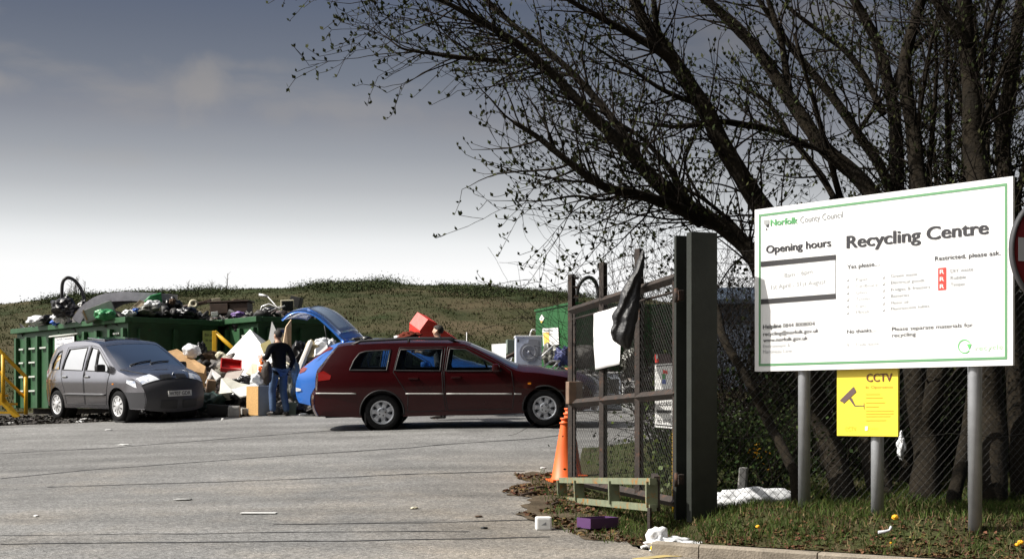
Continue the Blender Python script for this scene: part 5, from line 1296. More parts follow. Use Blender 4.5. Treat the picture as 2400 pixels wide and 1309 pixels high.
bag('carrier_bag', 755, 803, 31.4, 34, 22, M_WBAG, 'white bag on top of the khaki box under the tailgate', seed=54, group=GH, knot=False)
panel('board', [(739, 832, 30.9), (740, 815, 31.0), (768, 806, 31.2), (768, 826, 31.0)], .08, M_WHITEDIRT, 'white box panel showing above the tail lamp of the blue car', 'board', GH)
bag('carrier_bag', 778, 806, 31.2, 20, 22, M_WBAG, 'white bag at the hinge end of the raised tailgate', seed=55, group=GH, knot=False)
o = gp(722, 969); mb = MB(); mb.box(o + Vector((0, 0, .03)), (.35, .12, .03), rot(0, 0, -6), .005); tag(mb.build('timber_offcut', M_CREAM), 'cream timber offcut lying on the road edge behind the blue car', 'timber')
# ---- dark red bundle and red seat beyond the estate car
panel('red_seat', [(983, 800, 27.6), (984, 774, 27.5), (1003, 748, 27.5), (1024, 757, 27.6), (1048, 780, 27.7), (1077, 798, 27.9), (1077, 806, 27.9)], .4, M_BRIGHTRED, 'bright red upholstered seat tipped up behind the dark-haired person', 'seat')
bag('bundle', 958, 789, 26.4, 66, 24, mat('red_brown_cloth', (.11, .022, .012), .85, bump=.5, bscale=12), 'red-brown cloth bundle on the far side of the estate roof', 'bundle', 61, knot=False)
bag('carrier_bag', 932, 791, 26.4, 16, 12, M_WBAG, 'small white bag at the left of the red-brown bundle', seed=62, knot=False)
bag('bin_bag', 850, 796, 27.9, 50, 14, M_BLACKBAG, 'black bundle on the roof line of the blue car', seed=63, knot=False)
# ---- white goods and scrap on the right
def appliance(px0, px1, top, d, depth, label, kind, m=M_WHITE, rzz=0.0, cat='washing machine'):
    s_ = d / FPX; w = (px1 - px0) * s_; c = at((px0 + px1) / 2, top, d); zt = c.z; z0 = G(c.x, d); h = zt - z0
    q = rot(0, 0, rzz); base = Vector((c.x, c.y, z0)); root = empty('washing_machine' if 'wash' in cat else 'fridge', base, R(rzz), False, label, cat)
    mb = MB(); mb.box((0, depth / 2, h / 2), (w, depth, h - .01), None, .015); mb.build('body', m, root)
    mb = MB(); mb.box((0, depth / 2, h - .005), (w + .03, depth + .03, .035), None, .008); mb.build('lid', M_WHITE, root)
    return root, w, h
M_PANELG = mat('pressed_grey_panel', (.36, .37, .41), .45, .3)
M_WGREY = mat('pale_blue_enamel', (.56, .60, .68), .4)
root, w, h = appliance(1209, 1270, 787, 29.6, .5, 'pale washing machine turned backwards, its round drum cover showing beyond the estate bonnet', 'back', M_WGREY, 3)
h_top = h
mb = MB(); cz = h - .36 * (85 / 87); M_ = Matrix.Translation((.0, -.012, h - .33)) @ Matrix.Rotation(R(90), 4, 'X')
pts = [(.19 * math.cos(t), .19 * math.sin(t)) for t in [R(a) for a in range(100, 361, 10)]] + [(.20, .1), (.19, .26), (-.0, .26), (-.02, .19)]
mb.prism(pts, .022, M_); mb.build('drum_cover', M_PANELG, root)
mb = MB(); mb.lathe([(.125, .024), (.135, .03), (.145, .024)], 24, M_); mb.lathe([(0, .034), (.025, .034), (.03, .024)], 16, M_); mb.build('pulley', M_ALLOY, root)
mb = MB(); mb.lathe([(0, .004), (.045, .004)], 16, Matrix.Translation((0.0, -.012, h - .645)) @ Matrix.Rotation(R(90), 4, 'X')); mb.build('vent_hole', M_BLACK, root)
mb = MB(); mb.box((-.22, -.014, h - .10), (.035, .01, .05)); mb.build('socket', M_BLACK, root)
mb = MB(); mb.tube([(.02, .02, h), (.04, .02, h + .08), (.07, .02, h + .135), (.12, .02, h + .135), (.145, .02, h + .11)], .014, 8); mb.build('drain_hose', M_TUBE, root)
panel('board', [(1152, 806, 30.5), (1187, 804, 30.5), (1185, 850, 30.2), (1154, 850, 30.2)], .04, M_WHITEDIRT, 'square white panel left of the backward washing machine', 'panel', GR)
carton('carton', 1199, 812, 31.6, (.22, .4, .30), rot(0, 0, 5), mat('sage_box', (.16, .2, .17), .6), 'sage green box between the white panel and the washing machine', group=GR)
mb = MB(); mb.tube([at(1178, 842, 31), at(1208, 828, 31.2), at(1214, 812, 31.3)], .05, 6); tag(mb.build('chair_leg', M_WOOD), 'dark wooden chair leg poking out left of the washing machine', 'chair leg', GR)
def tubes(name, L, r, m, label, cat):
    mb = MB()
    for P in L: mb.tube([at(*p) for p in P], r, 6)
    return tag(mb.build(name, m), label, cat, GR)
tubes('tube_frame', [[(1183, 845, 30.4), (1201, 838, 30.4), (1197, 846, 30.3), (1186, 850, 30.3)]], .02, M_TUBE, 'small bent white tube by the foot of the white panel', 'frame')
tubes('tube_frame', [[(1258, 872, 30), (1292, 845, 30.2), (1312, 845, 30.4)], [(1278, 880, 29.9), (1310, 846, 30.4)]], .02, M_TUBE, 'white tubular chair frame right of the washing machine', 'frame')
tubes('tube_frame', [[(1266, 838, 30.8), (1295, 811, 31.0)]], .018, M_TUBE, 'straight white pole leaning below the Textiles sign', 'pole')
tubes('tube_frame', [[(1059, 800, 28.5), (1094, 800, 28.5), (1094, 778, 28.5)]], .012, M_TUBE, 'thin white bent rod above the estate roof near the red seat', 'rod')
bag('bin_bag', 1292, 832, 31.3, 48, 48, M_GREYBAG, 'dark grey bag below the Textiles sign', seed=71, group=GR, knot=False)
bag('bin_bag', 1320, 836, 31.0, 36, 40, mat('navy_bag', (.03, .04, .14), .6, bump=.5, bscale=12), 'navy blue bag left of the gate end post', seed=72, group=GR)
bag('carrier_bag', 1337, 832, 31.2, 32, 34, M_WBAG, 'white bag behind the gate end post', seed=73, group=GR, knot=False)
panel('board', [(1300, 866, 30.6), (1330, 860, 30.6), (1338, 868, 30.4), (1304, 874, 30.4)], .05, mat('rust_board', (.30, .11, .05), .8), 'rust-brown board below the navy blue bag', 'board', GR)
bag('bin_bag', 1318, 880, 30.3, 52, 26, M_BLACKBAG, 'black bag just above the estate bonnet by the gate', seed=74, group=GR, knot=False)
bag('gravel_heap', 1372, 836, 31.3, 66, 56, mat('dark_felt', (.06, .058, .055), .9, bump=.5, bscale=20), 'rounded dark grey heap seen through the gate mesh', 'heap', 75, None, knot=False, amp=.2)
arch('hose', [(1350, 720, 0), (1352, 690, 0), (1358, 666, 0), (1372, 652, 0), (1386, 651, .1), (1397, 664, .2), (1402, 690, .2), (1402, 720, .2)], 33.6, .045, M_BLACK, 'black hose arching above the clothes bank behind the gate')
appliance(1352, 1412, 878, 29.5, .6, 'silver-white fridge body seen through the left bay of the gate mesh', 'f', M_WGREY, 4, 'fridge')
appliance(1414, 1456, 872, 30.0, .6, 'pale blue-grey cooker cabinet seen through the middle bay of the gate', 'f', M_WGREY, -3, 'fridge')
root, w, h = appliance(1458, 1493, 893, 28.9, .5, 'small white washing machine with a dark round door, behind the gate', 'w', M_WHITE, -4)
mb = MB(); M_ = Matrix.Translation((0, -.012, h - .22)) @ Matrix.Rotation(R(90), 4, 'X'); mb.lathe([(0, .012), (.085, .014), (.10, .02), (.115, 0)], 24, M_); mb.build('door', mat('dark_door_glass', (.02, .02, .024), .1, coat=.8), root)
carton('monitor', 1437, 905, 29.3, (.2, .2, .3), rot(0, 0, 10), M_BLACK, 'black box in front of the pale blue cooker', group=GR)
carton('carton', 1390, 930, 28.9, (.4, .3, .3), rot(0, 0, 20), M_WOOD, 'dark carton on the ground in front of the silver fridge', group=GR)
bag('bin_bag', 1520, 905, 29.5, 60, 90, M_BLACKBAG, 'tall black bag at the right of the small washing machine', seed=77, group=GR, knot=False)
bag('bin_bag', 1475, 848, 31.0, 40, 60, M_GREYBAG, 'grey sack behind the torn sheet on the gate', seed=78, group=GR, knot=False)
# ================================================================ gate and gatepost
def wires(name, segs, r, m, parent=None, n=3):
    """many straight wires as thin prisms: segs (k,2,3), r scalar or (k,2)"""
    S = np.asarray(segs, dtype=float); k = len(S); d = S[:, 1] - S[:, 0]; L = np.linalg.norm(d, axis=1, keepdims=True); d = d / np.maximum(L, 1e-9)
    up = np.where(np.abs(d[:, 2:3]) < .9, np.array([[0, 0, 1.]]), np.array([[1., 0, 0]])); a = np.cross(d, up); a /= np.linalg.norm(a, axis=1, keepdims=True); b = np.cross(d, a)
    rr = np.broadcast_to(np.asarray(r, dtype=float), (k, 2)) if np.ndim(r) else np.full((k, 2), float(r))
    V = np.zeros((k, 2, n, 3))
    for j in range(n):
        t = 2 * np.pi * j / n; o = a * np.cos(t) + b * np.sin(t)
        for e in (0, 1): V[:, e, j] = S[:, e] + o * rr[:, e:e + 1]
    base = np.arange(k)[:, None] * 2 * n; F = []
    for j in range(n):
        F.append(base + np.array([[j, (j + 1) % n, n + (j + 1) % n, n + j]]))
    return raw(name, V, np.concatenate(F, 0), m, parent)
def chainlink(name, a, b, z0a, z1a, z0b, z1b, p, r, m, parent=None):
    """diamond mesh between two upright lines"""
    a, b = Vector(a), Vector(b); W = (b - a).length; n = int(W / (p / 2)); S = []; rows = int(max(z1a - z0a, z1b - z0b) / (p / 2))
    for i in range(n):
        for j in range(rows):
            def P(jj):
                k = i + ((jj % 2) if i % 2 == 0 else 1 - (jj % 2)); u = min(1, k * p / 2 / W); t = jj / rows
                q = a.lerp(b, u); lo = z0a + (z0b - z0a) * u; hi_ = z1a + (z1b - z1a) * u
                return (q.x, q.y, lo + (hi_ - lo) * t)
            S.append((P(j), P(j + 1)))
    return wires(name, S, r, m, parent)
M_POST = mat('post_green', (.022, .025, .021), .7, spec=.3, var=.2, scale=4, rust=((.12, .07, .035), 6, .66), bump=.1)
M_WIRE = mat('mesh_wire', (.045, .044, .042), .6, .3)
pp = Vector((1.60, 12.22, 0)); pp.z = VZ(pp.x, pp.y) - .02; ptop = 3.27
root = empty('gatepost', pp, R(20), False, 'tall dark green steel gatepost between the open gate and the notice board', 'post')
H = ptop - pp.z
mb = MB(); mb.box((0, 0, H / 2), (.245, .09, H), None, .004); mb.build('front_flange', M_POST, root)
mb = MB(); mb.box((0, .145, H / 2 - .005), (.03, .19, H - .01)); mb.build('web', M_POST, root)
mb = MB(); mb.box((0, .26, H / 2), (.245, .04, H), None, .004); mb.build('rear_flange', M_POST, root)
for zz in (H - .52, .35):
    mb = MB(); mb.box((-.13, .155, zz), (.06, .07, .09), None, .008); mb.lathe([(0, .06), (.018, .06), (.018, -.06), (0, -.06)], 10, Matrix.Translation((-.165, .15, zz))); mb.build('hinge', M_RUST, root)

gF, gH = Vector((.642, 15.6, 0)), Vector((1.425, 12.47, 0))
def gp_(u, z): q = gF.lerp(gH, u); return Vector((q.x, q.y, z))
def railz(u, zf, zh): return zf + (zh - zf) * u
root = empty('site_gate', (gF.x, gF.y, G(gF.x, gF.y)), 0, False, 'rusty open steel mesh gate with barbed wire extension, swung back beside the cones', 'gate'); go = root.location.copy()
def GT(name, P, r, m=M_RUST, n=4):
    mb = MB(); mb.tube([p - go for p in P], r, n, True, n > 5); return mb.build(name, m, root)
GT('top_rail', [gp_(0, 2.84), gp_(1, 2.914)], .045); GT('thin_rail', [gp_(0, 2.745), gp_(1, 2.80)], .012)
GT('middle_rail', [gp_(0, 1.845), gp_(1, 1.918)], .045); GT('bottom_rail', [gp_(0, 1.02), gp_(1, .985)], .045)
for u, zt in ((.0, 3.23), (.345, 3.25), (.685, 3.27), (.985, 2.93)): GT('upright', [gp_(u, 1.0), gp_(u, zt)], .042 if u < .9 else .03)
GT('inner_stile', [gp_(.035, 1.0), gp_(.035, 2.80)], .018)
GM_ = chainlink('mesh', gF - go.xy.to_3d(), gH - go.xy.to_3d(), 1.04 - go.z, 2.81 - go.z, 1.01 - go.z, 2.88 - go.z, .062, .0016, M_WIRE, root)
M_BARB = mat('barbed_wire', (.05, .045, .04), .6, .4)
for z in (2.98, 3.10, 3.21):
    S = []; n = 60
    for i in range(n):
        p, q = gp_(i / n, z + .03 * i / n - .02 * math.sin(i / n * 9.4)), gp_((i + 1) / n, z + .03 * (i + 1) / n - .02 * math.sin((i + 1) / n * 9.4)); S.append((p - go, q - go))
        if i % 3 == 0:
            for k in range(2): d = Vector((random.uniform(-1, 1), random.uniform(-1, 1), random.uniform(-1, 1))).normalized() * .025; S.append((p - go - d, p - go + d))
    wires('barbed_wire', S, .003, M_BARB, root)
for k in range(3):
    mb = MB(); mb.box(gp_(.012, 3.19 - .10 * k) - go + Vector((.04, 0, 0)), (.05, .05, .025)); mb.build('wire_bracket', M_RUST, root)
mb = MB(); mb.box(gp_(.03, 1.96) - go, (.12, .16, .24), rot(0, 0, -76), .01); mb.build('lock_box', mat('lock_plate', (.20, .13, .09), .6, var=.3), root)
# ladder-like stay frame at the foot of the gate
M_STAY = mat('stay_paint', (.17, .19, .12), .65, var=.2, rust=((.28, .13, .03), 9, .54), bump=.1)
c0, c1, c2, c3 = at(1316, 1124, 15.0), at(1531, 1127, 12.1), at(1531, 1189, 12.1), at(1319, 1169, 15.0)
def bar(mb, a, b, w, dpt):
    d = (b - a).normalized(); up = Vector((0, 0, 1)); s_ = d.cross(up) if abs(d.z) < .9 else Vector((c1 - c0)).cross(up); s_.normalize(); t = s_.cross(d).normalized()
    vs = [q + s_ * (sx * dpt / 2) + t * (tx * w / 2) for q in (a, b) for sx, tx in ((-1, -1), (1, -1), (1, 1), (-1, 1))]
    mb.add([v - go for v in vs], [(0, 1, 2, 3), (7, 6, 5, 4)] + [(i, (i + 1) % 4, (i + 1) % 4 + 4, i + 4) for i in range(4)])
st = MB(); bar(st, c0, c1, .055, .06); stay = st.build('stay_frame', M_STAY, root)
st = MB(); bar(st, c3, c2, .055, .06); st.build('lower_bar', M_STAY, stay)
for u in (0.0, .22, .62, .985):
    st = MB(); bar(st, c3.lerp(c2, u), c0.lerp(c1, u), .03, .10); st.build('cross_bar', M_STAY, stay)
mb = MB(); e = c1 + Vector((.0, .02, 0)); mb.add([v - go for v in (c1 + Vector((.01, .04, .04)), c1 + Vector((.02, .40, .05)), c2 + Vector((.02, .40, -.03)), c2 + Vector((.01, .04, -.03)), c1 + Vector((.06, .04, .04)), c1 + Vector((.07, .40, .05)), c2 + Vector((.07, .40, -.03)), c2 + Vector((.06, .04, -.03)))],
       [(0, 1, 2, 3), (7, 6, 5, 4), (0, 4, 5, 1), (1, 5, 6, 2), (2, 6, 7, 3), (3, 7, 4, 0)]); mb.build('end_plate', M_RUST, stay)
GT('stay_leg', [c2 + Vector((-.03, 0, 0)), Vector((c2.x - .03, c2.y, VZ(c2.x, c2.y)))], .02)
GT('stay_leg', [c3 + Vector((.05, 0, 0)), Vector((c3.x + .05, c3.y, G(c3.x, c3.y)))], .02)

# torn sheets on the gate
gd = (gH - gF).normalized(); gb = Board((gF.x, gF.y, 0), gd)
uv = [gb.hit(*p) for p in ((1408, 735), (1422, 728), (1470, 716), (1469, 853), (1437, 861), (1409, 866))]
def wavy(name, bd, P, m, off, amp, label, cat):
    mb = MB(); us = [p[0] for p in P]; ws = [p[1] for p in P]; n = 16; vs = []; fs = []
    for i in range(n + 1):
        for j in range(n + 1):
            a = P[0][0] + (P[2][0] - P[0][0]) * i / n; t = j / n
            lo = P[5][1] + (P[3][1] - P[5][1]) * i / n; hi_ = P[0][1] + (P[2][1] - P[0][1]) * i / n
            w = lo + (hi_ - lo) * t; vs.append(bd.pt(a, w, off + amp * noise.noise(Vector((a * 2.2, w * 2.2, 0)))))
    k = len(vs); vs += [v - bd.n * .006 for v in vs]
    for i in range(n):
        for j in range(n):
            q = i * (n + 1) + j; fs += [(q, q + 1, q + n + 2, q + n + 1), (k + q, k + q + n + 1, k + q + n + 2, k + q + 1)]
    edge = [i * (n + 1) for i in range(n + 1)] + [n * (n + 1) + j for j in range(1, n + 1)] + [i * (n + 1) + n for i in range(n - 1, -1, -1)] + list(range(n - 1, 0, -1))
    fs += [(edge[i], edge[(i + 1) % len(edge)], edge[(i + 1) % len(edge)] + k, edge[i] + k) for i in range(len(edge))]
    mb.add(vs, fs, True); return tag(mb.build(name, m), label, cat)
wavy('blank_board', gb, uv, mat('white_sheet', (.82, .82, .82), .5), .07, .03, 'blank white sheet fixed to the gate, half covered by the torn black bag', 'sheet')
secs = [(588, 1502, 1509, .04), (606, 1496, 1510, .05), (625, 1488, 1508, .06), (650, 1474, 1504, .09), (680, 1458, 1500, .11), (710, 1448, 1497, .14), (740, 1436, 1494, .15), (760, 1436, 1489, .16), (778, 1430, 1486, .17), (795, 1436, 1481, .14), (808, 1450, 1477, .10), (818, 1466, 1474, .04)]
secs = crom(secs, 3); mb = MB(); vs = []; n = 36; D0 = 13.22
for i, (py, xa, xb, dp) in enumerate(secs):
    for j in range(n):
        t = 2 * math.pi * j / n; k = 1 + .22 * math.sin(3 * t + py * .031) + .13 * math.sin(7 * t + py * .05)
        px = (xa + xb) / 2 + (xb - xa) / 2 * math.cos(t); p = at(px, py, D0); p.y += dp * math.sin(t) * k * .7 - .04; p += Vector((1, .6, .4)) * (.016 * noise.noise(p * 9) + .010 * noise.noise(p * 23)); vs.append(p)
mb.add(vs, [(i * n + j, i * n + (j + 1) % n, (i + 1) * n + (j + 1) % n, (i + 1) * n + j) for i in range(len(secs) - 1) for j in range(n)], True)
tag(mb.build('torn_bag', mat('torn_black_polythene', (.020, .020, .022), .5, bump=1.0, bscale=16)), 'torn black plastic bag hanging from a gate upright over the white sheet', 'bag')

# pedestrian notice behind the gate
D1 = 13.35; b0 = at(1536, 1002, D1); bdp = Board(b0, Vector((1, -.6, 0)))
o = plate(bdp, [(1536, 853), (1583, 850), (1584, 1004), (1536, 1000)], 0, .012, M_WHITE, 'pedestrian_sign'); tag(o, 'tall white notice with a black left arrow, behind the gate beside the gatepost', 'sign')
mb = MB(); bdp.text(mb, 'Pedestrian', (1540, 916), (1581, 914), 6, .0, .015); bdp.text(mb, 'ACCESS', (1543, 951), (1575, 949), 9, .01, .015); bdp.text(mb, 'TO BAYS', (1541, 990), (1574, 988), 8, .01, .015); mb.build('lettering', M_INK, o)
mb = MB(); bdp.quad(mb, [(1540, 963), (1544, 956), (1544, 960), (1575, 960), (1575, 967), (1544, 967), (1544, 970)], .015); mb.build('arrow', M_INK, o)
for pts in ([(1539, 856.5), (1581, 853.5), (1581, 855.5), (1539, 858.5)], [(1538, 993), (1581, 997), (1581, 999), (1538, 995)]):
    mb = MB(); bdp.quad(mb, pts, .015); mb.build('border_line', M_INK, o)
for pts, m in (([(1555, 866), (1565, 868), (1567, 876), (1560, 874), (1555, 875)], M_REDINK), ([(1553, 876), (1560, 875), (1562, 887), (1554, 888)], M_GREENINK), ([(1554, 889), (1561, 888), (1563, 899), (1553, 899)], mat('blue_mark', (.08, .13, .4)))):
    mb = MB(); bdp.quad(mb, pts, .015); mb.build('figure', m, o)
p0 = bdp.pt(*bdp.hit(1577, 1000), -.03); mb = MB(); mb.tube([Vector((p0.x, p0.y, VZ(p0.x, p0.y) - .05)), Vector((p0.x, p0.y, p0.z + .55))], .02, 8); mb.build('post', M_YEL, o)
o = plate(bdp, [(1533, 828), (1568, 829), (1574, 851), (1534, 851)], -.02, .012, mat('dull_red_sign', (.06, .03, .03), .6), 'notice_sign'); tag(o, 'small dark notice with a red and white edge above the pedestrian notice', 'sign')
mb = MB(); bdp.quad(mb, [(1534, 830), (1542, 830), (1543, 849), (1535, 849)], -.004); mb.build('red_edge', M_REDINK, o)
mb = MB(); bdp.quad(mb, [(1538, 830), (1541, 830), (1542, 840), (1538, 841)], -.002); mb.build('white_mark', M_WHITE, o)

# cones
M_CONE = mat('orange_cone', (.80, .13, .02), .5, var=.08, scale=4)
def cone(px, d, h, label):
    c = at(px, 1100, d); root = empty('traffic_cone', (c.x, d, G(c.x, d) + .004), 0, False, label, 'cone', 'orange cones by the gate')
    mb = MB(); mb.lathe([(.175, .0), (.175, .02), (.16, .04), (.15, .05), (.092, h * .55), (.052, h * .88), (.05, h * .90), (.062, h * .905), (.062, h * .93), (.042, h * .935), (.04, h * .97), (.052, h * .975), (.052, h), (0, h)], 28); mb.build('cone_body', M_CONE, root)
    mb = MB(); mb.box((0, 0, .015), (.37, .37, .03), rot(0, 0, 12), .008); mb.build('base', M_CONE, root); return root
cone(1324, 16.35, .72, 'nearer orange traffic cone at the free end of the gate'); cone(1333, 16.85, .80, 'taller orange traffic cone tucked behind the nearer cone')

# ================================================================ notice board
bl, br = at(1769, 870, 12.35), at(2374, 855.3, 10.564); bd = Board(bl, Vector((br.x - bl.x, br.y - bl.y, 0))); BW = (br - bl).length; BH = 1.375
root = empty('notice_board', (bl.x, bl.y, VZ(bl.x, bl.y)), 0, False, 'large white Recycling Centre notice board on two grey poles', 'notice board'); bo = root.location.copy()
class RB(Board):
    def pt(s, u, w, off=0.0): return Board.pt(s, u, w, off) - bo
rb = RB(bl, bd.x); M_BOARD = mat('sign_white', (.80, .80, .80), .5, col2=(.70, .70, .71), scale=1.1, thresh=(.5, .8), detail=6)
mb = MB(); vs = [rb.pt(u, w, o_) for o_ in (-.025, 0) for u, w in ((0, 0), (BW, 0), (BW, BH), (0, BH))]
mb.add(vs, [(3, 2, 1, 0), (4, 5, 6, 7)] + [(i, (i + 1) % 4, (i + 1) % 4 + 4, i + 4) for i in range(4)]); panel_o = mb.build('panel', M_BOARD, root)
mb = MB(); i0, i1 = .045, .064
for (u0, w0, u1, w1) in ((i0, BH - i1, BW - i0, BH - i0), (i0, i0, BW - i0, i1), (i0, i1, i1, BH - i1), (BW - i1, i1, BW - i0, BH - i1)):
    mb.add([rb.pt(u, w, .003) for u, w in ((u0, w0), (u1, w0), (u1, w1), (u0, w1))], [(0, 1, 2, 3)])
mb.build('border', mat('border_green', (.12, .30, .14), .5), panel_o)
T = lambda mb, s_, a, b, cap, bold=0.0: rb.text(mb, s_, a, b, cap, bold, .004)
def writing(lines, m):
    for ln in lines:
        mb = MB(); T(mb, *ln); mb.build('lettering', m, panel_o)
writing([('Norfolk', (1806.8, 529), (1869.9, 523), 15.5, .045)], mat('council_green', (.10, .36, .13), .5))
writing([('County Council', (1876, 522.5), (1975.7, 509.5), 15.5, -.004)], M_GREYINK)
writing([('Opening hours', (1796.5, 593), (1948, 576.5), 18, .042), ('Recycling Centre', (1985.6, 581.4), (2316.8, 547), 30, .050)], mat('heading_ink', (.025, .024, .03), .6))
writing([('Helpline', (1789, 770.5), (1831.7, 766.7), 10.5, .022), ('0844 8008004', (1835.5, 767), (1910, 762), 10, .0), ('recycling@norfolk.gov.uk', (1789, 786.5), (1919.5, 778), 9, .01), ('www.norfolk.gov.uk', (1789, 801), (1894, 795.3), 9, .012),
         ('Yes please....', (1985.6, 630), (2062.8, 621.5), 10, .01), ('Restricted, please ask.', (2191.5, 610.8), (2345.4, 596.7), 10.5, .014), ('No thanks....', (1985.6, 781), (2055, 776), 9, .01),
         ('Please separate materials for', (2090.6, 775), (2280.5, 764.8), 9.5, .006), ('recycling', (2090.6, 789.6), (2146.8, 785.8), 9.5, .006), ('x', (1986, 810.6), (1990, 810.2), 9, .0)], mat('text_ink', (.05, .05, .055), .6))
writing([('8am - 6pm', (1838, 650), (1904, 640), 11, .0), ('1st April - 31st August', (1807, 677), (1935.6, 663.5), 11, .0)] +
        [(w, (2006, y), (x, y - (x - 2006) * .06), 8, 0.0) for w, y, x in (('Paper', 657.8, 2035), ('Cardboard', 673, 2056), ('Glass', 688.4, 2032), ('Textiles', 703.7, 2040), ('Cans', 720, 2029.5), ('Metals', 734, 2038))] +
        [('Trade waste', (2003.6, 810.6), (2060, 807), 8, 0.0), ('Environment &', (1789, 814.4), (1852, 811.5), 8.5, 0.0), ('Martineau Lane', (1789, 827.5), (1856, 824.5), 8.5, 0.0)], M_PALEINK)
writing([(w, (2088.4, y), (x, y - (x - 2088) * .08), 8, 0.0) for w, y, x in (('Green waste', 650, 2150.6), ('Electrical goods', 665.5, 2167), ('Fridges & freezers', 682, 2180.4), ('Batteries', 697, 2131.5), ('Motor oil', 713, 2129), ('Fluorescent tubes', 726.6, 2179))] +
        [('DIY waste', (2228, 638.7), (2281.6, 633.8), 9, 0.0), ('Rubble', (2228, 655), (2265, 652), 9, 0.0), ('Timber', (2228, 671), (2263, 668.5), 9, 0.0)], M_GREYINK)
def RQ(name, quads, m, off=.004):
    for q in quads:
        mb = MB(); rb.quad(mb, q, off); mb.build(name, m, panel_o)
RQ('bar', [[(1784, 613), (1959.6, 596.5), (1959.6, 608), (1784, 625)], [(1784, 701), (1959, 687.5), (1959.6, 699.5), (1784, 712.5)]], mat('dark_bar', (.045, .043, .045), .35))
RQ('rule', [[(1958, 608), (1959.2, 608), (1959.2, 688), (1958, 688)]], M_GREYINK)
RQ('red_panel', [[(2199, 628), (2218, 626.2), (2218, 678.5), (2199, 680)]], M_REDINK, .003)
writing([('R', (2203.5, y), (2213.5, y - .8), 10, .03) for y in (641.5, 658.5, 675.5)], M_WHITE)
ticks = [(1985, 657 + 15.4 * k) for k in range(6)] + [(2069, 651 + 15.3 * k) for k in range(6)]
for x, y in ticks: RQ('tick', [[(x, y - 2), (x + 2.2, y + .6), (x + 8, y - 9), (x + 3, y + 2.2), (x + 1.6, y + 2.2)]], M_INK)
RQ('crest', [[(1791, 516), (1803, 514.5), (1803, 524), (1797, 532), (1791, 525)]], mat('crest_grey', (.35, .36, .36), .6)); RQ('crest', [[(1797, 526), (1803, 525), (1801, 533), (1797, 531)], [(1795, 536), (1799, 535), (1797, 541)]], M_INK)
mb = MB(); cx, cy, rr = 2261, 811, 15.5; ring = []
for k in range(25):
    t = R(40 + 285 * k / 24); ring.append((rb.pt(*rb.hit(cx + rr * math.cos(t), cy + (rr + 1) * math.sin(t)), .004), rb.pt(*rb.hit(cx + (rr - 2) * math.cos(t), cy + (rr - 1.4) * math.sin(t)), .004)))
mb.add([v for p in ring for v in p], [(2 * k, 2 * k + 1, 2 * k + 3, 2 * k + 2) for k in range(24)]); mb.build('recycle_ring', M_LIGHTGREEN, panel_o)
RQ('recycle_arrow', [[(2266.5, 806), (2277.5, 805), (2272.5, 819)]], M_LIGHTGREEN)
writing([('recycle', (2286, 821), (2351, 816.5), 12, .0)], mat('pale_green_ink', (.45, .70, .45), .6))
def pole(px, py, u_off, top, r=.057):
    u, w = bd.hit(px, py)
    p = bd.pt(u, 0, -.03 - r); z0 = VZ(p.x, p.y) - .05
    mb = MB(); mb.tube([Vector((p.x, p.y, z0)), Vector((p.x, p.y, top))], r, 20); return mb
mb = pole(1871, 1000, 0, bl.z + BH - .1, .050); mb.v = [tuple(Vector(v) - bo) for v in mb.v]; mb.build('pole', M_GALV, root)
mb = pole(2272, 1000, 0, bl.z + BH - .1, .050); mb.v = [tuple(Vector(v) - bo) for v in mb.v]; mb.build('pole', M_GALV, root)

# cctv notice on its own pole
c0 = at(1965, 1020.5, 11.80); bdc = Board(c0, bd.x); M_CCTV = mat('cctv_yellow', (.86, .66, .045), .5, var=.03, scale=3)
q = lambda x, y: (1950 + x / 6.888, 850 + y / 6.888)
o = plate(bdc, [(1965, 862), (2108, 858), (2108, 1022), (1965, 1020)], 0, .02, M_CCTV, 'cctv_sign'); tag(o, 'yellow CCTV in operation sign with a camera picture, on its own grey pole', 'sign')
M_BROWNINK = mat('brown_ink', (.13, .035, .02), .6); M_FADE = mat('faded_amber_ink', (.72, .50, .03), .6)
mb = MB(); bdc.text(mb, 'CCTV', q(585, 300), q(1000, 292), 19, .02, .024); mb.build('lettering', M_BROWNINK, o)
mb = MB(); bdc.text(mb, 'In Operation', q(570, 408), q(1003, 404), 6.5, .0, .024); mb.build('lettering', mat('amber_ink', (.45, .25, .03), .6), o)
for a_ in (('CCTV', q(240, 1092), q(415, 1092), 10), ('Norfolk', q(620, 1062), q(775, 1062), 4)): mb = MB(); bdc.text(mb, *a_, .0, .024); mb.build('lettering', M_FADE, o)
mb = MB(); bdc.quad(mb, [q(155, 600), q(378, 380), q(420, 465), q(215, 655), q(200, 625), q(168, 622)], .024); bdc.quad(mb, [q(300, 575), q(345, 560), q(402, 682), q(388, 696)], .024); bdc.quad(mb, [q(390, 682), q(540, 684), q(540, 694), q(390, 698)], .024); bdc.quad(mb, [q(538, 640), q(546, 640), q(548, 745), q(540, 745)], .024); mb.build('camera_picture', mat('camera_grey_ink', (.12, .075, .07), .6), o)
mb = MB()
for y, x1 in ((495, 800), (552, 840), (630, 880), (695, 780), (765, 1020), (806, 1020), (850, 970), (915, 900)): bdc.quad(mb, [q(570, y), q(x1, y - 3), q(x1, y + 12), q(570, y + 14)], .024)
mb.build('small_print', M_FADE, o)
mb = MB(); bdc.quad(mb, [q(562, 1022), q(605, 1018), q(603, 1085), q(562, 1090)], .024); mb.build('emblem', M_WHITE, o)
u, w = bdc.hit(2046, 1100); p = bdc.pt(u, 0, -.06); mb = MB(); mb.tube([Vector((p.x, p.y, VZ(p.x, p.y) - .05)), Vector((p.x, p.y, c0.z + .55))], .05, 20); mb.build('pole', M_GALV, o)

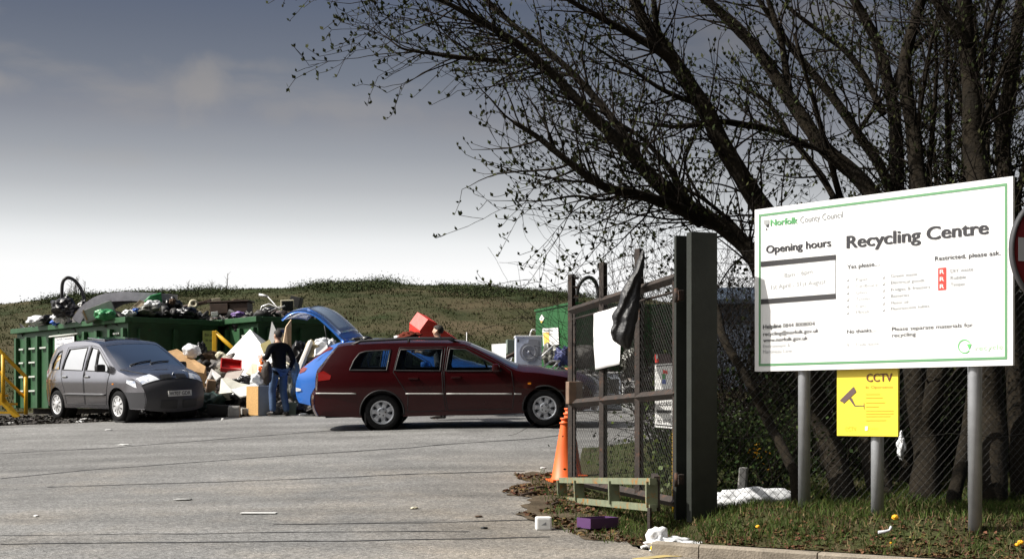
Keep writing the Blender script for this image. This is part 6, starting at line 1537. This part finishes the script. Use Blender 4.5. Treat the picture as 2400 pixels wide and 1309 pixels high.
# no entry sign, mostly outside the frame
ce = at(2481.5, 588, 9.5); root = empty('no_entry_sign', (ce.x, ce.y, VZ(ce.x, ce.y)), R(20), False, 'round dark red no entry road sign, cut off by the right edge', 'road sign'); zc = ce.z - root.location.z
M_ = Matrix.Translation((0, 0, zc)) @ Matrix.Rotation(R(90), 4, 'X')
mb = MB(); mb.lathe([(0, 0), (.362, 0), (.362, -.004)], 64, M_); mb.build('face', mat('no_entry_red', (.11, .004, .006), .7, spec=.2), root)
mb = MB(); mb.lathe([(.360, .006), (.376, .006), (.376, -.03), (0, -.03)], 64, M_); mb.build('rim', mat('sign_rim_grey', (.07, .07, .075), .6, spec=.2), root)
mb = MB(); mb.box((0, -.004, zc), (.65, .004, .152), None, 0); mb.build('bar', mat('no_entry_bar', (.42, .43, .46), .6, spec=.2), root)
mb = MB(); mb.tube([(0, .075, 0), (0, .075, zc + .42)], .038, 16); mb.build('pole', M_GALV, root)
# ================================================================ fence, trees, undergrowth
fa, fb = Vector((1.76, 12.50, 0)), Vector((6.6, 13.7, 0))
root = empty('chain_link_fence', (fa.x, fa.y, VZ(fa.x, fa.y)), 0, False, 'chain link fence running from the gatepost behind the notice board', 'fence'); fo = root.location.copy()
za, zb_ = VZ(fa.x, fa.y), VZ(fb.x, fb.y)
chainlink('mesh', fa - fo.xy.to_3d(), fb - fo.xy.to_3d(), za - fo.z + .02, 2.93 - fo.z, zb_ - fo.z + .02, 2.98 - fo.z, .075, .0019, M_WIRE, root)
for u in (.495, .9):
    p = fa.lerp(fb, u); mb = MB(); mb.tube([p - fo + Vector((0, .05, za)), p - fo + Vector((0, .05, 3.2))], .028, 8); mb.build('fence_post', M_GALV, root)
for z in (2.93, 2.30, 1.55, 3.05, 3.17): wires('line_wire', [(fa.lerp(fb, i / 20) - fo + Vector((0, 0, z - .02 * math.sin(i * 1.9))), fa.lerp(fb, (i + 1) / 20) - fo + Vector((0, 0, z - .02 * math.sin(i * 1.9 + 1.9)))) for i in range(20)], .003, M_BARB, root)

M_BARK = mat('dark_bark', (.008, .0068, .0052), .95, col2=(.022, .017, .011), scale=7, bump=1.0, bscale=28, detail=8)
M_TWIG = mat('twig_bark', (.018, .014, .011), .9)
M_BUD = mat('young_leaves', (.028, .034, .012), .86, island=.6, trans=.08)
def grow(p, d, L, r, lev, maxlev, segs, buds, up, dens, bud_on):
    n = max(2, int(L / (.10 if lev < maxlev else .06))); st = L / n; d = d.normalized()
    for i in range(n):
        t = i / n; d = (d + Vector((random.gauss(0, .10), random.gauss(0, .08), random.gauss(0, .10) + up))).normalized()
        q = p + d * st; r0 = r * (1 - .8 * t); r1 = r * (1 - .8 * (t + 1 / n)); segs.append((p, q, r0, r1))
        if lev < maxlev and i > 0 and random.random() < dens:
            ax = d.orthogonal().normalized(); ax = Matrix.Rotation(random.uniform(0, 6.28), 3, d) @ ax
            nd = Matrix.Rotation(R(random.uniform(28, 62)), 3, ax) @ d; nd.y *= .7
            grow(q, nd, L * random.uniform(.35, .62) * (1 - .45 * t), r0 * .55, lev + 1, maxlev, segs, buds, up, dens, bud_on)
        if lev >= maxlev - 1 and random.random() < bud_on:
            for k in range(1 if random.random() < .6 else 2): buds.append((q, (d * .45 + Vector((random.uniform(-.5, .5), random.uniform(-.4, .4), random.uniform(.1, .9)))).normalized(), random.uniform(.028, .052)))
        p = q
    if lev >= maxlev - 1 and bud_on > 0: buds.append((p, (d * .4 + Vector((0, 0, .6))).normalized(), random.uniform(.035, .06)))
def leafmesh(name, buds, m, parent, org, wide=.36):
    V = []; F = []
    for p, d, s_ in buds:
        a = d.orthogonal().normalized(); a = Matrix.Rotation(random.uniform(0, 6.28), 3, d) @ a; b = d.cross(a); p = p - org; j = len(V)
        V += [tuple(p), tuple(p + d * s_ * .55 + a * s_ * wide), tuple(p + d * s_ * 1.15 + b * s_ * .22), tuple(p + d * s_ * .5 - a * s_ * wide + b * s_ * .12)]
        F.append((j, j + 1, j + 2, j + 3))
    if V: return raw(name, V, F, m, parent)
def resample(L, sub):
    P = []
    for px, py, d, w in L:
        d += 1.7 * sstep(900, 520, py) + .5 * sstep(520, 100, py) - 1.2 * (1 - sstep(1190, 1000, py)); P.append(tuple(at(px, py, d)) + (w * d / FPX / 2,))
    return crom(P, sub)
def tree(label, trunk, limbs, side=.20, l1=(.6, 1.5), maxlev=3, dens=.5, up=.02, bud=.65, name='tree', group=None, seed=1, lean=(-.4, .15), trunk_from=.55):
    random.seed(seed); b = at(*trunk[0][:3]); root = empty(name, (b.x, b.y, VZ(b.x, b.y)), 0, False, label, 'tree', group); org = root.location.copy()
    segs, buds = [], []
    for k, L in enumerate([trunk] + limbs):
        P = resample(L, 5); pts = [Vector(p[:3]) for p in P]; rs = [max(.006, p[3]) for p in P]
        pts = [p + Vector((noise.noise(p * 1.8), 0, noise.noise(p * 1.8 + Vector((5, 0, 0))))) * .03 for p in pts]
        if k == 0: pts[0].z = min(pts[0].z, VZ(pts[0].x, pts[0].y) - .1)
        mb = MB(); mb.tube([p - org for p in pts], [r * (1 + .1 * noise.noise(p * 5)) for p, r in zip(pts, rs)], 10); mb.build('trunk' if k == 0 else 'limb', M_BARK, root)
        acc = 0; tot = sum((pts[i + 1] - pts[i]).length for i in range(len(pts) - 1)); run = 0
        for i in range(len(pts) - 1):
            s_ = (pts[i + 1] - pts[i]).length; acc += s_; run += s_; f = run / tot
            if (k == 0 and f < trunk_from): acc = 0; continue
            while acc > side:
                acc -= side; d = (pts[i + 1] - pts[i]).normalized(); ax = Matrix.Rotation(random.uniform(0, 6.28), 3, d) @ d.orthogonal().normalized()
                nd = Matrix.Rotation(R(random.uniform(30, 70)), 3, ax) @ d; nd.y *= .6; nd += Vector((lean[0], 0, lean[1])) * .5
                grow(pts[i], nd, random.uniform(*l1) * (1 - .25 * f), min(rs[i] * .5, .016), 1, maxlev, segs, buds, up, dens, bud)
        if k or trunk_from < .9: grow(pts[-1], pts[-1] - pts[-2], random.uniform(.5, .9), min(rs[-1], .014), 1, maxlev, segs, buds, up, dens, bud)
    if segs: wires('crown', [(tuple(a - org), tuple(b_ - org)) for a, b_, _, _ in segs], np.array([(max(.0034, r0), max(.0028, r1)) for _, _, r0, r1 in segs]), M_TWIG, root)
    if buds: leafmesh('leaves', buds, M_BUD, root, org)
    return len(segs), len(buds)
cnt = []
TG = 'leaning trees behind the notice board'
# tree A: low limbs sweeping left over the gatepost
cnt.append(tree('thick leaning tree whose lowest limb sweeps left over the gatepost', [(1990, 1192, 14.6, 62), (1935, 1020, 14.5, 56), (1880, 850, 14.4, 52), (1815, 700, 14.3, 46), (1758, 596, 14.2, 42), (1690, 530, 14.1, 38), (1615, 488, 14.0, 36), (1530, 418, 13.8, 33), (1440, 325, 13.6, 28), (1335, 212, 13.4, 23), (1230, 118, 13.3, 19), (1130, 55, 13.2, 14), (1040, 5, 13.1, 10)],
    [[(1640, 520, 14.05, 30), (1590, 488, 13.8, 28), (1520, 462, 13.5, 24), (1410, 432, 13.2, 20), (1325, 368, 13.0, 16), (1255, 315, 12.9, 13), (1200, 285, 12.8, 8)],
     [(1500, 390, 13.8, 22), (1465, 320, 13.9, 20), (1400, 235, 14, 18), (1310, 140, 14, 15), (1215, 65, 14.1, 13), (1120, -20, 14.2, 9)],
     [(1190, 145, 13.3, 11), (1100, 138, 13.2, 10), (1020, 128, 13.1, 8), (950, 115, 13, 6), (925, 100, 13, 4)],
     [(1215, 110, 13.5, 11), (1120, 40, 13.4, 9), (1020, 0, 13.3, 8), (900, -25, 13.2, 6), (800, -30, 13.2, 4)],
     [(1480, 447, 13.5, 10), (1420, 470, 13.4, 8), (1350, 460, 13.3, 6), (1280, 470, 13.2, 4)],
     [(1625, 500, 14, 24), (1590, 440, 14.2, 18), (1560, 380, 14.3, 13), (1500, 320, 14.4, 9), (1420, 270, 14.5, 6)],
     [(1770, 640, 14.2, 16), (1740, 560, 14.3, 13), (1690, 500, 14.4, 10), (1600, 440, 14.5, 8), (1500, 400, 14.5, 5)]], seed=3, group=TG, trunk_from=.47, side=.085))
cnt.append(tree('thick leaning tree rising behind the top left corner of the notice board', [(2075, 1192, 15.0, 66), (2040, 1040, 14.9, 60), (1985, 880, 14.8, 56), (1900, 680, 14.6, 52), (1800, 505, 14.4, 48), (1740, 415, 14.3, 46), (1690, 330, 14.2, 44), (1640, 235, 14.1, 40), (1570, 130, 14, 34), (1515, 60, 14, 28), (1480, -20, 14, 24)],
    [[(1590, 155, 14, 24), (1530, 110, 13.9, 20), (1440, 60, 13.8, 16), (1350, 10, 13.7, 12), (1280, -30, 13.6, 9)],
     [(1935, 360, 14.9, 10), (1850, 318, 14.8, 12), (1760, 295, 14.6, 16), (1690, 287, 14.3, 14), (1600, 296, 14.1, 10), (1520, 289, 14, 7)],
     [(1560, 120, 14, 18), (1540, 60, 13.9, 15), (1530, -20, 13.8, 12)],
     [(1650, 250, 14.1, 14), (1560, 215, 14.0, 11), (1470, 160, 13.9, 8), (1400, 110, 13.9, 5)]], seed=7, group=TG, trunk_from=.50, side=.11))
cnt.append(tree('leaning tree with forked base right of the yellow CCTV sign', [(2160, 1196, 14.8, 72), (2170, 1050, 14.8, 64), (2140, 880, 14.8, 46), (2110, 640, 14.9, 42), (2045, 455, 15, 40), (1935, 350, 15, 36), (1862, 252, 15, 33), (1795, 145, 15, 28), (1722, 60, 15, 24), (1630, -20, 15, 18)],
    [[(2175, 1010, 14.7, 50), (2195, 880, 14.6, 46), (2190, 640, 14.7, 42), (2155, 430, 14.9, 38), (2132, 260, 15, 34), (2122, 150, 15, 30), (2150, 30, 15.1, 26), (2165, -30, 15.1, 24)],
     [(1850, 235, 15, 20), (1840, 140, 15, 16), (1815, 40, 15, 13), (1790, -30, 15, 10)],
     [(1960, 470, 15.2, 16), (1915, 400, 15.2, 16), (1860, 330, 15.2, 14), (1800, 240, 15.2, 11), (1730, 200, 15.2, 7)]], seed=11, group=TG, trunk_from=.66, side=.17))
cnt.append(tree('slim leaning tree just left of the two upright stems above the board', [(2120, 1190, 15.9, 30), (2130, 900, 15.9, 28), (2120, 640, 15.8, 26), (2085, 445, 15.8, 24), (2020, 330, 15.7, 22), (1935, 205, 15.6, 20), (1855, 115, 15.6, 16), (1800, 30, 15.5, 13), (1760, -30, 15.5, 10)],
    [[(2070, 270, 15.9, 17), (2035, 190, 15.9, 16), (1985, 125, 15.9, 15), (1930, 85, 15.9, 12), (1850, 20, 15.9, 9)], [(2010, 310, 15.7, 12), (2060, 240, 15.8, 9), (2110, 200, 15.9, 6)]], seed=13, group=TG, trunk_from=.55, side=.17))
cnt.append(tree('upright dark stem behind the middle of the board top, left of the forked tree', [(2205, 1190, 16.2, 40), (2160, 900, 16.1, 36), (2120, 640, 16, 34), (2105, 440, 16, 33), (2096, 300, 16, 31), (2072, 150, 16, 28), (2022, 40, 16, 24), (1985, -30, 16, 20)],
    [[(2090, 230, 16, 18), (2130, 130, 16, 15), (2190, 60, 16, 12), (2230, -20, 16, 9)]], seed=17, group=TG, trunk_from=.5, side=.16, lean=(-.1, .2)))
cnt.append(tree('thick upright tree behind the right pole of the notice board', [(2325, 1205, 14.2, 76), (2322, 1000, 14.2, 66), (2310, 800, 14.3, 62), (2292, 420, 14.5, 54), (2276, 250, 14.5, 44), (2266, 60, 14.6, 38), (2262, -30, 14.6, 34)],
    [[(2272, 110, 14.5, 26), (2215, 30, 14.5, 20), (2170, -30, 14.5, 15)], [(2285, 330, 14.5, 16), (2330, 220, 14.4, 12), (2370, 120, 14.3, 8)], [(2278, 200, 14.5, 16), (2320, 60, 14.5, 12), (2350, -30, 14.5, 9)]], seed=19, group=TG, trunk_from=.5, side=.15, lean=(0, .2)))
cnt.append(tree('tree at the far right edge behind the no entry sign', [(2392, 1200, 15, 44), (2380, 900, 15, 40), (2352, 405, 15.1, 36), (2366, 200, 15.2, 32), (2385, 60, 15.2, 28), (2400, -30, 15.2, 24)],
    [[(2360, 330, 15, 16), (2310, 240, 15, 12), (2250, 170, 15, 8)]], seed=23, group=TG, trunk_from=.45, side=.15, lean=(-.1, .2)))
cnt.append(tree('pale stump-like stem leaning right against the right board pole', [(2228, 1204, 13.7, 40), (2245, 1120, 13.7, 33), (2268, 1000, 13.8, 27), (2285, 880, 13.9, 22), (2292, 700, 14, 15)], [], seed=29, group=TG, trunk_from=.95))
cnt.append(tree('thin dark stem leaning left to the gatepost between fence and board pole', [(1866, 1125, 13.3, 26), (1815, 1010, 13.4, 24), (1760, 905, 13.5, 22), (1702, 800, 13.5, 20), (1672, 700, 13.6, 18), (1660, 560, 13.7, 14)], [], seed=31, group=TG, trunk_from=.95))
# slender thicket trees farther back
BGROUP = 'slender trees in the thicket behind'
def thicket(x, y, h, n, seed, label, dens=.5, bud=.25):
    random.seed(seed); z = VZ(x, y); root = empty('thicket_tree', (x, y, z), 0, False, label, 'tree', BGROUP); org = Vector((x, y, z)); segs, buds = [], []
    for k in range(n):
        p = org + Vector((random.gauss(0, .12), random.gauss(0, .12), -.1)); d = Vector((random.gauss(-.05, .13), random.gauss(0, .1), 1)).normalized(); pts = [p]; st = .25
        for i in range(int(h / st)):
            d = (d + Vector((random.gauss(0, .05), random.gauss(0, .05), .04))).normalized(); pts.append(pts[-1] + d * st)
        r0 = random.uniform(.035, .075); rs = [r0 * (1 - .75 * i / len(pts)) for i in range(len(pts))]
        mb = MB(); mb.tube([q - org for q in pts], rs, 7); mb.build('trunk' if k == 0 else 'stem', M_BARK, root)
        for i in range(3, len(pts)):
            for _ in range(2):
                ax = random.uniform(0, 6.28); nd = Vector((math.cos(ax), math.sin(ax) * .5, random.uniform(.2, 1.0))); grow(pts[i], nd, random.uniform(.5, 1.3), min(.012, rs[i] * .5), 1, 3, segs, buds, .02, dens, bud)
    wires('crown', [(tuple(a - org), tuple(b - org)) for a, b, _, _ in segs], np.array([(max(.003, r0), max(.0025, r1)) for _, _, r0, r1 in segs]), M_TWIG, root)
    leafmesh('leaves', buds, M_BUD, root, org); cnt.append((len(segs), len(buds)))
for k, (x, y, h, n, lab) in enumerate([(4.55, 17.2, 5.4, 3, 'slender thicket tree seen between the leaning stems left of the upright pair'), (5.35, 17.8, 5.8, 3, 'slender thicket tree filling the gap right of the forked tree'), (5.95, 18.6, 6.2, 3, 'slender thicket tree behind the thick upright tree'),
                                       (6.3, 17.6, 6.0, 3, 'slender thicket tree at the right of the thick upright tree'), (7.0, 19.0, 6.4, 3, 'slender thicket tree at the far right behind the edge tree'), (6.6, 20.4, 6.4, 3, 'rearmost slender thicket tree near the right edge'), (5.2, 19.6, 5.2, 3, 'rear slender thicket tree above the middle of the board')]):
    thicket(x, y, h, n, 100 + k, lab, .42, .22)

# undergrowth behind the fence
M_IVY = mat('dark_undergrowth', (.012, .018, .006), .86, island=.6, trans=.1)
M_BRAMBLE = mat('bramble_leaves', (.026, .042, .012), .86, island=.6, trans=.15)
def bush(name, x, y, w, dp, h, n, leaf, m, label, cat, group, seed, twigs=60):
    random.seed(seed); z = VZ(x, y); root = empty(name, (x, y, z), 0, False, label, cat, group); org = Vector((x, y, z)); V = []; buds = []
    cl = [(random.uniform(-.5, .5) * w, random.uniform(-.5, .5) * dp, random.random() ** .8 * h * (1 - .5 * random.random()), random.uniform(.12, .32)) for _ in range(max(8, n // 130))]
    for i in range(n):
        a, b, c, r = random.choice(cl); p = org + Vector((a + random.gauss(0, r), b + random.gauss(0, r), max(.02, c + random.gauss(0, r * .8))))
        buds.append((p, Vector((random.gauss(0, 1), random.gauss(0, 1), random.gauss(0, 1) + .3)).normalized(), leaf * random.uniform(.6, 1.4)))
    leafmesh('leaves', buds, m, root, org, .42)
    segs = []
    for i in range(twigs):
        p = org + Vector((random.uniform(-.5, .5) * w, random.uniform(-.5, .5) * dp, 0)); grow(p, Vector((random.gauss(0, .4), random.gauss(0, .3), 1)), h * random.uniform(.6, 1.25), .009, 1, 2, segs, [], .0, .35, 0)
    if segs: wires('stems', [(tuple(a - org), tuple(b - org)) for a, b, _, _ in segs], np.array([(max(.0025, r0), max(.002, r1)) for _, _, r0, r1 in segs]), M_TWIG, root)
UG = 'bushes behind the fence'
bush('bramble', 2.25, 14.3, 1.2, 1.0, .75, 3200, .035, M_BRAMBLE, 'green bramble bush between the gatepost and the left board pole', 'bush', UG, 1)
bush('bramble', 2.75, 16.6, 1.6, 1.4, .95, 3600, .04, M_BRAMBLE, 'bramble bush behind the left board pole', 'bush', UG, 2)
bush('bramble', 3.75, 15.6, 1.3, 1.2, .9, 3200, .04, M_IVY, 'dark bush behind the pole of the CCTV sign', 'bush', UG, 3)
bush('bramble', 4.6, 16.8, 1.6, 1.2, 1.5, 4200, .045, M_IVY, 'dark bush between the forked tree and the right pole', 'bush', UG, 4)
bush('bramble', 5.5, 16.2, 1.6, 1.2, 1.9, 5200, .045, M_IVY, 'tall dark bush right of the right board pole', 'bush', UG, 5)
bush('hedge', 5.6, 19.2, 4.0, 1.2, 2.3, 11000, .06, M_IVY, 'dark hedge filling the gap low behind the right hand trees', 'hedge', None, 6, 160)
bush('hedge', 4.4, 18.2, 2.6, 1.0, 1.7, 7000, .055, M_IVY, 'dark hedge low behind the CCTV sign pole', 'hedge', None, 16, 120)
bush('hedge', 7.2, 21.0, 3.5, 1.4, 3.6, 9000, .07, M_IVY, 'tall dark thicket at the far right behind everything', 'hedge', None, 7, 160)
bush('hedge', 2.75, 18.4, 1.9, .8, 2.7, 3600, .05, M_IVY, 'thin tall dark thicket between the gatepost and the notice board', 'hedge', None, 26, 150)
bush('creeper', 1.62, 15.4, .5, .9, .5, 1000, .03, M_BRAMBLE, 'low green weeds seen through the lower gate mesh', 'plant', None, 8, 0)
bush('creeper', 1.55, 14.2, .35, .3, 1.6, 240, .045, mat('fresh_leaves', (.12, .17, .03), .6, island=.4, trans=.3), 'sprig of fresh yellow-green leaves in front of the dark clothes bank', 'plant', None, 9, 0)
# shed beyond the fence
c = at(1735, 760, 46.0); root = empty('shed', (c.x + 1.2, 46, G(c.x, 46)), R(-10), False, 'pale blue-grey shed with a dark roof beyond the fence, left of the board', 'building')
h = at(1735, 700, 46).z - root.location.z; mb = MB(); mb.box((0, 2, h / 2), (4.6, 4, h)); mb.build('wall', mat('shed_cladding', (.06, .075, .10), .85, var=.1, scale=2), root)
mb = MB(); mb.add([(-2.5, -.2, h), (2.5, -.2, h), (2.5, 2, h + .55), (-2.5, 2, h + .55), (2.5, 4.2, h), (-2.5, 4.2, h), (-2.5, -.2, h - .15), (2.5, -.2, h - .15)], [(0, 1, 2, 3), (3, 2, 4, 5), (6, 7, 1, 0), (0, 3, 5), (1, 4, 2)]); mb.build('roof', mat('shed_roof', (.045, .06, .085), .85), root)
mb = MB(); mb.box((-1.4, -.03, 1.1), (1.1, .06, 2.2), None, .01); mb.build('door', mat('shed_door', (.08, .10, .14), .6), root)
panel('rust_panel', [(2196, 862, 18.2), (2246, 860, 18.0), (2246, 940, 18.0), (2198, 942, 18.2)], .05, mat('rust_red_sheet', (.10, .028, .02), .85, var=.4, scale=6), 'rust-red sheet standing between the trunks right of the CCTV sign', 'sheet')
# odds and ends behind the fence
c = at(1775, 1188, 13.1); mb = MB(); c.z = VZ(c.x, c.y) + .05; mb.blob(c, (.80, .28, .24), 81, .22, 2.5, 4); mb.blob(c + Vector((-.32, .05, -.02)), (.34, .24, .2), 82, .3, 2.5, 3); tag(mb.build('white_sack', M_WBAG), 'long white plastic sack lying behind the fence beside the gatepost', 'sack')
c = at(1740, 1175, 13.5); z = VZ(c.x, c.y); mb = MB(); mb.box((c.x, c.y, z + .14), (.07, .12, .34), rot(0, 5, -20), .01); tag(mb.build('stub_post', M_CONC), 'short pale concrete stub standing behind the white sack', 'post')
bag('carrier_bag', 2112, 1046, 14.4, 20, 56, M_WBAG, 'white plastic bag caught in the fence right under the CCTV sign', seed=84, knot=False)

# dandelions
M_DAND = mat('dandelion_yellow', (.85, .42, .01), .6); M_STEM = mat('flower_stem', (.08, .14, .03), .7)
for px, py, s_, lab in ((2098, 1211, .026, 'brightest yellow flower, on the verge right of the CCTV pole'), (1776, 1233, .017, 'small orange-yellow flower on the verge below the white sack'), (2392, 1270, .022, 'yellow flower at the right edge of the verge'), (2384, 1275, .016, 'smaller yellow flower beside the flower at the right edge'), (2088, 1271, .009, 'tiny yellow flower just above the kerb')):
    lo, hi_ = 8.0, 16.0
    for _ in range(40):
        m_ = (lo + hi_) / 2; p = at(px, py, m_)
        if p.z > VZ(p.x, p.y) + .06: lo = m_
        else: hi_ = m_
    p = at(px, py, lo); z = VZ(p.x, p.y); root = empty('dandelion', (p.x, p.y, z), 0, False, lab, 'flower', 'yellow flowers on the verge')
    mb = MB(); mb.tube([(0, 0, -.02), (0, 0, p.z - z)], .003, 5); mb.build('stem', M_STEM, root)
    mb = MB(); bm = bmesh.new(); bmesh.ops.create_icosphere(bm, subdivisions=3, radius=s_)
    for v in bm.verts: v.co = v.co * (1 + .25 * noise.noise(v.co * 400)); v.co.z = v.co.z * .8 + p.z - z
    mb.bm(bm); mb.build('flower_head', M_DAND, root)
random.seed(90)
P = []
for i in range(26):
    p = at(random.gauss(1776, 10), random.gauss(1062, 16), 14.0); P.append((p, Vector((random.gauss(0, 1), -1, random.gauss(0, 1))).normalized(), .03))
o = leafmesh('blossom', P, M_DAND, None, Vector((0, 0, 0))); tag(o, kind='stuff')

# ================================================================ litter in the foreground
def litter(px, py, w, h, m, label, name='paper_scrap', rz=0, th=.01, group='litter on the asphalt'):
    p = gp(px, py); mb = MB(); mb.blob(p + Vector((0, 0, .012)), (w, h, th * 2), px * .01, .35, 2.2, 3, rot(0, 0, rz)); return tag(mb.build(name, m), label, 'litter', group)
p = gp(606, 1204); mb = MB(); mb.box(p + Vector((0, 0, .013)), (.335, .10, .006), rot(0, 0, -1), .002); tag(mb.build('paper_strip', M_WHITE), 'long white strip lying on the road, largest scrap on the asphalt', 'litter', 'litter on the asphalt')
litter(293, 1043, .22, .10, M_WHITE, 'small white scrap on the road in front of the grey car'); litter(255, 1008, .14, .12, M_WHITE, 'faint white scrap close to the front wheel of the grey car')
litter(430, 1172, .17, .12, M_GREYP, 'pale crumpled film on the road left of the long white strip'); litter(971, 1192, .075, .09, M_CREAM, 'cream scrap on the road below the estate rear wheel'); litter(85, 1211, .05, .05, M_WHITE, 'tiny white scrap at the far left of the road')
litter(1273, 1098, .07, .05, M_WHITE, 'white scrap on the spilt soil left of the cones'); litter(1122, 1212, .07, .06, M_BROWNCL, 'brown leaf scrap on the road left of the white carton'); litter(1135, 1239, .06, .06, M_BLACK, 'dark scrap on the road below the brown leaf scrap')
for px, py, w, lab in ((205, 984, .30, 'white paper under the middle of the grey car'), (188, 990, .18, 'white torn paper under the sill of the grey car'), (345, 978, .30, 'white board scrap behind the front wheel of the grey car'), (380, 976, .14, 'pale scrap under the nose of the grey car'), (25, 994, .2, 'white scrap at the foot of the yellow stair'), (522, 984, .06, 'white scrap on the road edge by the black crate'), (712, 972, .2, 'white scrap beside the cream timber offcut')):
    litter(px, py, w, w * .6, M_WHITE, lab, th=.03)
# white carton, purple box, cardboard and bag by the gate
p = gp(1274, 1243); mb = MB(); mb.box(p + Vector((0, .06, .06)), (.138, .12, .118), rot(0, 0, 4), .018); o = tag(mb.build('white_carton', M_WHITE), 'small white cube-shaped carton on the road left of the purple box', 'carton')
mb = MB(); q_ = p + Vector((0, -.003, .06)); mb.add([q_ + Vector(v) for v in ((-.02, 0, -.012), (.025, 0, -.012), (.022, 0, .016))], [(0, 1, 2)]); mb.build('printed_mark', M_GREYINK, o)
p = gp(1392, 1246); r_ = rot(0, 0, 33); M_PURP = mat('purple_card', (.085, .03, .115), .6, var=.1)
root = empty('shoebox', p + Vector((.04, .12, .03)), R(33), False, 'open purple box lying on flattened cardboard below the gate', 'box')
for c_, s_ in (((0, 0, .006), (.30, .20, .010)), ((0, -.098, .045), (.30, .005, .088)), ((0, .098, .045), (.30, .005, .088)), ((-.148, 0, .045), (.005, .19, .088)), ((.148, 0, .045), (.005, .19, .088))):
    mb = MB(); mb.box(c_, s_); mb.build('side' if s_[2] > .05 else 'base', M_PURP, root)
panel('cardboard_sheet', [(1302, 1250, 12.42), (1330, 1241, 12.75), (1420, 1246, 12.6), (1385, 1262, 12.1), (1340, 1263, 12.1)], .02, M_CARD, 'flattened brown cardboard under the purple box', 'board', None, (0, 0, -1))
panel('cardboard_sheet', [(1400, 1248, 12.35), (1440, 1243, 12.5), (1452, 1249, 12.3), (1412, 1254, 12.2)], .012, M_CREAM, 'cream card sticking out at the right of the purple box', 'board', None, (0, 0, -1))
c = gp(1572, 1292); mb = MB(); mb.blob(c + Vector((0, .02, .05)), (.34, .16, .12), 91, .5, 2.2, 4, rot(0, 0, -6)); mb.blob(c + Vector((-.10, .05, .10)), (.16, .12, .16), 92, .6, 2.2, 3); mb.blob(c + Vector((.17, 0, .04)), (.22, .13, .08), 93, .5, 2.4, 3)
o = tag(mb.build('carrier_bag', M_WBAG), 'crumpled white carrier bag lying against the kerb', 'bag')
for dx in (-.13, .24): mb = MB(); mb.blob(c + Vector((dx, -.05, .035)), (.07, .05, .05), 94 + dx, .4, 2.5, 3); mb.build('yellow_print', mat('yellow_print', (.8, .55, .03), .5), o)
mb = MB(); mb.tube([gp(1503, 1287) + Vector((0, 0, .02)), gp(1540, 1282) + Vector((0, 0, .03))], [.012, .03], 5); tag(mb.build('paper_twist', M_WHITE), 'thin white paper twist left of the carrier bag by the kerb', 'litter')
p = at(2078, 1297, 10.9); z = VZ(p.x, p.y + .1) + .015; mb = MB(); mb.tube([(p.x - .05, p.y + .05, z), (p.x, p.y + .05, z + .004), (p.x + .035, p.y + .05, z + .015), (p.x + .05, p.y + .05, z + .045)], [.012, .013, .010, .012], 8); tag(mb.build('plastic_twist', mat('grey_white_plastic', (.55, .56, .6), .4)), 'curled white plastic scrap on the edge of the kerb', 'litter')
for px, py, L, a, lab in ((1243, 1164, .26, 14, 'broken stick on the soil below the cones'), (1305, 1187, .14, 8, 'short stick right of the broken stick'), (1262, 1150, .12, -30, 'thin stick nearest the nearer cone')):
    p = gp(px, py) + Vector((0, 0, .03)); d = rot(0, 0, a) @ Vector((L / 2, .1, .0)); mb = MB(); mb.tube([p - d, p + d * .2 + Vector((0, 0, .015)), p + d], [.012, .014, .008], 6); tag(mb.build('stick', M_WOOD), lab, 'stick')
# worn yellow road line in front of the kerb
M_YLINE = mat('worn_yellow_line', (.48, .36, .12), .85, col2=(.30, .26, .17), scale=8)
L = [gp(1490, 1312), gp(1560, 1304), gp(1640, 1303), gp(1800, 1309), gp(2000, 1322)]; L = [Vector(v) for v in crom([tuple(v) for v in L], 6)]; mb = MB(); vs = []
for i, p in enumerate(L):
    d = (L[min(i + 1, len(L) - 1)] - L[max(i - 1, 0)]).normalized(); q_ = Vector((-d.y, d.x, 0))
    for s_ in (-.05, .05): v = p + q_ * s_; vs.append((v.x, v.y, G(v.x, v.y) + .009))
mb.add(vs, [(2 * i, 2 * i + 1, 2 * i + 3, 2 * i + 2) for i in range(len(L) - 1)]); tag(mb.build('road_marking', M_YLINE), kind='structure')
